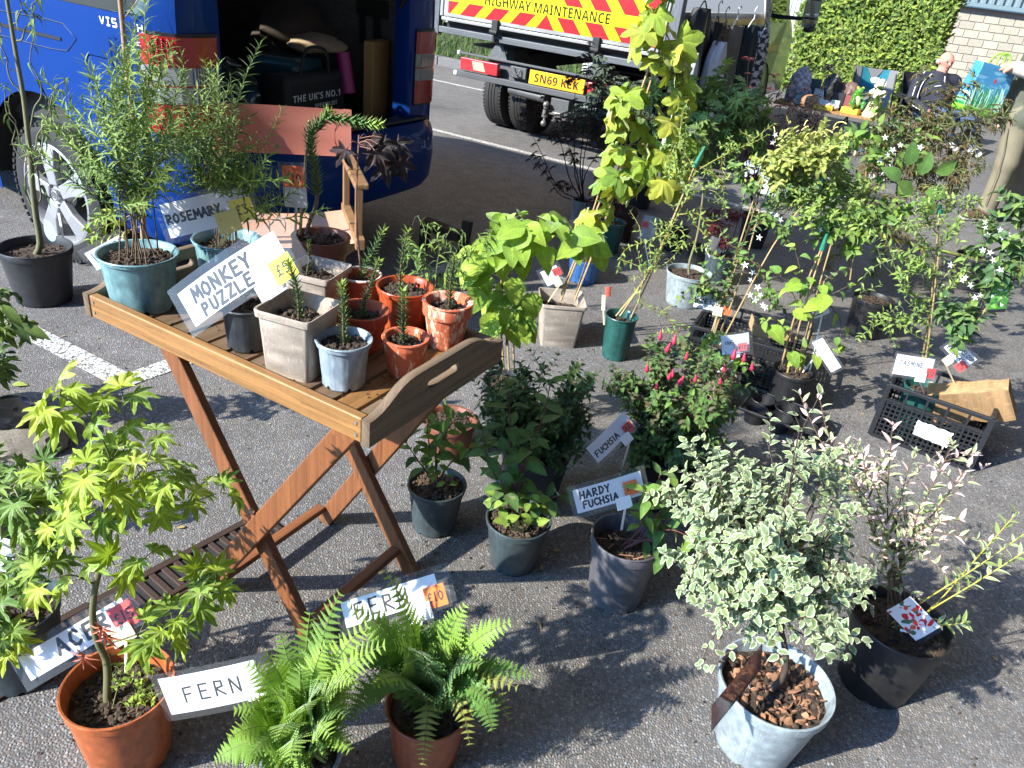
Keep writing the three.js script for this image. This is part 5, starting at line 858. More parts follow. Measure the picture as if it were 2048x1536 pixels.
// ---------------------------------------------------------------- bric-a-brac table in front of the hedge
{
  const a = V(2.62, 0, -9.3), T = thing('pasting_table', 'low wooden pasting table covered with bric-a-brac', 'table', a, -24 * D); const wood = std([.5, .27, .11], .7, { map: woodT });
  for (let i = 0; i < 4; i++) part('plank', uvFlat(box(1.12, .022, .115, .5, .39 + i * .001, -.17 + i * .118, [0, 0, 0], .003)), wood, T);
  for (const x of [.1, .92]) { part('trestle_leg', bar(V(x, 0, .2), V(x, .378, .05), .03, .02, V(1, 0, 0)), std([.42, .3, .2], .7), T); part('trestle_leg', bar(V(x, 0, -.2), V(x, .378, .0), .03, .02, V(1, 0, 0)), std([.42, .3, .2], .7), T); }
  const on = (x, z, y = .402) => V(x, y, z).applyAxisAngle(UPY, -24 * D).add(a), put = (n, l, c, g, m, x, z, ry = 0, y) => { const o = part(numbered(n), g, m, scene, on(x, z, y)); o.rotation.y = -24 * D + ry; tag(o, l, c); return o; };
  const lump = (seed, sx, sy, sz) => { const g = new THREE.IcosahedronGeometry(1, 4), p = g.attributes.position, v = V(0, 0, 0); for (let i = 0; i < p.count; i++) { v.fromBufferAttribute(p, i); const k = 1 + (fbm(v.x * 2.6 + seed * 5 + 9, v.y * 2.6 + v.z * 2.1 + 9, 4) - .5) * .8; p.setXYZ(i, v.x * k * sx, (Math.max(-.7, v.y * k) + .7) * sy, v.z * k * sz); } g.computeVertexNormals(); return g; };
  const rbx = (w, h, d) => { const g = new RoundedBoxGeometry(w, h, d, 2, .006); g.translate(0, h / 2, 0); return g; };
  const lace = tex(64, 64, (x, y) => ((x % 8 < 3) !== (y % 8 < 3)) ? 236 : 170);
  put('lace_curtain', 'tall pile of white lace fabric on the pasting table', 'fabric', lump(1, .13, .2, .1), std([.72, .7, .78], .9, { map: lace }), .12, -.1);
  put('white_doily', 'crumpled white lace cloth lying among the bric-a-brac', 'cloth', lump(2, .14, .05, .09), std([.75, .74, .78], .9, { map: lace }), .46, .05);
  put('turquoise_box', 'turquoise box lying on the pasting table beside the lace', 'box', rbx(.2, .09, .14), std([.25, .6, .58], .6), .24, .02, .1);
  put('navy_case', 'dark teal case standing behind the turquoise box', 'case', rbx(.14, .26, .06), std([.015, .05, .06], .6), .27, -.16, .15);
  put('grey_folder', 'pale grey folder standing against the teal case', 'folder', rbx(.13, .17, .02), std([.4, .45, .47], .7), .36, -.12, .1);
  put('black_bag', 'black leather handbag on the pasting table', 'bag', lump(6, .13, .19, .08), std([.012, .011, .011], .5), .48, -.18);
  put('brown_handbag', 'brown leather handbag beside the black one', 'bag', lump(9, .12, .16, .08), std([.1, .05, .035], .55), .66, -.2);
  put('book', 'dark hardback book standing among the handbags', 'book', rbx(.12, .17, .03), std([.02, .02, .03], .6), .57, -.06, .1); put('paperback', 'red and black paperback standing by the frog', 'book', rbx(.11, .16, .025), std([.2, .05, .05], .6), .68, -.07, -.1);
  put('greeting_card', 'blue and cream greeting card standing on the table', 'card', rbx(.09, .1, .006), std([.45, .6, .5], .7), .56, .04, .2);
  put('yellow_box', 'flat yellow box at the edge of the pasting table', 'box', rbx(.2, .045, .12), std([.75, .5, .03], .55), .46, .14, .05); put('yellow_tin', 'yellow tin beneath the frog ornament', 'tin', rbx(.18, .06, .12), std([.72, .46, .03], .5), .74, .1, -.2);
  put('wicker_basket', 'small brown basket with trinkets beside the lace', 'basket', lump(12, .1, .07, .08), std([.3, .17, .1], .85), .3, .13);
  // frog ornament
  const Fg = thing('frog_ornament', 'glossy green frog ornament holding a silver bottle', 'ornament', on(.76, .08, .464), -24 * D + .5), gr = phy([.045, .2, .02], .22, { clearcoat: .8 }), cr = phy([.5, .5, .2], .3, { clearcoat: .6 });
  const fr = skin([[0, .05, 0, .055, 0, .12, -.01, .045, [.06, .22, .02]], [0, .16, .015, .042, 0, .175, .03, .035, [.06, .24, .02]], [-.028, .205, .02, .015, -.028, .205, .025, .014, [.5, .4, .05]], [.028, .205, .02, .015, .028, .205, .025, .014, [.5, .4, .05]], [-.05, .04, .02, .026, -.06, .06, .07, .02, [.05, .2, .02]], [-.06, .06, .07, .02, -.05, .012, .085, .015, [.05, .2, .02]], [.05, .04, .02, .026, .06, .06, .07, .02, [.05, .2, .02]], [.06, .06, .07, .02, .05, .012, .085, .015, [.05, .2, .02]], [-.04, .12, .01, .018, -.055, .09, .06, .013, [.05, .2, .02]], [.04, .12, .01, .018, .05, .1, .07, .013, [.05, .2, .02]], [0, .09, .04, .03, 0, .05, .04, .035, [.45, .5, .2]]], V(0, .11, .02), .14, 56, .012);
  part('frog_body', fr, phy([1, 1, 1], .25, { vertexColors: true, clearcoat: .8 }), Fg); part('bottle', [xf(new THREE.CylinderGeometry(.012, .012, .06, 12), { p: [.06, .12, .08], r: [0, 0, -.9] }), xf(new THREE.CylinderGeometry(.015, .008, .02, 12), { p: [.09, .143, .08], r: [0, 0, -.9] })], M.chrome, Fg);
  // doll in a cream dress
  const Dl = thing('doll', 'cream doll in striped long dress with ruffled bonnet', 'doll', on(.95, .1, .402), -24 * D), cream = std([.72, .66, .46], .85), stripe = canvasTex(256, 32, x => { for (let i = 0; i < 32; i++) { x.fillStyle = i % 2 ? '#e9dfb0' : '#a99a6a'; x.fillRect(i * 8, 0, 8, 32); } });
  part('skirt', loft([.09, .085, .07, .05, .034].map((r, i) => Array.from({ length: 40 }, (_, j) => { const an = -j / 40 * TAU; return V(Math.cos(an) * (r + .006 * Math.sin(an * 10)), i * .045, Math.sin(an) * (r + .006 * Math.sin(an * 10))); })), 0), std([1, 1, 1], .85, { map: stripe }), Dl);
  part('bodice', loft([.034, .045, .05, .03, .018].map((r, i) => circ(r, .18 + i * .03, 20)), 0), cream, Dl); part('head', xf(new THREE.SphereGeometry(.035, 16, 12), { p: [0, .33, .01] }), std([.7, .5, .38], .7), Dl); part('bonnet', lumpAt(3, .055, .05, .05, V(0, .33, -.012)), std([.75, .7, .5], .9), Dl); for (const s of [-1, 1]) part('sleeve', lumpAt(4 + s, .03, .04, .03, V(s * .055, .24, .015)), cream, Dl); part('white_bow', lumpAt(8, .05, .03, .03, V(-.06, .36, 0)), std([.8, .8, .8], .9), Dl);
  function lumpAt(seed, x, y, z, p) { const g = lump(seed, x, y, z); g.translate(p.x, p.y - y * .7, p.z); return g; }
  // pale storage tubs and bags on the ground in front
  const tub = thing('storage_box', 'pale blue plastic storage box on the ground by the lorry stall', 'box', V(1.95, 0, -6.6), -.4); part('box_body', loft([rsq(.2, .02, 0, .14), rsq(.22, .02, .2, .16), rsq(.235, .02, .2, .175), rsq(.235, .02, .22, .175), rsq(.21, .02, .215, .15), rsq(.19, .02, .01, .13), rsq(.01, .002, .01, .01)], .6), phy([.5, .6, .68], .3, { clearcoat: .4 }), tub);
  put('white_carrier', 'crumpled white carrier bag on the ground behind the jasmine', 'bag', lump(15, .16, .13, .14), std([.78, .8, .82], .6), -.5, 2.6, 0, 0); put('white_carrier', 'white paper sack standing beside the pale blue storage box', 'sack', lump(16, .12, .2, .12), std([.76, .76, .76], .7), -.75, 2.2, 0, 0);
  const gb = part(numbered('grey_tablet'), rbx(.2, .26, .02), std([.3, .29, .3], .5), scene, at(1770, 330, -7.6).setY(0)); gb.rotation.set(-.3, -.5, 0); tag(gb, 'grey board leaning on the ground by the jasmine', 'board');
}
// ---------------------------------------------------------------- plants on the tray
const tp = (x, z) => V(x, TRAY_Y, z);
function sprigGeo(len, { step = .0036, nl = .026, open = 1.0, seed = 1, thick = .0011, top = .55, wide = 1 } = {}) {
  const q = rng(seed * 13 + 1), o = [], bx = (q() - .5) * len * .35, bz = (q() - .5) * len * .35, P = t => V(bx * t * t, len * t, bz * t * t);
  o.push(tube([P(0), P(.33), P(.66), P(1)], thick, thick * .5, 4, 6));
  const n = Math.round(len / step); let a = q() * 6;
  for (let i = 0; i < n; i++) { const t = .08 + .92 * i / n, p = P(t); a += 2.4; const d = V(Math.cos(a), .55 + .9 * t * t, Math.sin(a)).multiplyScalar(open); d.y = d.y / open; o.push(L.needle.clone().applyMatrix4(basis(p, d.add(V((q() - .5) * .4, (q() - .5) * .4, (q() - .5) * .4)), V(0, 1, 0).add(V(Math.cos(a), 0, Math.sin(a)).multiplyScalar(-.3)), nl * (1 - top * t * t * .6) * (.8 + q() * .4), wide))); }
  return merge(o);
}
const rosM = [leafM(.13, .22, .04, .25), leafM(.18, .29, .05, .25), leafM(.24, .35, .07, .25)];
const rosS = [.1, .13, .17, .2].flatMap((l, i) => [sprigGeo(l, { seed: i + 1, nl: .036, step: .0052 }), sprigGeo(l, { seed: i + 20, nl: .033, step: .0056 })]);
function rosemary(P, tips, z, sprigs) {
  const { T, top } = P, stems = [];
  const put = (p, d, g, s = 1) => { const m = part('sprig', g, pick(rosM), T); m.applyMatrix4(basis(p, d, rv(1), s)); m.position.sub(T.position); };
  for (const [x, y, dz] of tips) {
    const e = at(x, y, z + dz), b = top.clone().add(V(rnd(-.035, .035), 0, rnd(-.035, .035))), m = b.clone().lerp(e, .45).add(V((b.x - e.x) * .25, .02, (b.z - e.z) * .2)), pts = [b, b.clone().lerp(m, .5), m, e.clone().lerp(m, .4), e], c = new THREE.CatmullRomCurve3(pts);
    stems.push(tube(pts, .0018, .0009, 5, 12));
    for (let k = 0; k < sprigs; k++) { const t = .35 + .62 * (k + R() * .6) / sprigs, p = c.getPointAt(t), d = c.getTangentAt(t).add(rv(.75)).addScaledVector(UPY, .35); put(p, d, pick(rosS), rnd(.75, 1.1)); }
    put(c.getPointAt(.93), c.getTangentAt(1).addScaledVector(UPY, .2), rosS[0], .9);
  }
  addStem(T, stems, M.stemBrown);
}
{
  const P = potted('potted_rosemary', 'tall rosemary in pale aqua pot on the tray corner', 'potted plant', tp(-.855, -1.573), { R: .083, rb: .066, H: .125, lip: .1, step: .004 }, M.aqua, { soil: .86, so: { crumbs: 260, tone: 1.3 } });
  rosemary(P, [[265, 125, 0], [325, 140, -.03], [205, 215, .03], [180, 300, .04], [300, 230, .06], [350, 200, -.06], [240, 260, .08], [285, 180, -.08], [330, 300, .07], [195, 400, .07], [370, 260, 0], [225, 170, -.06], [310, 380, .06], [165, 250, -.02]], -1.58, 7);
  const Q = potted('potted_rosemary', 'second rosemary in pale aqua pot behind the rosemary sign', 'potted plant', tp(-.72, -1.735), { R: .078, rb: .062, H: .122, lip: .1 }, M.aqua, { soil: .8 });
  rosemary(Q, [[430, 190, 0], [470, 240, -.03], [395, 250, .03], [415, 215, -.06], [450, 300, .04], [490, 330, 0], [380, 300, -.02], [365, 350, .04], [440, 360, .06], [480, 390, .03], [520, 430, .05]], -1.74, 6);
}
// monkey puzzle: scale leaves all round the shoot
const mpM = [leafM(.06, .14, .025, .15, .3), leafM(.08, .17, .03, .15, .3)], mpTip = leafM(.22, .34, .04, .25, .3);
function scales(T, pts, len, step, r0, { tip = .12, name = 'scale_leaves', open = .85, end = true } = {}) {
  const c = new THREE.CatmullRomCurve3(pts), n = Math.round(c.getLength() / step), dark = [], light = [];
  let a = 0; for (let i = 0; i < n; i++) { const t = i / (n - 1), p = c.getPointAt(t), tg = c.getTangentAt(t), s = V(tg.y, tg.z, -tg.x).cross(tg).normalize(), b = V(0, 0, 0).crossVectors(tg, s); a += 2.4; const rd = s.clone().multiplyScalar(Math.cos(a)).addScaledVector(b, Math.sin(a)); (end && t > 1 - tip ? light : dark).push(L.spike.clone().applyMatrix4(basis(p.clone().addScaledVector(rd, r0 * .6), rd.clone().multiplyScalar(open).addScaledVector(tg, .75).add(rv(.15)), tg.clone().addScaledVector(rd, -.5), len * rnd(.8, 1.15) * (t > .96 ? .8 : 1)))); }
  const d = part(name, local(T, merge(dark)), pick(mpM), T); d.userData.kind = 'stuff'; if (light.length) { const l = part('young_' + name, local(T, merge(light)), mpTip, T); l.userData.kind = 'stuff'; }
}
const terra = (seed, scale) => { const q = seed * 11; return tex(256, 256, (x, y) => { const f = fbm(x / 30 + q, y / 30, 4), g = fbm(x / 8 + q, y / 8 + 5, 3), w = Math.max(0, Math.min(1, (f + (g - .5) * .5 - scale) * 5)), gr = (fbm(x / 2, y / 2, 2) - .5) * 20; const a = [188 + gr, 96 + gr, 62 + gr], b = [218 + gr, 190 + gr, 168 + gr]; return a.map((k, i) => Math.max(0, Math.min(255, k + (b[i] - k) * w))); }); };
const terraA = std([.85, .8, .78], .85, { map: terra(1, .62) }), terraB = std([.9, .88, .85], .9, { map: terra(2, .47) }), terraC = std([.62, .5, .46], .85, { map: terra(3, .66) });
{
  const P = potted('potted_monkey_puzzle', 'tall monkey puzzle with drooping top in wide brown terracotta pot', 'potted plant', tp(-.525, -1.85), { R: .072, rb: .05, H: .115, lip: .3, step: .005, t: .007, notch: 0 }, M.brown, { soil: .86 });
  const z = -1.845, pl = (a) => a.map(([x, y, dz]) => at(x, y, z + (dz || 0)));
  addStem(P.T, [tube(pl([[612, 468], [620, 440], [632, 410], [634, 370], [628, 320]]), .0055, .0045, 7, 16)], std([.16, .12, .09], .9));
  scales(P.T, pl([[634, 395], [630, 340], [622, 290], [628, 255], [650, 238], [690, 240], [725, 246], [762, 250]]), .024, .0013, .004, { open: 1 }); scales(P.T, pl([[634, 262], [645, 240], [658, 222]]), .022, .0013, .003, { tip: .6 }); scales(P.T, pl([[620, 300], [612, 270], [618, 250]]), .015, .002, .003);
  part('cane', local(P.T, tube(pl([[600, 468], [608, 360], [619, 240]]), .004, .0035, 6, 6)), M.cane, P.T); part('tie', local(P.T, tube(pl([[595, 347], [612, 345], [632, 350]]), .0016, .0016, 4)), M.blackPlastic, P.T);
  const seedling = (label, b, p, mat, pts, o = {}, len = .018, step = .0013) => {
    const S = potted('potted_monkey_puzzle', label, 'potted plant', b, p, mat, o), c = pts.map(([x, y, dz]) => at(x, y, b.z + (dz || 0)));
    c.unshift(S.top.clone().lerp(c[0].clone().setY(S.top.y), .3)); addStem(S.T, [tube(c, .003, .0016, 5, 8)], M.stemBrown); scales(S.T, c, len, step, .0018, { tip: .2, open: 1.1 }); return S;
  };
  seedling('monkey puzzle seedling in square taupe pot beside the black pot', tp(-.436, -1.373), { R: .064, rb: .05, H: .14 }, M.taupe, [[597, 612], [592, 570], [576, 522]], { square: true, turn: -BT + .2, soil: .78 });
  seedling('monkey puzzle seedling in square taupe pot behind the price card', tp(-.475, -1.64), { R: .062, rb: .048, H: .115 }, M.taupe, [[615, 556], [618, 520], [616, 482]], { square: true, turn: -BT + .25, soil: .75 }, .011);
  seedling('monkey puzzle seedling in small light blue plastic pot', tp(-.336, -1.335), { R: .054, rb: .041, H: .1, lip: .14 }, M.lightBlue, [[687, 672], [686, 620], [682, 566]], { soil: .84 });
  seedling('monkey puzzle seedling in chipped terracotta pot by the tray handle', tp(-.227, -1.407), { R: .047, rb: .033, H: .085, lip: .24, step: .001, t: .006, notch: 0 }, terraA, [[806, 668], [805, 630], [805, 582]], { soil: .78 });
  seedling('monkey puzzle seedling in terracotta pot with heavy white lime bloom', tp(-.162, -1.558), { R: .055, rb: .036, H: .11, lip: .3, step: .005, t: .007, notch: 0 }, terraB, [[898, 610], [902, 560], [909, 512]], { soil: .8 });
  seedling('monkey puzzle seedling in bright orange-red plastic pot', tp(-.271, -1.634), { R: .064, rb: .05, H: .1, lip: .16 }, M.redOrange, [[800, 570], [804, 520], [814, 462]], { soil: .84 }, .02, .0022);
  seedling('monkey puzzle seedling in dark brown terracotta pot', tp(-.338, -1.494), { R: .057, rb: .04, H: .092, lip: .28, step: .004, t: .007, notch: 0 }, terraC, [[728, 605], [742, 565], [757, 520]], { soil: .75 }, .016);
  const K = potted('potted_seedling', 'tiny seedling in small black pot with white sticker', 'potted plant', tp(-.568, -1.441), { R: .052, rb: .041, H: .098, lip: .1 }, M.darkGrey, { soil: .97, so: { tone: 1.4 } });
  const ol = []; for (let i = 0; i < 3; i++) along([K.top.clone(), at(486 + i * 6, 575 + i * 5, -1.441)], { n: 9, len: .016, geo: L.small, mats: rosM, t0: .2 }, ol); addLeaves(K.T, ol); addStem(K.T, [tube([K.top.clone(), at(488, 575, -1.441)], .0018, .001, 4)], M.stemGreen);
  const st = new THREE.CylinderGeometry(.0478, .0455, .03, 8, 1, true, 4.0, .45); st.translate(0, .052, 0); part('pot_sticker', st, std([.8, .8, .78], .6, { side: THREE.DoubleSide }), K.T);
  // red-leaved maple in a terracotta pot
  const W = potted('potted_maple', 'young maple with dark purple leaves in white-rimmed terracotta pot', 'potted plant', tp(-.386, -1.69), { R: .048, rb: .034, H: .09, lip: .26, step: .004, t: .006, notch: 0 }, terraC, { soil: .7 });
  part('lime_rim', xf(new THREE.TorusGeometry(.0475, .0032, 8, 40), { r: [Math.PI / 2, 0, 0], p: [0, .09, 0] }), std([.6, .52, .46], .9), W.T);
  const dk = [leafM(.022, .009, .009, .12, .12, 1), leafM(.035, .011, .01, .12, .15, 1), leafM(.016, .009, .009, .1, .2, 1)], wz = -1.69, stem = [[722, 548], [716, 480], [712, 400], [716, 320], [718, 270]].map(([x, y]) => at(x, y, wz));
  const ll = [], ss = [tube([W.top.clone(), ...stem], .0028, .0018, 5, 20)];
  for (const [x, y, dz, s, dx, dy] of [[692, 300, .02, .045, -.6, -.9], [760, 292, .03, .05, .9, -.5], [780, 312, -.02, .055, .8, -1], [752, 305, .05, .05, .5, -1], [790, 290, 0, .045, 1, -.3], [738, 280, -.04, .05, .5, -.2], [800, 325, .02, .045, .5, -1], [770, 330, .03, .05, .3, -1]]) { const p = at(x, y, wz + dz), t = stem[4].clone().lerp(stem[3], R() * .6); ss.push(tube([t, t.clone().lerp(p, .5).add(V(0, .012, 0)), p], .0012, .001, 4, 5)); ll.push({ m: basis(p, V(dx, dy, .3), V(.1, .6, .8), s), g: pick(L.norway), mat: pick(dk) }); }
  addLeaves(W.T, ll); addStem(W.T, ss, std([.2, .09, .06], .7)); scales(W.T, [W.top.clone(), at(727, 533, wz + .01), at(745, 500, wz + .01), at(768, 458, wz + .01)], .02, .0022, .002, { open: 1.1 });
}
// ---------------------------------------------------------------- plants on the ground in front
const PX = (z0) => (a) => a.map(([x, y, dz]) => at(x, y, z0 + (dz || 0)));
const jig = (p, s = .01) => p.clone().add(rv(s));
const acerM = [leafM(.25, .38, .02, .4, .2, 1), leafM(.31, .44, .022, .4, .2, 1), leafM(.19, .31, .02, .4, .2, 1), leafM(.36, .47, .03, .4, .2, 1)];
{
  const P = potted('potted_acer', 'bright lime green acer in orange plastic pot by its sign', 'potted plant', V(-.68, 0, -.971), { R: .1, rb: .076, H: .2, lip: .13, step: .003 }, M.orangePlastic, { soil: .8, so: { crumbs: 420, tone: 1.2 } });
  const z = -.985, X = PX(z), ll = [], ss = [], trunk = X([[213, 1322], [196, 1285], [186, 1240], [190, 1180], [208, 1110], [226, 1040], [236, 990]]);
  ss.push(tube([P.top.clone().add(V(-.02, 0, .01)), ...trunk], .008, .0035, 7, 28));
  const B = [[[236, 990], [225, 930, .01], [200, 870, .02], [160, 815, .03], [120, 790, .04]], [[236, 990], [246, 920, -.02], [250, 850, -.02], [248, 806, -.02]], [[232, 1010], [270, 960, -.05], [330, 940, -.1], [400, 970, -.12]], [[232, 1010], [180, 960, .03], [140, 940, .05], [105, 960, .07]], [[226, 1040], [290, 1010, -.03], [360, 1010, -.04], [440, 985, -.05]], [[215, 1080], [160, 1040, .05], [120, 1050, .08]], [[226, 1040], [200, 990, .06], [175, 950, .08]], [[240, 985], [290, 930, .04], [310, 880, .03]], [[192, 1170], [140, 1150, .03], [90, 1160, .05]], [[200, 1130], [250, 1130, .02], [285, 1120, .03]], [[212, 1290], [290, 1260, .0], [350, 1210, -.02], [400, 1160, -.04]], [[350, 1210, -.02], [390, 1200, -.02], [430, 1170, -.03]], [[300, 1258, 0], [320, 1290, .02], [345, 1240, .02]], [[236, 990], [300, 985, .03], [340, 970, .04]]];
  B.forEach((b, i) => { const p = X(b); ss.push(tube(p, .0022, .0009, 5, 10)); along(p, { n: i < 2 ? 3 : i < 8 ? 3 : i < 11 ? 2 : 3, len: .06, geo: L.acer, mats: acerM, t0: .35, pairs: i !== 1, petiole: .42, up: .05, og: 1, droop: .12, twist: .3, shrink: .25, tip: false, sun: .5 }, ll, ss); });
  for (const [x, y, s] of [[270, 788, .04], [205, 800, .036], [140, 778, .04], [90, 820, .05], [120, 835, .055]]) ll.push({ m: basis(at(x, y, z), V(rnd(-1, 1), -.2, .6), V(.1, 1, .3).add(rv(.3)), s), g: pick(L.acer), mat: pick(acerM) });
  for (const [x, y] of [[170, 1310], [215, 1270], [205, 1255]]) ll.push({ m: basis(at(x, y, z + .03), V(-.2, -1, .3), V(0, .3, 1), .04), g: pick(L.acerFine), mat: std([.5, .17, .1], .8) });
  addLeaves(P.T, ll); addStem(P.T, ss, std([.11, .11, .045], .7));
  const w = [], ws = []; for (const [x, y] of [[225, 1330], [285, 1380], [300, 1370], [265, 1345]]) bush({ base: P.top.clone().add(V((x - 243) / 1100, 0, 0)), c: at(x, y, z), r: [.02, .02, .02], n: 2, twigs: 2, twig: .02, r0: .0012, leaf: { n: 4, len: .016, geo: L.ovate, mats: acerM, t0: .3 } }, w, ws); addLeaves(P.T, w, 'weed_leaf', 60); addStem(P.T, ws, M.stemGreen, 'weed_stem');
}
const acerM2 = [leafM(.09, .19, .025, .34, .2, 1), leafM(.13, .24, .03, .34, .2, 1), leafM(.17, .28, .03, .34, .2, 1)];
{
  const P = potted('potted_acer', 'darker green acer in slate pot behind the acer sign', 'potted plant', V(-1.0, 0, -1.13), { R: .1, rb: .078, H: .19, lip: .12 }, M.slate, { soil: .85, so: { crumbs: 300 } });
  const z = -1.1, X = PX(z), ll = [], ss = []; ss.push(tube([P.top.clone(), ...X([[15, 1230], [8, 1150], [2, 1050], [-5, 950]])], .007, .0035, 6, 16));
  for (const b of [[[5, 1080], [40, 1030, .03], [70, 1010, .05], [110, 1030, .06]], [[5, 1100], [50, 1080, -.03], [90, 1090, -.04], [130, 1100, -.05]], [[2, 1050], [-20, 1000, .03], [-40, 980, .04]], [[2, 1040], [40, 960, -.05], [90, 940, -.08]], [[0, 1000], [30, 980, .05], [60, 1060, .08]], [[10, 1180], [50, 1150, .06], [80, 1130, .08]], [[12, 1200], [-10, 1230, .06], [10, 1270, .1]], [[12, 1200], [-20, 1200, .05], [-50, 1240, .07]], [[8, 1140], [40, 1110, .06], [60, 1180, .08]], [[2, 1040], [60, 990, -.1], [130, 960, -.16]]]) { const p = X(b); ss.push(tube(p, .0024, .001, 5, 10)); along(p, { n: 3, len: .062, geo: L.acer, mats: acerM2, t0: .4, pairs: true, petiole: .4, up: .05, og: 1, droop: .1, tip: false }, ll, ss); }
  for (const [x, y] of [[20, 1260], [10, 1290], [35, 1275], [0, 1275], [15, 1310]]) ll.push({ m: basis(at(x, y, z + .07), rv(1), V(0, 1, .6), .05), g: pick(L.acer), mat: acerM[3] });
  addLeaves(P.T, ll); addStem(P.T, ss, std([.16, .16, .08], .7));
  const wt = part(numbered('pot_marker'), box(.028, .09, .002, 0, .03, 0, [0, 0, -.2], .001), M.white, scene, at(20, 1135, -1.08)); tag(wt, 'speckled white plastic marker in the slate acer pot', 'marker');
  // leafy shrub reaching in from beyond the drain
  const H = potted('potted_shrub', 'leafy dark green shrub standing beside the bay line', 'potted plant', V(-1.88, 0, -1.95), { R: .12, rb: .09, H: .2 }, M.blackPlastic, { soil: .9 });
  const hl = [], hs = [], hm = [leafM(.03, .08, .02), leafM(.06, .13, .02), leafM(.12, .2, .02)];
  for (const b of [[[-60, 760], [-40, 690], [-5, 655], [30, 650]], [[-70, 760], [-60, 640], [-20, 600], [5, 590]], [[-90, 760], [-100, 650], [-110, 560]], [[-80, 770], [-120, 680], [-160, 640]], [[-60, 780], [-20, 760], [0, 720, -.2]]]) { const p = PX(-1.95)(b); p.unshift(H.top.clone()); hs.push(tube(p, .005, .0015, 5, 12)); along(p, { n: 6, len: .085, geo: L.norway, mats: hm, t0: .6, pairs: true, petiole: .3, up: .1, droop: .1 }, hl, hs); }
  for (const [x, y, dx] of [[35, 645, 1], [45, 650, 1.4], [25, 640, .4], [5, 610, .5]]) hl.push({ m: basis(at(x, y, -1.93), V(dx, -.35, .2), V(0, 1, .5), .085), g: leafGeo({ w: .36, n: 5, fold: .3, droop: .25 }), mat: pick(hm) });
  addLeaves(H.T, hl); addStem(H.T, hs, M.stemGreen);
  const A = potted('potted_shrub', 'acer with drooping green leaves beside the mossy stone', 'potted plant', V(-1.55, 0, -1.5), { R: .11, rb: .085, H: .19 }, M.blackPlastic, { soil: .9 }), al = [], as = [];
  for (const b of [[[-60, 1040], [-30, 960], [0, 925], [20, 935]], [[-60, 1050], [-90, 950], [-60, 900]], [[-60, 1060], [-20, 1000], [-5, 985]], [[-60, 1060], [-110, 1000], [-150, 960]]]) { const p = PX(-1.5)(b); p.unshift(A.top.clone()); as.push(tube(p, .005, .0012, 5, 12)); along(p, { n: 6, len: .06, geo: L.acer, mats: acerM2, t0: .5, pairs: true, petiole: .4, droop: .1 }, al, as); } addLeaves(A.T, al); addStem(A.T, as, M.stemGreen);
  // mossy lump of stone and sacking
  const lump = (seed, s) => { const g = new THREE.IcosahedronGeometry(1, 5), p = g.attributes.position, v = V(0, 0, 0); for (let i = 0; i < p.count; i++) { v.fromBufferAttribute(p, i); const k = 1 + (fbm(v.x * 2 + seed, v.y * 2 + v.z * 2 + 9, 5) - .5) * .7; p.setXYZ(i, v.x * k * s[0], Math.max(0, v.y * k + .3) * s[1], v.z * k * s[2]); } return toCreasedNormals(mergeVertices(g), .5); };
  const so = part(numbered('stone_trough'), lump(3, [.13, .07, .1]), std([.36, .31, .24], .95, { map: speckle }), scene, V(-1.5, 0, -1.92)); tag(so, 'pale crumbling stone lump lying beside the bay line', 'stone');
  const sk = part(numbered('black_liner'), lump(8, [.11, .05, .09]), phy([.012, .012, .013], .3, { clearcoat: .4 }), scene, V(-1.54, .065, -1.95)); tag(sk, 'crumpled black plastic liner on the stone lump', 'plastic sheet');
}
// ferns
function pinna(n, w, seed, tip = .25) { // toothed leaflet: unit length, saw edge
  const q = rng(seed), pos = [], idx = []; const side = s => { const o = []; for (let i = 0; i <= n; i++) { const t = i / n, hw = w * Math.pow(1 - t, .8) * (i ? 1 : .7); o.push([s * hw * .45, t, .01], [s * hw * (.9 + q() * .2), t + .55 / n, -.02 - .05 * t]); } return o; };
  for (const s of [-1, 1]) { const b = pos.length / 3, o = side(s); o.forEach(p => pos.push(...p)); const m = pos.length / 3; for (let i = 0; i < o.length; i++) pos.push(0, Math.min(1, i / (o.length - 1)), .0); for (let i = 0; i < o.length - 1; i++) { if (s > 0) idx.push(m + i, b + i, m + i + 1, b + i, b + i + 1, m + i + 1); else idx.push(m + i, m + i + 1, b + i, b + i, m + i + 1, b + i + 1); } }
  return geo(pos, idx);
}
const pinSoft = [1, 2, 3].map(s => pinna(11, .27, s)), pinHard = [1, 2, 3].map(s => pinna(7, .33, s));
function frond(T, pts, { w, n = 18, geo: gs, mat, normal, curl = .1, fwd = .35 }, stems) {
  const c = new THREE.CatmullRomCurve3(pts), o = [], len = c.getLength();
  stems.push(tube(pts, .0016, .0006, 5, 14));
  for (let i = 0; i < n; i++) { const t = .12 + .87 * i / (n - 1), p = c.getPointAt(t), tg = c.getTangentAt(t), nn = normal.clone().addScaledVector(tg, -normal.dot(tg)).normalize(), s = V(0, 0, 0).crossVectors(tg, nn), l = w * Math.pow(Math.sin(Math.PI * Math.min(.97, .2 + .78 * Math.pow(t, .8))), .8) + .004; for (const sg of [-1, 1]) o.push(pick(gs).clone().applyMatrix4(basis(p, s.clone().multiplyScalar(sg).addScaledVector(tg, fwd).addScaledVector(nn, -curl + rnd(-.08, .08)).add(rv(.08)), nn.clone().addScaledVector(s, sg * .15), l * rnd(.9, 1.1), 1 + .25 * rnd(-1, 1)))); }
  part('frond', local(T, merge(o)), mat, T);
}
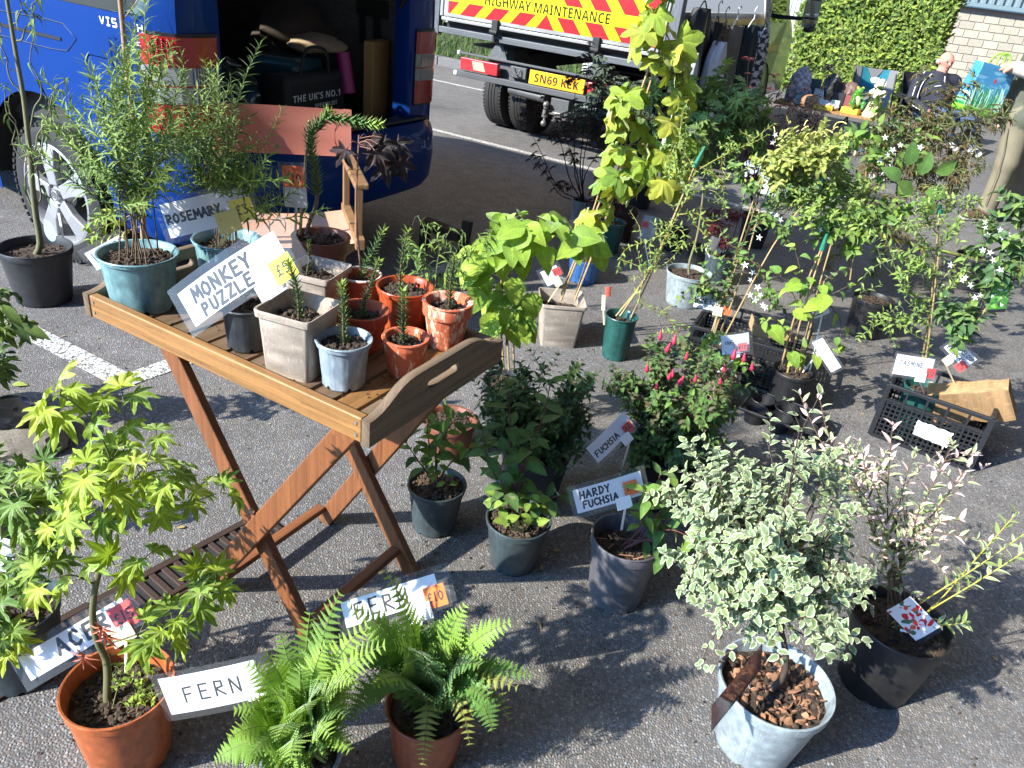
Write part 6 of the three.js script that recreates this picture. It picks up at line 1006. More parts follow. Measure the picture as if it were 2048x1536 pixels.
{
  const soft = [leafM(.2, .36, .03, .4), leafM(.25, .42, .035, .4), leafM(.3, .47, .045, .4), leafM(.15, .29, .025, .4)];
  const P = potted('potted_fern', 'feathery pale green fern in light blue pot beside its sign', 'potted plant', V(-.311, 0, -.93), { R: .075, rb: .058, H: .13, lip: .12 }, M.lightBlue, { soil: .85 }), ss = [];
  const c = P.top.clone();
  const tips = [[430, 1520, .08], [470, 1420, .05], [495, 1330, -.02], [560, 1270, -.06], [620, 1225, -.08], [680, 1185, -.06], [735, 1250, -.02], [770, 1290, .02], [700, 1360, .08], [660, 1470, .14], [560, 1470, .16], [500, 1510, .14], [610, 1420, .16], [540, 1390, .1], [600, 1330, .02], [650, 1290, .0], [690, 1430, .1], [580, 1520, .17], [460, 1475, .12], [640, 1380, .12], [700, 1500, .1], [530, 1310, 0]];
  for (const [x, y, dz] of tips) { const e = at(x, y, -.93 + dz * .8), m = c.clone().lerp(e, .55).add(V(0, .035 + .1 * c.distanceTo(e), 0)); frond(P.T, [c.clone().add(V(rnd(-.015, .015), 0, rnd(-.015, .015))), c.clone().lerp(m, .55).add(V(0, .015, 0)), m, m.clone().lerp(e, .6).add(V(0, .008, 0)), e], { w: .05, n: 25, geo: pinSoft, mat: pick(soft), normal: V(0, 1, .35).add(rv(.2)), curl: .15 }, ss); }
  addStem(P.T, ss, M.stemGreen, 'frond_stalks');
  const hard = [leafM(.11, .25, .025, .34, .35), leafM(.16, .32, .03, .34, .35), leafM(.21, .37, .035, .34, .3)], gold = leafM(.3, .32, .05);
  const Q = potted('potted_fern', 'glossy green fern spilling over orange terracotta-coloured pot', 'potted plant', V(-.087, 0, -1.05), { R: .086, rb: .066, H: .155, lip: .06, step: .002 }, std([.34, .09, .035], .5, { map: grimeA }), { soil: .9 }), qs = [], d = Q.top.clone();
  const T2 = [[770, 1140, -.04, .04, 0], [700, 1215, 0, .05, 0], [690, 1300, .03, .055, 0], [700, 1440, .1, .045, 0], [930, 1210, -.05, .055, 0], [1020, 1245, -.02, .055, 0], [1062, 1350, .02, .045, 0], [1035, 1375, .05, .035, 2], [985, 1460, .08, .05, 0], [1020, 1440, .05, .03, 2], [940, 1490, .1, .028, 2], [846, 1530, .1, .03, 2], [860, 1330, .06, .05, 0], [790, 1290, .06, .055, 0], [900, 1290, 0, .055, 0], [820, 1230, -.05, .05, 0], [960, 1330, .06, .055, 0], [730, 1260, -.04, .05, 0], [880, 1240, -.1, .05, 0], [975, 1400, .07, .04, 0], [830, 1300, .1, .05, 0], [745, 1370, .1, .05, 0]];
  for (const [x, y, dz, w, k] of T2) { const e = at(x, y, -1.05 + dz), m = d.clone().lerp(e, .5).add(V(0, y > 1400 ? .09 : .04 + .08 * d.distanceTo(e), 0)); frond(Q.T, [d.clone().add(V(rnd(-.02, .02), 0, rnd(-.02, .02))), d.clone().lerp(m, .5).add(V(0, .02, 0)), m, m.clone().lerp(e, .55).add(V(0, y > 1400 ? .03 : .008, 0)), e], { w: w * .92, n: k ? 17 : 24, geo: k ? pinSoft : pinHard, mat: k ? gold : pick(hard), normal: y > 1400 ? V(0, .5, 1) : V(0, 1, .3).add(rv(.2)), curl: .1 }, qs); }
  addStem(Q.T, qs, std([.12, .1, .03], .7), 'frond_stalks');
}
// fuchsias
const fuM = [leafM(.06, .15, .022), leafM(.08, .19, .025), leafM(.12, .25, .03)], fuL = [leafM(.18, .3, .025), leafM(.22, .34, .03)], fuD = [leafM(.03, .08, .022, .28), leafM(.045, .115, .025, .28), leafM(.065, .15, .03, .28)], fuV = [leafM(.08, .14, .025), leafM(.12, .18, .035), leafM(.1, .09, .035)];
{
  const grow = (P, branches, z, lo, stemM = M.stemRed) => { const X = PX(z), ll = [], ss = []; for (const b of branches) { const p = X(b); p.unshift(jig(P.top, .012)); ss.push(tube(p, .0032, .0013, 5, 14)); along(p, lo, ll, ss); } return [ll, ss, stemM]; };
  const fin = (P, [ll, ss, sm], most = 300) => { addLeaves(P.T, ll, 'leaf', most); addStem(P.T, ss, sm); };
  const A = potted('potted_fuchsia', 'short fuchsia cutting in slate pot by the table legs', 'potted plant', V(-.178, 0, -1.788), { R: .084, rb: .062, H: .155, lip: .12 }, M.slate, { soil: .9, so: { tone: 1.6, crumbs: 300 } });
  const la = grow(A, [[[860, 900], [855, 860], [858, 828]], [[880, 900], [900, 850], [925, 830]], [[890, 940], [930, 900], [970, 890, .03]], [[850, 940], [825, 905, .02], [812, 885, .02]], [[870, 900, .03], [880, 870, .05]]], -1.788, { n: 5, len: .06, geo: L.ovate, mats: [...fuM, fuL[0]], t0: .4, pairs: true, up: .1, petiole: .1, shrink: .1 });
  for (const [x, y] of [[880, 950], [895, 940], [870, 945], [905, 955], [915, 965], [890, 965]]) la[0].push({ m: basis(at(x, y, -1.75), rv(1), V(0, 1, .5), .03), g: pick(L.oval), mat: pick(fuL) }); fin(A, la);
  const B = potted('potted_fuchsia', 'leggy fuchsia with red stems in cracked slate pot', 'potted plant', V(.065, 0, -1.675), { R: .089, rb: .064, H: .158, lip: .14 }, M.slate, { soil: .92, so: { tone: 1.5, crumbs: 300 } });
  const lb = grow(B, [[[1030, 980], [1060, 900], [1090, 820], [1100, 770]], [[1025, 980], [1022, 900], [1020, 830], [1015, 780]], [[1010, 990], [985, 940], [970, 900], [965, 860]], [[1035, 990], [1050, 930, .03], [1065, 880, .05]], [[1055, 1020], [1095, 1000, .03], [1130, 985, .04]], [[1015, 990, .03], [1000, 950, .05], [1010, 910, .06]]], -1.675, { n: 6, len: .068, geo: L.ovate, mats: fuM, t0: .3, pairs: true, up: .05, petiole: .1, shrink: .15 });
  for (let i = 0; i < 26; i++) { const x = rnd(975, 1085), y = rnd(985, 1050); lb[0].push({ m: basis(at(x, y, -1.62 + rnd(-.05, .05)), rv(1), V(0, 1, .6).add(rv(.3)), rnd(.03, .045)), g: pick(L.oval), mat: pick(fuL) }); } fin(B, lb);
  part('moss', soilGeo(.05, .15, { seed: 40, crumbs: 60 }), std([.25, .5, .05], 1, { vertexColors: true }), B.T);
  const Cc = potted('potted_fuchsia', 'dense small-leaved dark green fuchsia bush in navy pot', 'potted plant', V(.1, 0, -1.99), { R: .11, rb: .085, H: .19 }, std([.02, .028, .045], .5, { map: grimeA }), { soil: .92 });
  { const ll = [], ss = []; bush({ base: Cc.top, c: at(1075, 790, -1.99), r: [.17, .16, .15], n: 26, twigs: 8, twig: .07, r0: .0028, spread: .06, leaf: { n: 5, len: .034, geo: L.ovate, mats: fuD.concat([fuM[0]]), pairs: true, t0: .2, up: .2 } }, ll, ss); bush({ base: Cc.top, c: at(1060, 870, -1.93), r: [.15, .08, .1], n: 9, twigs: 6, twig: .06, r0: .0025, spread: .06, leaf: { n: 5, len: .034, geo: L.ovate, mats: fuD, pairs: true, t0: .2, up: .2 } }, ll, ss); addLeaves(Cc.T, ll); addStem(Cc.T, ss, M.stemRed); }
  const E = potted('potted_fuchsia', 'hardy fuchsia in mid grey pot behind its sign', 'potted plant', V(.351, 0, -1.591), { R: .094, rb: .072, H: .21, lip: .16 }, M.midGrey, { soil: .78, so: { crumbs: 260, tone: .8 } });
  const le = grow(E, [[[1290, 1060], [1330, 1010], [1350, 980]], [[1300, 1070], [1345, 1060, .03], [1390, 1080, .05]], [[1290, 1050, -.03], [1310, 980, -.04], [1320, 950, -.05]], [[1300, 1080, .03], [1330, 1110, .06], [1365, 1110, .08]], [[1310, 1060], [1360, 1020], [1385, 1000]], [[1280, 1050, .02], [1300, 1010, .04], [1290, 985, .05]]], -1.591, { n: 5, len: .056, geo: L.ovate, mats: [...fuM, fuM[2], fuL[0]], t0: .4, pairs: true, up: .1, petiole: .1, shrink: .1 }); fin(E, le);
  const tw = []; for (let i = 0; i < 9; i++) { const a = E.top.clone().add(V(rnd(-.05, .05), .006, rnd(-.04, .05))); tw.push(tube([a, a.clone().add(V(rnd(-.06, .06), rnd(.0, .02), rnd(-.05, .05)))], .0016, .001, 4)); } part('dry_twigs', local(E.T, merge(tw)), std([.4, .2, .12], .8), E.T);
  const F = potted('potted_fuchsia', 'bushy fuchsia hung with pink buds behind the fuchsia sign', 'potted plant', V(.53, 0, -2.06), { R: .11, rb: .085, H: .19 }, M.blackPlastic, { soil: .92 });
  { const ll = [], ss = []; bush({ base: F.top, c: at(1350, 790, -2.05), r: [.25, .2, .18], n: 28, twigs: 8, twig: .07, r0: .0026, spread: .06, leaf: { n: 5, len: .036, geo: L.ovate, mats: fuV.concat(fuM), pairs: true, t0: .2, up: .15 } }, ll, ss); bush({ base: F.top, c: at(1325, 890, -1.98), r: [.19, .1, .12], n: 14, twigs: 6, twig: .06, r0: .0026, spread: .06, leaf: { n: 5, len: .036, geo: L.ovate, mats: fuD.concat(fuM), pairs: true, t0: .2, up: .2 } }, ll, ss); addLeaves(F.T, ll); addStem(F.T, ss, M.stemRed);
    const bud = new THREE.LatheGeometry([[0, 1], [.09, .9], [.1, .72], [.14, .66], [.19, .42], [.22, .26], [.15, .1], [0, -.05]].map(([a, b]) => new THREE.Vector2(a, b)), 9), pink = phy([.5, .025, .07], .5, { clearcoat: .3 }), tb = [];
    for (const [x, y] of [[1320, 680], [1347, 690], [1332, 705], [1293, 745], [1405, 790], [1337, 760], [1345, 755], [1390, 765], [1440, 770], [1448, 745], [1487, 725], [1503, 742], [1358, 770], [1430, 870], [1380, 835], [1465, 720], [1312, 780], [1372, 720]]) { const p = at(x, y, -1.93 + rnd(-.06, .06)), m = part('flower_bud', bud, pink, F.T); m.applyMatrix4(basis(p, V(rnd(-.2, .2), 1, rnd(-.2, .2)), V(0, 0, 1), rnd(.024, .036))); m.position.sub(F.T.position); tb.push(tube([p.clone().add(V(0, .028, 0)), p.clone().add(V(rnd(-.012, .012), .055, 0))], .0009, .0009, 4)); } part('bud_stalks', local(F.T, merge(tb)), M.stemRed, F.T);
  }
}
// variegated pittosporum and willow
{
  const vg = variegated([.16, .23, .09], [.7, .71, .52], [.21, .28, .13]), vM = [phy([1, 1, 1], .97, { vertexColors: true, transmission: .25, clearcoat: .25, clearcoatRoughness: .4, side: THREE.DoubleSide }), phy([.82, .9, .8], .97, { vertexColors: true, transmission: .25, clearcoat: .25, clearcoatRoughness: .4, side: THREE.DoubleSide }), phy([1.0, 1.0, .82], .97, { vertexColors: true, transmission: .25, clearcoat: .2, clearcoatRoughness: .4, side: THREE.DoubleSide })];
  const P = potted('potted_pittosporum', 'round cream-edged variegated pittosporum in pale grey-blue pot', 'potted plant', V(.648, 0, -1.182), { R: .122, rb: .086, H: .2, lip: .15, step: .006 }, M.paleBlue, { soil: .86, so: { crumbs: 260, chips: 150 } });
  const ll = [], ss = [], leaf = { n: 7, len: .0275, geo: vg, mats: vM, t0: .15, up: .15, og: .95, shrink: .2 };
  ss.push(tube([P.top.clone(), P.top.clone().add(V(.01, .06, 0)), at(1545, 1180, -1.2)], .008, .005, 6, 8));
  const hub = at(1545, 1200, -1.2);
  bush({ base: hub, c: at(1545, 1040, -1.26), r: [.235, .21, .2], n: 54, twigs: 6, twig: .065, r0: .003, spread: .02, leaf, lean: .4, fill: .55 }, ll, ss);
  bush({ base: hub, c: at(1550, 1150, -1.18), r: [.2, .1, .16], n: 28, twigs: 5, twig: .055, r0: .0025, spread: .02, leaf, lean: .2, fill: .6 }, ll, ss);
  for (const b of [[[1500, 1260], [1440, 1260], [1400, 1330]], [[1510, 1270], [1450, 1310, .03], [1420, 1340, .04]], [[1590, 1260], [1640, 1280], [1700, 1290, .02]], [[1600, 1200], [1680, 1200], [1740, 1215]], [[1480, 1100], [1420, 1090, .05], [1380, 1160, .06]], [[1590, 900], [1600, 840], [1575, 800]], [[1600, 880], [1620, 820], [1640, 790]]]) { const p = PX(-1.17)(b); p.unshift(hub); ss.push(tube(p, .002, .001, 4, 8)); along(p, { ...leaf, n: 9, t0: .4 }, ll, ss); }
  addLeaves(P.T, ll); addStem(P.T, ss, std([.06, .04, .03], .8));
  const sg = [0, 1].map(s => leafGeo({ w: .3, n: 4, fold: .3, droop: .2 + .2 * s, edge: [[.26, .34, .12], [.62, .62, .44], [.36, .43, .2]], seed: s + 2 })), pk = [0, 1].map(s => leafGeo({ w: .34, n: 4, fold: .35, droop: .1 + .2 * s, edge: [[.75, .55, .48], [.8, .5, .45], [.8, .62, .56]], seed: s + 4 })), gr2 = [0, 1].map(s => leafGeo({ w: .3, n: 4, fold: .3, droop: .2, edge: [[.18, .26, .06], [.3, .36, .12], [.22, .3, .08]], seed: s }));
  const sM = [phy([1, 1, 1], .97, { vertexColors: true, transmission: .3, clearcoat: .15, clearcoatRoughness: .5, side: THREE.DoubleSide })];
  const Q = potted('potted_willow', 'dappled willow with pink and white shoots in black pot', 'potted plant', V(1.0, 0, -1.4), { R: .115, rb: .084, H: .215, lip: .1, step: .003 }, M.blackPlastic, { soil: .88, so: { crumbs: 240 } });
  const X = PX(-1.4), l2 = [], s2 = [], s3 = [];
  const tips = [[[1780, 1100], [1775, 980], [1785, 850]], [[1790, 1100], [1810, 960, .02], [1830, 905]], [[1800, 1100], [1860, 980, .02], [1905, 890]], [[1800, 1120], [1880, 1010], [1935, 935]], [[1770, 1120], [1740, 1000], [1725, 905]], [[1770, 1120], [1720, 1000, -.08], [1665, 880, -.1]], [[1790, 1120], [1830, 1050, .04], [1840, 1010, .05]], [[1800, 1130], [1860, 1070, .04], [1880, 1040, .05]], [[1790, 1110], [1760, 1040, .04], [1740, 1010, .04]], [[1785, 1110], [1745, 960, -.04], [1690, 890, -.05]], [[1790, 1120], [1860, 1050], [1920, 1040]], [[1780, 1100, -.05], [1640, 880, -.15], [1600, 790, -.2]], [[1785, 1100, -.05], [1660, 880, -.15], [1640, 800, -.2]]];
  for (const b of tips) { const p = X(b); p.unshift(jig(Q.top, .03)); s2.push(tube(p, .0028, .001, 5, 12)); along(p, { n: 18, len: .034, geo: sg.concat(gr2), mats: sM, t0: .35, t1: .8, up: .3, shrink: 0, tip: false }, l2); along(p, { n: 9, len: .036, geo: pk.concat(sg), mats: sM, t0: .78, t1: 1, up: .5, shrink: .1 }, l2); const c = new THREE.CatmullRomCurve3(p); for (let k = 0; k < 4; k++) { const t = rnd(.4, .95), a = c.getPointAt(t), e = a.clone().add(c.getTangentAt(t).multiplyScalar(.04)).add(rv(.07)).add(V(0, .02, 0)); s2.push(tube([a, e], .0014, .0007, 4)); along([a, e], { n: 8, len: .03, geo: sg.concat(pk), mats: sM, t0: .3, up: .4 }, l2); } }
  for (const b of [[[1850, 1200, .02], [1930, 1150, .03], [2060, 1060, .02]], [[1860, 1220, .04], [1960, 1160, .05], [2070, 1090, .05]], [[1850, 1240, .04], [1890, 1250, .06], [1930, 1245, .07]], [[1870, 1210, 0], [1950, 1120, 0], [2030, 1030, 0]]]) { const p = X(b); p.unshift(jig(Q.top, .02)); s3.push(tube(p, .0024, .0012, 5, 12)); along(p, { n: 22, len: .032, geo: sg.concat(gr2), mats: sM, t0: .45, up: .3, shrink: .1 }, l2); }
  addLeaves(Q.T, l2); addStem(Q.T, s2, std([.12, .07, .04], .75)); addStem(Q.T, s3, M.stemYellow, 'yellow_stem');
}
// ---------------------------------------------------------------- climbers, vines and acers further back
const starFlower = (() => { const o = []; for (let i = 0; i < 5; i++) { const a = i / 5 * TAU; o.push(L.lance[0].clone().applyMatrix4(basis(V(0, 0, 0), V(Math.cos(a), .25, Math.sin(a)), V(-Math.cos(a) * .2, 1, -Math.sin(a) * .2), 1, 1.7))); } return merge(o); })();
const petalM = std([.8, .8, .74], .8, { side: THREE.DoubleSide });
function stars(T, spots, z, s = .02) { for (const [x, y, dz] of spots) { const m = part('flower', starFlower, petalM, T); m.applyMatrix4(basis(at(x, y, z + (dz || 0)), V(rnd(-.4, .4), .5, 1), rv(1), s * rnd(.8, 1.2))); m.position.sub(T.position); } }
function canes(T, list, z, r = .0042, caps) {
  for (const pts of list) part('cane', local(T, tube(PX(z)(pts), r, r * .75, 6, 8)), M.cane, T);
  if (caps) for (const [x, y, dx, dy, dz] of caps) { const a = at(x, y, z + (dz || 0)), b = at(x + dx, y + dy, z + (dz || 0)); part('cane_cap', local(T, tube([a, b], .011, .005, 10, 2)), std([.02, .17, .1], .45), T); }
}
const smM = [leafM(.16, .27, .04), leafM(.22, .34, .05), leafM(.28, .39, .07)], limeM = [leafM(.28, .46, .025, .45), leafM(.34, .5, .03, .45), leafM(.22, .38, .025, .45)], hopM = [leafM(.36, .42, .02, .42, .2, 1), leafM(.28, .4, .02, .42, .2, 1), leafM(.44, .46, .03, .42, .2, 1), leafM(.18, .32, .02, .42, .2, 1)];
{ // corkscrew willow at the left, and the tall stem beside it
  const P = potted('potted_corkscrew_willow', 'corkscrew willow with twisted stem in large charcoal pot', 'potted plant', V(-2.03, 0, -2.94), { R: .138, rb: .105, H: .235, lip: .13, step: .005 }, std([.035, .036, .04], .5, { map: grimeA }), { soil: .85 });
  const z = -2.94, X = PX(z), ss = [], ll = [], cl = [leafM(.1, .19, .03), leafM(.16, .26, .04), leafM(.07, .14, .03)];
  ss.push(tube([P.top.clone(), ...X([[80, 490], [72, 430], [66, 380], [62, 330], [56, 270], [48, 200], [36, 130], [24, 60], [14, 0], [4, -60]])], .013, .006, 7, 36));
  const wig = (pts, r = .0026, n = 7, len = .065) => { const p = X(pts), c = new THREE.CatmullRomCurve3(p), q = []; const N = 22; for (let i = 0; i <= N; i++) { const t = i / N, a = t * 16 + pts[0][0]; q.push(c.getPointAt(t).add(V(Math.cos(a) * .012 * t, Math.sin(a * 1.3) * .008, Math.sin(a) * .012 * t))); } ss.push(tube(q, r * 1.5, r * .6, 5, 40)); if (n) along(q, { n, len, geo: L.curl, mats: cl, t0: .35, up: -.1, petiole: .05, droop: .1 }, ll, ss); };
  wig([[60, 320], [90, 240], [110, 190], [130, 150]], .0026, 14); wig([[64, 360], [85, 290], [100, 230], [110, 180]], .0026, 10); wig([[48, 200], [20, 150], [5, 90], [-10, 30]], .0024, 6); wig([[62, 340], [35, 270], [10, 200], [-10, 140]], .0022, 5); wig([[56, 260], [80, 180], [60, 100], [75, 30]], .0024, 6); wig([[30, 90], [60, 50], [70, 10], [80, -40]], .0024, 12); wig([[70, 420], [50, 380], [62, 330], [52, 290]], .003, 4); wig([[72, 430], [82, 370], [66, 320], [78, 260]], .003, 6); wig([[62, 330], [110, 250], [150, 260], [200, 240]], .0018, 4); wig([[24, 60], [45, 10], [40, -40]], .0022, 8, .05); wig([[60, 330], [30, 300], [28, 240], [10, 170]], .0018, 3);
  addLeaves(P.T, ll); addStem(P.T, ss, std([.13, .13, .06], .75));
  const pl = part(numbered('plant_tag'), xf(new THREE.CylinderGeometry(.05, .05, .0015, 24), { r: [Math.PI / 2, 0, .2], s: [1, 1, 1] }), std([.3, .46, .4], .5), scene, at(100, 462, -2.84)); pl.scale.set(.6, .85, 1); tag(pl, 'pale green oval plant tag in the corkscrew willow pot', 'tag');
  const st = part(numbered('plant_stick'), [box(.009, .11, .002, 0, .055, 0), box(.0095, .018, .0024, 0, .06, 0)], M.white, scene, at(127, 480, -2.86)); tag(st, 'thin white plant stick in the corkscrew willow pot', 'plant stick');
  const Q = potted('potted_wisteria', 'wisteria with tall brown stem behind the rosemary', 'potted plant', V(-1.12, 0, -2.62), { R: .1, rb: .08, H: .18 }, M.blackPlastic, { soil: .9 }), q = PX(-2.62), wl = [], ws = [];
  ws.push(tube([Q.top.clone(), ...q([[300, 520], [285, 400], [272, 300], [262, 200], [252, 130], [246, 60], [240, 0], [232, -80]])], .012, .007, 7, 30));
  for (const b of [[[285, 420], [240, 440], [205, 455], [180, 480]], [[285, 420], [235, 420], [190, 440], [172, 455]], [[290, 450], [230, 470], [195, 478]], [[246, 40], [300, -30], [330, -60]], [[262, 190], [300, 160], [345, 110]]]) { const p = q(b); ws.push(tube(p, .0022, .001, 4, 10)); along(p, { n: 9, len: .05, geo: L.ovate, mats: b[0][1] > 300 ? hopM : smM, t0: .4, pairs: true, up: 0, droop: .2 }, wl, ws); } addLeaves(Q.T, wl); addStem(Q.T, ws, std([.3, .19, .1], .8));
}
{ // curly willow and the terracotta dish behind the table
  const P = potted('potted_curly_willow', 'curly-leaved willow in wide terracotta pot behind the table', 'potted plant', V(-.19, 0, -2.2), { R: .088, rb: .07, H: .12, lip: .2, step: .005, t: .008, notch: 0 }, M.brown, { soil: .85 });
  const X = PX(-2.2), ss = [], ll = [], cl = [leafM(.16, .28, .03), leafM(.22, .34, .04), leafM(.1, .2, .03)];
  for (const b of [[[870, 700], [860, 600], [850, 500], [855, 455]], [[870, 700], [870, 580], [880, 500], [900, 460]], [[875, 700], [900, 580], [920, 520], [950, 490], [985, 480]], [[865, 700], [850, 560], [830, 520], [815, 480]], [[870, 690], [890, 560], [900, 520], [930, 500]], [[865, 690], [840, 570], [830, 545]]]) { const p = [P.top.clone(), ...X(b)]; ss.push(tube(p, .003, .001, 5, 24)); along(p, { n: 16, len: .05, geo: L.curl, mats: cl, t0: .6, up: .1 }, ll, ss); const c = new THREE.CatmullRomCurve3(p); for (let k = 0; k < 4; k++) { const a = c.getPointAt(rnd(.7, 1)), e = a.clone().add(rv(.06)); ss.push(tube([a, a.clone().lerp(e, .5).add(rv(.015)), e], .0013, .0006, 4, 5)); along([a, e], { n: 5, len: .045, geo: L.curl, mats: cl, t0: .2 }, ll); } } addLeaves(P.T, ll); addStem(P.T, ss, M.stemGreen);
}
{ // lime-leaved climber behind the tray
  const P = potted('potted_climber', 'lime green heart-leaved climber on canes behind the tray', 'potted plant', V(-.02, 0, -2.42), { R: .085, rb: .066, H: .17 }, M.darkGrey, { soil: .9 }), z = -2.42, X = PX(z), ss = [], ll = [];
  canes(P.T, [[[1018, 740], [1012, 600], [1018, 470]], [[1008, 740], [1000, 610], [1012, 470]], [[1028, 740], [1025, 600], [1020, 470]]], z, .004);
  for (const b of [[[1015, 700], [1005, 600], [1012, 500], [1030, 450]], [[1012, 520], [1040, 455], [1090, 440], [1120, 450]], [[1012, 520], [1060, 470], [1120, 470], [1180, 500]], [[1015, 560], [990, 520], [1000, 460], [1040, 430]], [[1010, 620], [985, 590], [960, 560], [945, 545]], [[1010, 640], [1030, 620], [1050, 600]], [[1010, 560], [980, 540], [955, 500], [985, 490]], [[1050, 450], [1100, 450, .03], [1160, 480, .04], [1195, 470, .03]], [[1012, 690], [1015, 650, .03], [1030, 620, .05]]]) { const p = X(b); ss.push(tube(p, .0024, .0012, 5, 12)); along(p, { n: 6, len: .09, geo: L.heart, mats: limeM, t0: .25, up: .05, petiole: .25, droop: .22, og: 1 }, ll, ss); } for (const [x, y, dx] of [[1030, 580, .1], [1020, 640, 0], [1035, 660, .2], [955, 560, -.3], [1050, 660, .3], [985, 650, -.2], [960, 600, -.2], [1060, 610, .4]]) ll.push({ m: basis(at(x, y - 22, z + .06), V(dx, -1, .35), V(0, .35, 1), .095), g: pick(L.heart), mat: pick(limeM) });
  for (const [cx, cy, rx, ry, k] of [[1030, 470, 75, 42, 13], [1110, 465, 80, 36, 13], [1000, 540, 62, 50, 9], [1165, 485, 40, 36, 7], [1030, 620, 45, 45, 6]]) for (let i = 0; i < k; i++) { const a = rnd(0, TAU), r = Math.sqrt(R()); ll.push({ m: basis(at(cx + Math.cos(a) * r * rx, cy + Math.sin(a) * r * ry, z + rnd(-.08, .1)), V(Math.cos(a) * .9, rnd(-.8, .1), rnd(.1, .9)), V(0, .8, .7).add(rv(.4)), rnd(.065, .1)), g: pick(L.heart), mat: pick(limeM) }); }
  addLeaves(P.T, ll); addStem(P.T, ss, M.stemBrown);
}
{ // golden hop on tall canes in the square taupe pot
  const P = potted('potted_golden_hop', 'golden hop climbing tall canes in square taupe pot', 'potted plant', V(.173, 0, -3.167), { R: .1, rb: .076, H: .21, rad: .016 }, M.taupe, { square: true, soil: .72, turn: .1 }), z = -3.167, X = PX(z), ss = [], ll = [];
  canes(P.T, [[[1122, 600], [1190, 430], [1320, 70], [1345, -20]], [[1150, 600, .02], [1200, 470, .02], [1290, 200, 0], [1350, -10]], [[1122, 590, -.03], [1180, 440, -.03], [1215, 330, -.02]]], z, .0052);
  for (const b of [[[1150, 590], [1200, 440], [1260, 260], [1310, 100], [1335, 0]], [[1200, 430], [1230, 350, .04], [1250, 290, .06], [1270, 200, .05]], [[1250, 290], [1300, 290, .03], [1330, 310, .03], [1370, 330, .02]], [[1270, 240], [1320, 240, .04], [1360, 270, .03], [1400, 290, .02]], [[1300, 150], [1330, 130, .03], [1350, 170, .03], [1370, 210, .03]], [[1280, 200], [1240, 190, .05], [1230, 240, .06]], [[1200, 420], [1180, 440, .04], [1170, 460, .05]], [[1320, 60], [1290, 80, .03], [1300, 30, .02]], [[1240, 330], [1230, 360, .06], [1260, 370, .05]], [[1260, 300], [1300, 340, .05], [1340, 380, .04]], [[1330, 60], [1350, 110, .02], [1360, 150, .02]]]) { const p = X(b); ss.push(tube(p, .0026, .0014, 5, 14)); along(p, { n: b.length > 4 ? 9 : 6, len: .1, geo: L.hop, mats: hopM, t0: .25, up: 0, petiole: .3, droop: .3, twist: .5, shrink: .2, og: 1 }, ll, ss); } addLeaves(P.T, ll); addStem(P.T, ss, std([.22, .13, .05], .7));
}
function wispy(P, z, canesL, vines, o = {}) { // twining thin-leaved jasmine
  const X = PX(z), ss = [], ll = []; if (canesL) canes(P.T, canesL, z, o.cr || .004, o.caps);
  for (const b of vines) { const p = X(b); ss.push(tube(p, .002, .0008, 4, 14)); along(p, { n: o.n || 14, len: o.len || .03, geo: o.geo || L.small, mats: o.mats || smM, t0: .15, pairs: true, up: .2, twist: .4, shrink: .2 }, ll, ss); const c = p.length > 2 ? new THREE.CatmullRomCurve3(p) : new THREE.LineCurve3(...p); for (let k = 0; k < (o.side ?? 5); k++) { const t = rnd(.1, 1), a = c.getPointAt(t), e = a.clone().add(rv(o.sl || .09)).add(V(0, .03, 0)); ss.push(tube([a, a.clone().lerp(e, .5).add(rv(.015)), e], .0013, .0006, 4, 4)); along([a, e], { n: 5, len: o.len || .03, geo: o.geo || L.small, mats: o.mats || smM, t0: .15, pairs: true, up: .2, twist: .4 }, ll); } }
  addLeaves(P.T, ll, 'leaf', o.most ?? 220); addStem(P.T, ss, o.stem || M.stemGreen);
}
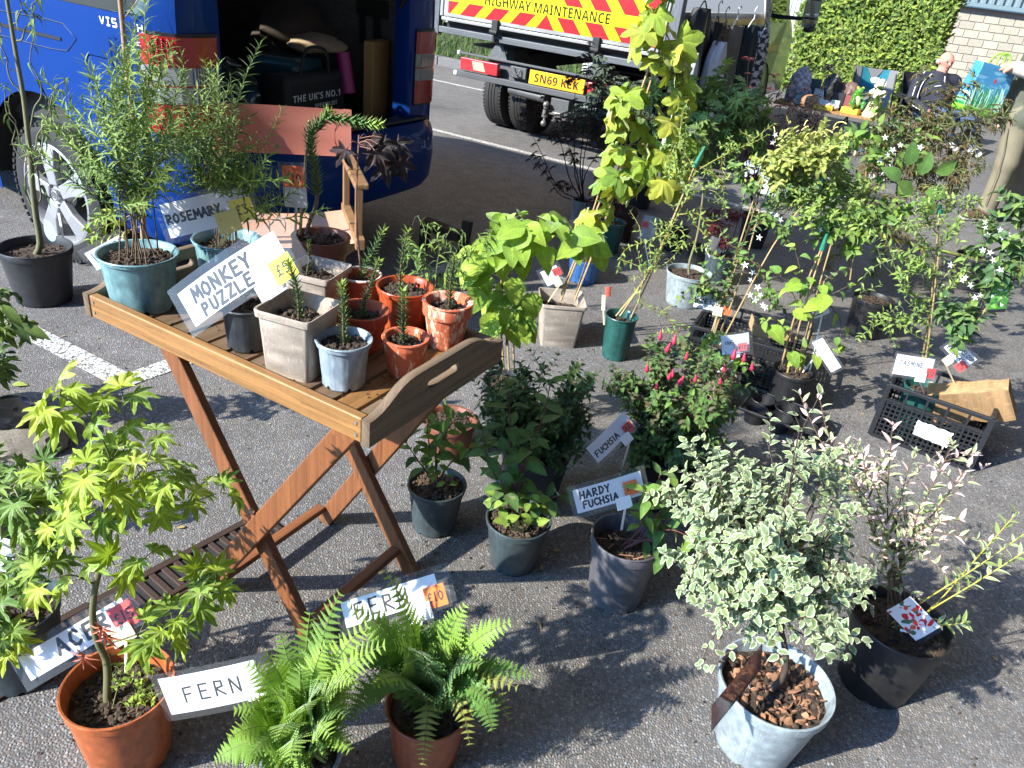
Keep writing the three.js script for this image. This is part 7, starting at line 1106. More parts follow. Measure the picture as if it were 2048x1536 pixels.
{
  const P = potted('potted_jasmine', 'winter jasmine on bundled canes in tall bottle green pot', 'potted plant', V(.434, 0, -3.078), { R: .07, rb: .056, H: .2, lip: .05, step: .002 }, M.bottle, { soil: .8 });
  wispy(P, -3.078, [[[1232, 632], [1290, 560], [1340, 450], [1390, 330]], [[1240, 632, .02], [1300, 540, .01], [1395, 320]], [[1262, 635, -.02], [1310, 530, -.01], [1400, 320]]], [[[1240, 620], [1280, 570], [1330, 480], [1390, 330]], [[1300, 540], [1345, 450, .03], [1380, 380, .04]], [[1340, 450], [1370, 470, .04], [1340, 520, .05], [1260, 560, .06]], [[1380, 350], [1430, 320], [1490, 290], [1545, 250]], [[1350, 430], [1400, 430, .02], [1420, 500, .03]], [[1390, 340], [1360, 280], [1365, 240]], [[1380, 360], [1330, 350, .04], [1350, 290, .03]], [[1395, 330], [1440, 360], [1450, 420]], [[1340, 460], [1300, 480, .06], [1250, 500, .08], [1235, 540, .08]], [[1370, 400], [1400, 380, .04], [1470, 350, .03]], [[1290, 550], [1280, 600, .05], [1340, 640, .05], [1370, 720, .06]]], { caps: [[1388, 335, 22, -42]], n: 15, stem: M.stemYellow });
  const K = potted('potted_honeysuckle', 'honeysuckle on leaning canes in bottle green pot by the crate', 'potted plant', V(.83, 0, -2.93), { R: .07, rb: .056, H: .2, lip: .05, step: .002 }, M.bottle, { soil: .8 });
  wispy(K, -2.93, [[[1425, 680], [1470, 540], [1530, 350]], [[1435, 680, .02], [1480, 560, .02], [1525, 400]], [[1440, 690, .03], [1560, 470, .03], [1640, 370, .02]], [[1415, 690, .02], [1450, 580, .02], [1520, 360]]], [[[1430, 660], [1460, 560], [1500, 450], [1520, 370]], [[1440, 640], [1450, 570, .03], [1480, 490, .04]], [[1470, 540], [1500, 520, .04], [1530, 560, .05], [1545, 610, .05]], [[1500, 460], [1540, 440, .03], [1570, 480, .04]], [[1510, 420], [1560, 400], [1600, 380]], [[1440, 600], [1400, 570, .04], [1390, 600, .06]], [[1510, 400], [1480, 350, .02], [1470, 320]]], { len: .038, geo: L.ovate, mats: [leafM(.08, .18, .03), leafM(.13, .25, .035), leafM(.18, .3, .045)], caps: [[1640, 372, 10, -24, .02]], stem: std([.2, .1, .05], .75) });
  stars(K.T, [[1505, 545], [1500, 560, .03], [1520, 590, .04], [1515, 575, .05], [1530, 615, .05], [1525, 610, .05], [1490, 530, .03], [1550, 430], [1518, 475], [1560, 440], [1510, 600, .05], [1500, 590, .06]], -2.9, .013);
  { // yellow-leaved crown of the honeysuckle
    const ym = [leafM(.36, .4, .06, .4), leafM(.44, .46, .1, .4), leafM(.26, .34, .04, .4)], ll = [], ss = []; bush({ base: at(1540, 400, -2.95), c: at(1620, 300, -3.0), r: [.22, .09, .15], n: 16, twigs: 5, twig: .07, r0: .002, spread: .04, leaf: { n: 6, len: .042, geo: L.oval, mats: ym, pairs: true, t0: .2, up: .3 } }, ll, ss); bush({ base: at(1560, 420, -2.95), c: at(1650, 400, -3.0), r: [.26, .11, .18], n: 16, twigs: 6, twig: .08, r0: .002, spread: .05, leaf: { n: 5, len: .036, geo: L.ovate, mats: smM.concat([ym[2]]), pairs: true, t0: .2, up: .2 } }, ll, ss); addLeaves(K.T, ll, 'golden_leaf', 280); addStem(K.T, ss, M.stemGreen, 'twig');
    const tr = []; for (let i = 0; i < 46; i++) { const p = at(rnd(1545, 1690), rnd(235, 330), -2.95 + rnd(-.08, .08)), d = V(rnd(-.6, .6), rnd(.1, .8), rnd(-.2, .6)).normalize(); tr.push(tube([p, p.clone().addScaledVector(d, .018), p.clone().addScaledVector(d, .03).add(V(0, -.006, .006))], .0016, .0022, 4, 4)); } const m = part('trumpet_flowers', local(K.T, merge(tr)), std([.7, .62, .2], .7), K.T); m.userData.kind = 'stuff';
  }
  const G = potted('potted_clematis', 'small climber in brown-grey pot in front of the honeysuckle', 'potted plant', V(.83, 0, -2.74), { R: .066, rb: .05, H: .15, lip: .06, step: .002 }, M.browny, { soil: .85 });
  wispy(G, -2.74, null, [[[1420, 720], [1410, 690, .02], [1440, 670, .03]], [[1420, 730], [1450, 720, .03], [1480, 730, .05]]], { n: 5, len: .05, geo: L.heart, mats: limeM, side: 1, most: 60 });
  const Bk = potted('potted_kiwi', 'kiwi vine with bright heart leaves on capped canes in black pot', 'potted plant', V(1.12, 0, -2.8), { R: .085, rb: .066, H: .175, lip: .1 }, M.blackPlastic, { soil: .88 });
  const z = -2.8; canes(Bk.T, [[[1560, 740], [1600, 600], [1650, 480]], [[1575, 745, .02], [1610, 610, .02], [1652, 480]], [[1590, 745], [1630, 600], [1662, 490]], [[1600, 740, -.03], [1625, 640, -.03], [1650, 560, -.03]]], z, .0042, [[1644, 500, 10, -32]]);
  const ll = [], ss = [], X = PX(z); for (const b of [[[1575, 720], [1590, 640], [1610, 570], [1630, 520]], [[1590, 650], [1620, 610, .04], [1660, 590, .05], [1700, 570, .05]], [[1585, 680], [1550, 640, .05], [1530, 640, .06]], [[1600, 620], [1570, 560, .04], [1545, 545, .05]], [[1580, 720], [1600, 700, .06], [1660, 700, .06]], [[1610, 600], [1650, 560, .04], [1680, 540, .04]], [[1600, 600], [1600, 540, .03], [1590, 500, .03]], [[1650, 600, .04], [1680, 640, .05], [1680, 690, .06]]]) { const p = X(b); ss.push(tube(p, .002, .001, 4, 10)); along(p, { n: 5, len: .06, geo: L.heart, mats: limeM.concat([fuM[2]]), t0: .3, up: .05, petiole: .3, droop: .2, og: 1 }, ll, ss); } for (const [x, y, s] of [[1600, 565, .07], [1650, 590, .08], [1540, 655, .085], [1640, 605, .075], [1580, 705, .07], [1600, 715, .06], [1630, 710, .06], [1590, 620, .06]]) ll.push({ m: basis(at(x, y, z + .08), V(rnd(-1, 1), -.3, .5), V(0, .8, .8).add(rv(.3)), s), g: pick(L.heart), mat: pick(limeM) }); addLeaves(Bk.T, ll); addStem(Bk.T, ss, M.stemBrown);
}
{ // jasmine pots in the right-hand crate
  const J = potted('potted_jasmine', 'common jasmine on a capped cane in the black crate', 'potted plant', V(1.6, .012, -2.72), { R: .075, rb: .06, H: .2, lip: .08 }, M.bottle, { soil: .85 });
  wispy(J, -2.72, [[[1842, 735], [1860, 620], [1880, 420]], [[1850, 735, .02], [1865, 620, .02], [1878, 500]]], [[[1848, 740], [1862, 640], [1874, 520], [1880, 430]], [[1870, 520], [1840, 470, .03], [1800, 440, .04]], [[1872, 500], [1910, 450, .03], [1930, 430, .04]], [[1860, 620], [1800, 560, .05], [1770, 480, .06], [1740, 470, .06]], [[1870, 540], [1830, 530, .05], [1800, 580, .06]], [[1862, 600], [1910, 570, .04], [1940, 540, .05]], [[1855, 650], [1800, 640, .05], [1750, 630, .06], [1740, 660, .06]], [[1875, 470], [1850, 420, .02], [1890, 380, .02]], [[1878, 450], [1920, 400, .02], [1960, 400, .02]], [[1860, 620], [1780, 660, .06], [1790, 690, .07]], [[1870, 530], [1780, 520, .04], [1730, 550, .05], [1720, 590, .05]]], { caps: [[1879, 428, 2, -18]], n: 14, side: 6, len: .032 });
  const S = potted('potted_star_jasmine', 'star jasmine with white flowers in the corner of the crate', 'potted plant', V(1.77, .012, -2.7), { R: .07, rb: .056, H: .16 }, M.blackPlastic, { soil: .9 });
  wispy(S, -2.66, [[[1920, 700], [1970, 620], [2040, 530]]], [[[1910, 710], [1950, 640], [2000, 570], [2050, 510]], [[1960, 620], [1980, 540, .03], [1970, 490, .04], [1960, 450, .04]], [[2000, 570], [2030, 480, .03], [2040, 420, .03]], [[1990, 580], [2040, 460, 0], [2060, 380, 0]], [[1930, 680], [1900, 640, .03], [1890, 600, .03]], [[1980, 590], [2000, 520, .04], [2030, 500, .05]], [[1950, 650], [1920, 660, .05], [1930, 620, .06]]], { n: 8, side: 5, len: .058, geo: L.ovate, mats: [leafM(.05, .13, .03, .28, .3), leafM(.1, .2, .035, .3, .3), leafM(.2, .32, .05)], stem: M.stemBrown, most: 200 });
  stars(S.T, [[1970, 455], [1975, 470], [2000, 460, .02], [2005, 475], [1965, 500, .03], [1985, 520, .02], [1990, 545, .02], [1995, 555], [1900, 530, .04], [1925, 560, .03], [1940, 570, .03], [2010, 560], [1960, 590, .04], [1970, 445, .03], [2015, 470], [1930, 555, .03], [1980, 505], [2000, 540, .04], [1950, 595, .03]], -2.62, .013);
  const W = potted('potted_star_jasmine', 'tall star jasmine with white flowers behind the kiwi vine', 'potted plant', V(1.75, 0, -3.7), { R: .1, rb: .08, H: .2 }, M.blackPlastic, { soil: .9 });
  wispy(W, -3.7, [[[1700, 560], [1720, 420], [1740, 300]]], [[[1700, 540], [1690, 440], [1680, 350], [1690, 270]], [[1700, 500], [1730, 420, .03], [1760, 370, .03]], [[1690, 430], [1640, 400, .05], [1600, 370, .06]], [[1690, 400], [1740, 340], [1790, 320], [1830, 330]], [[1680, 370], [1640, 320, .03], [1620, 290, .03]], [[1700, 450], [1760, 440, .04], [1800, 410, .05]], [[1690, 300], [1720, 260], [1770, 250]], [[1690, 420], [1660, 470, .06], [1620, 480, .08]]], { n: 8, side: 6, len: .07, geo: L.ovate, mats: [leafM(.1, .21, .03, .35, .3), leafM(.15, .29, .03, .38, .3), leafM(.22, .38, .04)], sl: .14, stem: M.stemBrown, most: 200 });
  stars(W.T, [[1545, 285], [1550, 270], [1770, 275], [1785, 300], [1800, 290], [1815, 305], [1840, 295], [1760, 320], [1720, 300], [1700, 285], [1650, 480], [1640, 460], [1690, 390], [1775, 310]], -3.62, .017);
  const big = []; for (const [x, y, dx, dy] of [[1820, 330, -.3, 1], [1840, 350, .1, 1.2], [1825, 385, -.6, .3], [1850, 385, .7, .1], [1800, 360, -.8, .5], [1870, 345, .9, .6], [1845, 395, .4, -.4]]) big.push({ m: basis(at(x, y, -3.4), V(dx, dy, .2), V(0, .3, 1).add(rv(.3)), .1), g: pick(L.oval), mat: pick([leafM(.12, .26, .02, .4, .5), leafM(.08, .2, .02, .4, .5)]) }); addLeaves(W.T, big, 'broad_leaf');
}
// acers
function acer(name, label, base, pot, mat, z, trunk, branches, o) {
  const P = potted(name, label, 'potted plant', base, pot, mat, { soil: .88 }), X = PX(z), ss = [], ll = []; if (trunk) ss.push(tube([P.top.clone(), ...X(trunk)], o.tr || .008, (o.tr || .008) * .5, 6, 18));
  for (const b of branches) { const p = X(b); if (!trunk) p.unshift(jig(P.top, .01)); ss.push(tube(p, o.br || .003, .001, 4, 10)); along(p, { n: o.n || 6, len: o.len, geo: o.geo, mats: o.mats, t0: o.t0 ?? .35, pairs: true, petiole: o.pet ?? .35, up: .05, og: 1, droop: .1, tip: true }, ll, ss); const c = new THREE.CatmullRomCurve3(p); for (let k = 0; k < (o.side ?? 3); k++) { const a = c.getPointAt(rnd(.4, 1)), e = a.clone().add(rv(o.sl || .12)); ss.push(tube([a, e], .0014, .0007, 4)); along([a, e], { n: 4, len: o.len, geo: o.geo, mats: o.mats, t0: .4, pairs: true, petiole: o.pet ?? .35, up: .05, og: 1, droop: .1 }, ll, ss); } }
  addLeaves(P.T, ll, 'leaf', o.most || 200); addStem(P.T, ss, o.stem || M.stemDark); return P;
}
{
  const gM = [leafM(.1, .18, .03, .36, .2, 1), leafM(.14, .24, .035, .36, .2, 1), leafM(.2, .3, .045, .36, .2, 1)], pM = [leafM(.02, .009, .013, .2), leafM(.03, .012, .015, .2)], rM = [leafM(.22, .012, .02, .3), leafM(.16, .012, .02, .3)], bz = [leafM(.17, .16, .04), leafM(.2, .14, .04), leafM(.14, .16, .035)];
  acer('potted_acer', 'green acer with slim trunk in pale grey pot', V(.84, 0, -3.82), { R: .118, rb: .09, H: .175, lip: .12 }, M.paleBlue, -3.82, [[1378, 530], [1395, 470], [1405, 400], [1412, 320], [1420, 260]], [[[1412, 320], [1380, 260], [1340, 220], [1310, 200]], [[1415, 300], [1430, 230], [1450, 190], [1480, 170]], [[1418, 280], [1400, 210], [1390, 180], [1370, 160]], [[1412, 310], [1460, 270], [1490, 250], [1515, 240]], [[1415, 290], [1440, 250, .1], [1450, 210, .15], [1470, 200, .2]], [[1410, 330], [1370, 300, .1], [1340, 290, .15]], [[1420, 270], [1410, 190, -.1], [1430, 160, -.15]], [[1412, 310], [1360, 240, .1], [1330, 250, .15]], [[1415, 290], [1470, 230, -.1], [1500, 210, -.15]]], { len: .075, geo: L.acer, mats: gM, n: 6, side: 4, sl: .14, stem: std([.17, .16, .08], .75), most: 260 });
  acer('potted_acer', 'slender purple acer with bare lower stems in pale square pot', V(.315, 0, -5.08), { R: .075, rb: .06, H: .14, lip: .1 }, M.lightBlue, -5.08, null, [[[1120, 380], [1080, 300], [1060, 260], [1050, 230]], [[1140, 360], [1120, 280], [1100, 240], [1090, 200]], [[1150, 350], [1150, 250], [1150, 180], [1155, 120]], [[1160, 340], [1170, 240], [1175, 160], [1180, 90]], [[1165, 340], [1180, 260], [1200, 200], [1225, 150]], [[1120, 390], [1095, 350], [1070, 330], [1060, 320]], [[1155, 350], [1140, 300, .1], [1130, 270, .12], [1120, 240, .15]], [[1170, 350], [1200, 300], [1220, 260], [1250, 240]]], { len: .06, geo: L.acerFine, mats: pM, n: 5, side: 2, t0: .45, br: .0045, most: 120 });
  acer('potted_acer', 'dark green acer standing under the lorry bumper', V(.75, 0, -5.6), { R: .1, rb: .08, H: .18 }, M.blackPlastic, -5.6, [[1215, 420], [1222, 330], [1225, 260]], [[[1225, 280], [1200, 230], [1190, 190]], [[1225, 270], [1250, 230], [1270, 200]], [[1225, 290], [1190, 270, .1], [1180, 240, .1]], [[1225, 260], [1230, 210], [1240, 160]], [[1225, 280], [1260, 260, .1], [1290, 250, .1]], [[1225, 270], [1210, 210, -.1], [1225, 170, -.1]]], { len: .085, geo: L.acer, mats: [leafM(.025, .055, .02), leafM(.035, .075, .022)], n: 6, side: 5, sl: .18, most: 150 });
  acer('potted_acer', 'small crimson acer in dark maroon pot', V(.56, 0, -4.77), { R: .09, rb: .07, H: .2 }, M.maroon, -4.77, null, [[[1220, 410], [1200, 395], [1185, 385]], [[1225, 410], [1210, 380], [1195, 370]], [[1230, 410], [1235, 390], [1240, 375]], [[1215, 415], [1195, 410], [1180, 405]]], { len: .06, geo: L.acerFine, mats: rM, n: 5, side: 2, sl: .06, most: 80 });
  const DG = potted('potted_acer', 'bare-stemmed acer in dark green pot beside the crimson one', 'potted plant', V(.474, 0, -4.5), { R: .078, rb: .06, H: .19 }, M.bottle, { soil: .9 }); addStem(DG.T, [tube([DG.top.clone(), at(1226, 420, -4.5), at(1230, 390, -4.5), at(1238, 350, -4.5)], .004, .002, 5, 8)], M.stemDark);
  const BP = potted('potted_vine', 'vine stump in cobalt blue pot behind the taupe pot', 'potted plant', V(.31, 0, -3.97), { R: .092, rb: .075, H: .13 }, M.cobalt, { soil: .9 }); addStem(BP.T, [tube([BP.top.clone(), at(1175, 500, -3.97), at(1172, 480, -3.97)], .006, .004, 5)], M.stemBrown);
  acer('potted_acer', 'red-tipped acer in grey pot with foil label', V(1.07, 0, -4.2), { R: .085, rb: .068, H: .17 }, M.slate, -4.2, null, [[[1445, 500], [1440, 450], [1430, 430]], [[1450, 500], [1460, 440], [1460, 425]], [[1445, 500], [1430, 470], [1415, 425]], [[1455, 500], [1480, 430], [1495, 360], [1500, 320]], [[1450, 500], [1440, 480], [1438, 460]]], { len: .05, geo: L.acerFine, mats: rM, n: 4, side: 2, sl: .05, t0: .7, most: 70 });
  acer('potted_acer', 'tall dark-stemmed acer with crimson leaf tufts beside the clothes', V(1.45, 0, -5.0), { R: .1, rb: .08, H: .2 }, M.blackPlastic, -5.0, null, [[[1500, 380], [1498, 280], [1495, 180], [1497, 120]], [[1505, 380], [1520, 280], [1535, 200], [1547, 155]], [[1500, 380], [1490, 290], [1488, 230], [1487, 195]], [[1505, 390], [1530, 300], [1550, 260], [1560, 215]], [[1500, 390], [1480, 330], [1475, 320]], [[1505, 390], [1520, 330], [1525, 310]]], { len: .055, geo: L.acerFine, mats: rM.concat([pM[0]]), n: 4, side: 1, sl: .05, t0: .75, br: .005, most: 90 });
  acer('potted_acer', 'nearly black lace-leaved acer in front of the pasting table', V(2.3, 0, -6.4), { R: .1, rb: .08, H: .2 }, M.blackPlastic, -6.4, null, [[[1610, 300], [1620, 250], [1640, 200], [1655, 140]], [[1608, 300], [1600, 240], [1590, 190]], [[1610, 300], [1630, 220], [1665, 130], [1680, 120]], [[1608, 300], [1595, 230], [1580, 175]], [[1612, 300], [1620, 220], [1610, 180]]], { len: .07, geo: L.acerFine, mats: pM, n: 5, side: 3, sl: .14, t0: .4, br: .006, most: 110 });
  acer('potted_acer', 'spreading bronze lace-leaved acer in front of the seated man', V(2.75, 0, -4.7), { R: .12, rb: .1, H: .2 }, M.blackPlastic, -4.7, [[1770, 460], [1790, 400], [1800, 340]], [[[1800, 340], [1780, 280], [1790, 240], [1820, 210]], [[1800, 340], [1840, 280], [1870, 240], [1890, 215]], [[1800, 340], [1850, 300, .1], [1900, 280, .15], [1950, 270, .2]], [[1795, 360], [1860, 340, .1], [1910, 330, .15], [1950, 330, .2]], [[1800, 340], [1820, 290, -.1], [1850, 250, -.1]], [[1795, 370], [1830, 380, .2], [1880, 370, .25], [1930, 365, .3]], [[1795, 370], [1760, 330, .1], [1750, 300, .15]], [[1785, 410], [1740, 430, .2], [1720, 470, .3]], [[1800, 340], [1860, 260, .15], [1930, 250, .2], [1985, 260, .25]], [[1790, 400], [1760, 460, .2], [1800, 480, .3]], [[1800, 345], [1830, 320, .2], [1860, 300, .25]]], { len: .085, geo: L.acerFine, mats: bz, n: 7, side: 7, sl: .22, t0: .3, stem: std([.16, .18, .05], .7), tr: .012, most: 280 });
  for (const [l, x, z2, r] of [['empty black pot standing behind the winter jasmine', .89, -4.7, .085], ['small empty black pot beside the pale grey acer pot', 1.0, -4.45, .07]]) { const T = thing('plant_pot', l, 'pot', V(x, 0, z2)); part('pot_shell', potGeo({ R: r, rb: r * .78, H: r * 1.7 }), M.blackPlastic, T); }
}
// ---------------------------------------------------------------- the labels, each by three corners of its card
{
  const q = (z, a) => a.map(([x, y, dz]) => at(x, y, z + (dz || 0)));
  const yellow = std([.62, .5, .16], .5), cream = std([.75, .68, .42], .5), cloud = phy([.8, .8, .8], .6, { transmission: .4, thickness: 0 });
  plantLabel('rosemary sign with yellow £3 sticker', ...q(-1.66, [[317, 410, .02], [484, 372, -.03], [317, 483, .04]]), { draw: (x, W, H) => hand(x, 'ROSEMARY', W * .02, H * .6, 66, 13, '#17171a', 1), sleeve: .012, ext: [.012, 0], bend: .006, sticker: { at: [.078, -.012], s: .05, c: '#e6cf1e', text: '£3' }, stake: { x: .042, y: -.03, w: .052, h: .048, m: yellow, end: at(432, 497, -1.68), front: true } });
  plantLabel('monkey puzzle sign tilted across the black pot', ...q(-1.42, [[348, 588, .02], [540, 460, -.02], [395, 647, .05]]), { draw: (x, W, H) => { hand(x, 'MONKEY', W * .12, H * .5, 74, 15); hand(x, 'PUZZLE', W * .14, H * .92, 64, 14); }, sleeve: .017, ext: [.02, 0], bend: .012, sticker: { at: [.105, -.042], s: .05, c: '#e6cf1e', text: '£5' }, stake: { x: .06, y: -.055, w: .06, h: .045, m: cloud, end: at(545, 590, -1.42) } });
  plantLabel('£10 price card on a white stake in the tall monkey puzzle', ...q(-1.79, [[563, 330], [606, 333], [563, 373]]), { draw: (x, W, H) => { x.fillStyle = '#f0671c'; x.fillRect(0, 0, W, H); hand(x, '£10', W * .12, H * .75, 250, 26, '#1b1210', 1); }, sleeve: .009, bend: 0, stake: { x: 0, y: -.05, w: .056, h: .05, m: std([.62, .66, .68], .5), end: at(591, 468, -1.8) } });
  plantLabel('wisteria sign half hidden behind the aqua pot', ...q(-1.98, [[167, 508], [238, 470], [187, 545]]), { draw: (x, W, H) => hand(x, 'WISTERIA', W * .12, H * .72, 150, 16, '#33333a'), sleeve: .014, stake: { x: .0, y: -.04, w: .03, h: .03, end: at(235, 620, -2.2) } });
  plantLabel('acer sign with red £15 sticker across the slate pot', ...q(-1.06, [[33, 1317, .03], [240, 1196, -.05], [62, 1362, .05]]), { draw: (x, W, H) => hand(x, 'ACER', W * .33, H * .72, 84, 15, '#17171a', 1.25), sleeve: .016, ext: [.02, 0], sticker: { at: [.108, -.008], s: .052, c: '#ea4a44', text: '£15' }, stake: { x: .088, y: -.04, w: .05, h: .036, m: cream, end: at(252, 1345, -1.0), front: true } });
  plantLabel('fern sign beside the feathery pale fern', ...q(-.97, [[313, 1361, .02], [505, 1322, 0], [323, 1436, .04]]), { draw: (x, W, H) => hand(x, 'FERN', W * .2, H * .72, 104, 11, '#17171a', 1.25), sleeve: .012, ext: [.02, 0], stake: { x: .085, y: -.012, w: .04, h: .05, end: at(560, 1460, -.94), front: true } });
  plantLabel('fern sign with orange £10 sticker behind the glossy fern', ...q(-1.13, [[680, 1206, .02], [868, 1147, -.03], [695, 1256, .05]]), { draw: (x, W, H) => hand(x, 'FERN', W * .12, H * .8, 100, 11, '#17171a', 1.2), sleeve: .014, ext: [.016, 0], sticker: { at: [.088, -.018], s: .043, c: '#f0791c', text: '£10' }, stake: { x: .05, y: -.04, w: .05, h: .034, end: at(820, 1330, -1.08), front: true } });
  plantLabel('fuchsia sign with red sticker turned on its side', ...q(-1.9, [[1173, 897, .06], [1248, 823, -.02], [1183, 941, .08]]), { draw: (x, W, H) => hand(x, 'FUCHSIA', W * .06, H * .76, 70, 14, '#17171a', 1), sleeve: .011, sticker: { at: [.055, -.014], s: .032, c: '#c8232c', text: '£6' }, stake: { x: .03, y: -.034, w: .034, h: .03, end: at(1240, 950, -1.95), front: true } });
  plantLabel('hardy fuchsia sign with orange £6 sticker', ...q(-1.57, [[1145, 982, .03], [1281, 942, -.02], [1151, 1030, .05]]), { draw: (x, W, H) => { hand(x, 'HARDY', W * .08, H * .44, 66, 13); hand(x, 'FUCHSIA', W * .1, H * .86, 62, 13, '#17171a', 1); }, sleeve: .013, sticker: { at: [.054, -.002], s: .036, c: '#ee7420', text: '£6' }, stake: { x: .028, y: -.034, w: .04, h: .032, end: at(1243, 1060, -1.58), front: true } });
  plantLabel('honeysuckle sign with orange sticker on the crate edge', ...q(-2.88, [[1393, 579, -.04], [1467, 595, -.06], [1376, 611, 0]]), { draw: (x, W, H) => { hand(x, 'HONEYSUCKLE', W * .02, H * .68, 74, 12, '#2a2a30', .95); }, sleeve: .01, ext: [.02, 0], sticker: { at: [.062, -.024], s: .036, c: '#ee7420', text: '£12' }, stake: { x: .02, y: -.036, w: .04, h: .036, m: cream, end: at(1425, 680, -2.9), front: true } });
  plantLabel('shaded label with pink £12 sticker by the brown-grey pot', ...q(-2.68, [[1442, 673], [1498, 665], [1438, 712]]), { draw: (x, W, H) => hand(x, 'INE', W * .12, H * .48, 90, 13, '#3a3a40'), sleeve: .012, sticker: { at: [.024, -.014], s: .034, c: '#e2707a', text: '£12' }, stake: { x: 0, y: -.05, w: .03, h: .02, end: at(1435, 745, -2.72) } });
  plantLabel('glaring white card hanging beside the kiwi vine', ...q(-2.72, [[1645, 676], [1683, 735, .04], [1631, 697]]), { draw: (x, W, H) => hand(x, 'KIWI', W * .3, H * .66, 90, 6, '#b9bac4'), sleeve: .01, stake: { x: -.02, y: -.02, w: .02, h: .02, end: at(1605, 745, -2.78) } });
  plantLabel('small white card tucked behind the kiwi leaves', ...q(-2.85, [[1624, 625], [1655, 612], [1626, 640]]), { draw: (x, W, H) => { x.fillStyle = '#22252a'; x.fillRect(W * .1, H * .55, W * .5, H * .14); }, sleeve: .006, stake: { x: 0, y: -.012, w: .012, h: .012, end: at(1620, 740, -2.82) } });
  plantLabel('jasmine sign with red £12 sticker above the crate', ...q(-2.6, [[1796, 708], [1872, 719, -.02], [1795, 749, .02]]), { draw: (x, W, H) => hand(x, 'JASMINE', W * .1, H * .5, 70, 9, '#3a3f4c'), sleeve: .01, ext: [.012, 0], sticker: { at: [.068, -.016], s: .036, c: '#e13b36', text: '£12' }, stake: { x: .03, y: -.035, w: .042, h: .036, end: at(1850, 790, -2.66), front: true } });
  plantLabel('star jasmine sign with red £18 sticker turned downwards', ...q(-2.64, [[1915, 677], [1955, 720, .02], [1894, 702]]), { draw: (x, W, H) => { hand(x, 'TRACHELOSP', W * .03, H * .42, 80, 12, '#2a2d38', .9); hand(x, 'STAR JASM', W * .05, H * .86, 80, 12, '#2a2d38', .9); }, sleeve: .012, sticker: { at: [.04, -.028], s: .036, c: '#e13b36', text: '£18' }, stake: { x: -.01, y: -.045, w: .034, h: .034, m: cream, end: at(1915, 780, -2.68), front: true } });
  plantLabel('clear sleeve with red £15 sticker in the taupe square pot', ...q(-3.15, [[1080, 545], [1112, 530], [1070, 585]]), { draw: (x, W, H) => hand(x, 'HOP', W * .1, H * .5, 120, 8, '#9aa0ac'), sleeve: .014, sticker: { at: [.03, .008], s: .036, c: '#d63b38', text: '£15' }, stake: { x: .012, y: -.03, w: .034, h: .046, m: cream, end: at(1092, 610, -3.16), front: true } });
  plantLabel('small orange-red price tag on the bottle green pot', ...q(-3.05, [[1211, 574], [1223, 574], [1210, 594]]), { draw: (x, W, H) => { x.fillStyle = '#d8512a'; x.fillRect(0, 0, W, H); hand(x, '£8', W * .15, H * .7, 260, 30); }, sleeve: .008, stake: { x: -.018, y: -.05, w: .016, h: .07, m: cream, end: at(1208, 650, -3.05) } });
  const pic = (cols, seed) => (x, W, H) => { const r = rng(seed); x.fillStyle = cols[0]; x.fillRect(0, 0, W, H); for (let i = 0; i < 42; i++) { x.fillStyle = cols[1 + i % (cols.length - 1)]; x.beginPath(); x.ellipse(r() * W, r() * H * .82, 30 + r() * 90, 18 + r() * 46, r() * 6, 0, 7); x.fill(); } x.fillStyle = '#1c1c22'; x.fillRect(W * .0, H * .9, W, H * .1); };
  plantLabel('glossy red and white picture label in the willow pot', ...q(-1.36, [[1773, 1222], [1821, 1193], [1834, 1292, .03]]), { draw: pic(['#e9e6e6', '#d8202c', '#f2f0f0', '#e55a3a', '#3f6a4c', '#d8202c'], 4), sleeve: 0, bend: .002, stake: { x: 0, y: -.05, w: .01, h: .01, end: at(1800, 1260, -1.36) } });
  plantLabel('red-brown picture label leaning in the pittosporum pot', ...q(-1.06, [[1424, 1411, .04], [1526, 1286, -.12], [1426, 1461, .04]]), { draw: pic(['#8a3420', '#a8452c', '#7a2a1a', '#b8644a', '#8f3a26'], 6), sleeve: .003, bend: .001, stake: { x: .05, y: -.02, w: .01, h: .01, end: at(1500, 1375, -1.15) } });
  plantLabel('green picture label hanging on the star jasmine stem', ...q(-2.6, [[1990, 562], [2026, 560], [1986, 625]]), { draw: pic(['#4a8a34', '#6aa84a', '#dfe8d8', '#2f6a24', '#8cc05c'], 8), sleeve: 0, bend: .001 });
  plantLabel('silver foil label in the grey acer pot', ...q(-4.15, [[1424, 472], [1442, 478], [1421, 502]]), { cardM: std([.6, .62, .64], .2, { metalness: .8 }), sleeve: 0, bend: .004, stake: { x: -.025, y: -.03, w: .006, h: .03, end: at(1420, 515, -4.15) } });
  plantLabel('dull grey sleeve with red sticker behind the winter jasmine', ...q(-4.3, [[1290, 430], [1318, 436], [1286, 480]]), { draw: (x, W, H) => { x.fillStyle = '#8f9298'; x.fillRect(0, 0, W, H); }, sleeve: .01, sticker: { at: [-.025, .02], s: .035, c: '#c02a30', text: '£5' }, stake: { x: 0, y: -.07, w: .01, h: .02, end: at(1300, 540, -4.3) } });
}
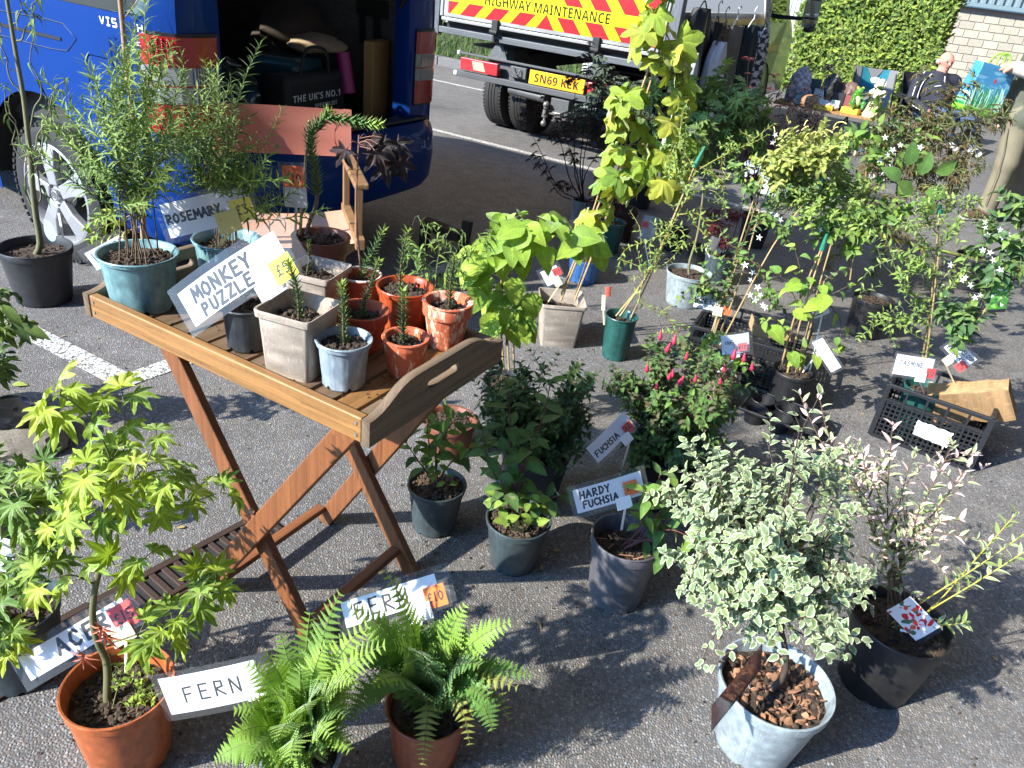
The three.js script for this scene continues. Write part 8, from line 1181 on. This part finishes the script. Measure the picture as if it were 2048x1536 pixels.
// ---------------------------------------------------------------- spilled compost and fallen bits on the tarmac and the tray
{
  const spots = [[-.68, -.97, .2], [-.18, -1.79, .18], [.065, -1.67, .18], [.35, -1.59, .2], [.65, -1.18, .24], [1.0, -1.4, .22], [-.09, -1.05, .18], [-.31, -.93, .16], [.45, -3.05, .3], [1.1, -2.85, .3], [1.6, -2.6, .3], [.17, -3.1, .3], [-2.0, -2.9, .3], [-1.2, -1.8, .5]], bits = [], bit = new THREE.IcosahedronGeometry(1, 0);
  for (const [x, z, r] of spots) for (let i = 0; i < 34; i++) { const a = rnd(0, TAU), d = r * (.45 + R()); bits.push(xf(bit, { p: [x + Math.cos(a) * d, .003, z + Math.sin(a) * d], r: [R() * 6, R() * 6, R() * 6], s: [rnd(.0015, .005), rnd(.001, .0028), rnd(.0015, .0045)] })); }
  for (let i = 0; i < 260; i++) bits.push(xf(bit, { p: [rnd(-2, 2), .002, rnd(-4.5, -.8)], r: [R() * 6, R() * 6, R() * 6], s: [rnd(.001, .004), rnd(.001, .002), rnd(.001, .004)] }));
  const m = part(numbered('spilled_compost'), bits, std([.05, .034, .022], .95), scene); m.userData = { kind: 'stuff', label: 'dark crumbs of compost spilled around the pots', category: 'compost' };
  const tb = []; for (let i = 0; i < 120; i++) { const u = rnd(.04, .73), w = rnd(.04, .41), p = V(-.944, TRAY_Y + .0015, -1.512).addScaledVector(ts, u).addScaledVector(tn, w); tb.push(xf(bit, { p: [p.x, p.y, p.z], r: [R() * 6, R() * 6, R() * 6], s: [rnd(.001, .004), rnd(.0008, .002), rnd(.001, .003)] })); }
  const t2 = part(numbered('tray_compost'), tb, std([.05, .034, .022], .95), scene); t2.userData = { kind: 'stuff', label: 'crumbs of compost spilled over the tray slats', category: 'compost' };
  const lm = [std([.25, .3, .06], .8), std([.3, .22, .08], .85), std([.2, .12, .06], .85)], fl = [];
  for (let i = 0; i < 46; i++) { const p = V(rnd(-1.9, 1.7), .004, rnd(-3.4, -.9)); fl.push(pick(L.small.concat(L.ovate)).clone().applyMatrix4(basis(p, V(rnd(-1, 1), .05, rnd(-1, 1)), V(rnd(-.2, .2), 1, rnd(-.2, .2)), rnd(.012, .03)))); }
  const l2 = part(numbered('fallen_leaves'), fl, lm[1], scene); l2.userData = { kind: 'stuff', label: 'small dry fallen leaves scattered on the tarmac', category: 'leaves' };
  const g = part(numbered('fallen_leaf'), L.ovate[0].clone().applyMatrix4(basis(onLevel(25, 772).setY(.006), V(1, .1, -.2), V(0, 1, .2), .05)), lm[0], scene); tag(g, 'pale green fallen leaf lying beside the bay line', 'leaf');
}
scene.traverse(o => { if (o.isMesh) { o.castShadow = true; o.receiveShadow = true; } });
renderer.render(scene, camera);
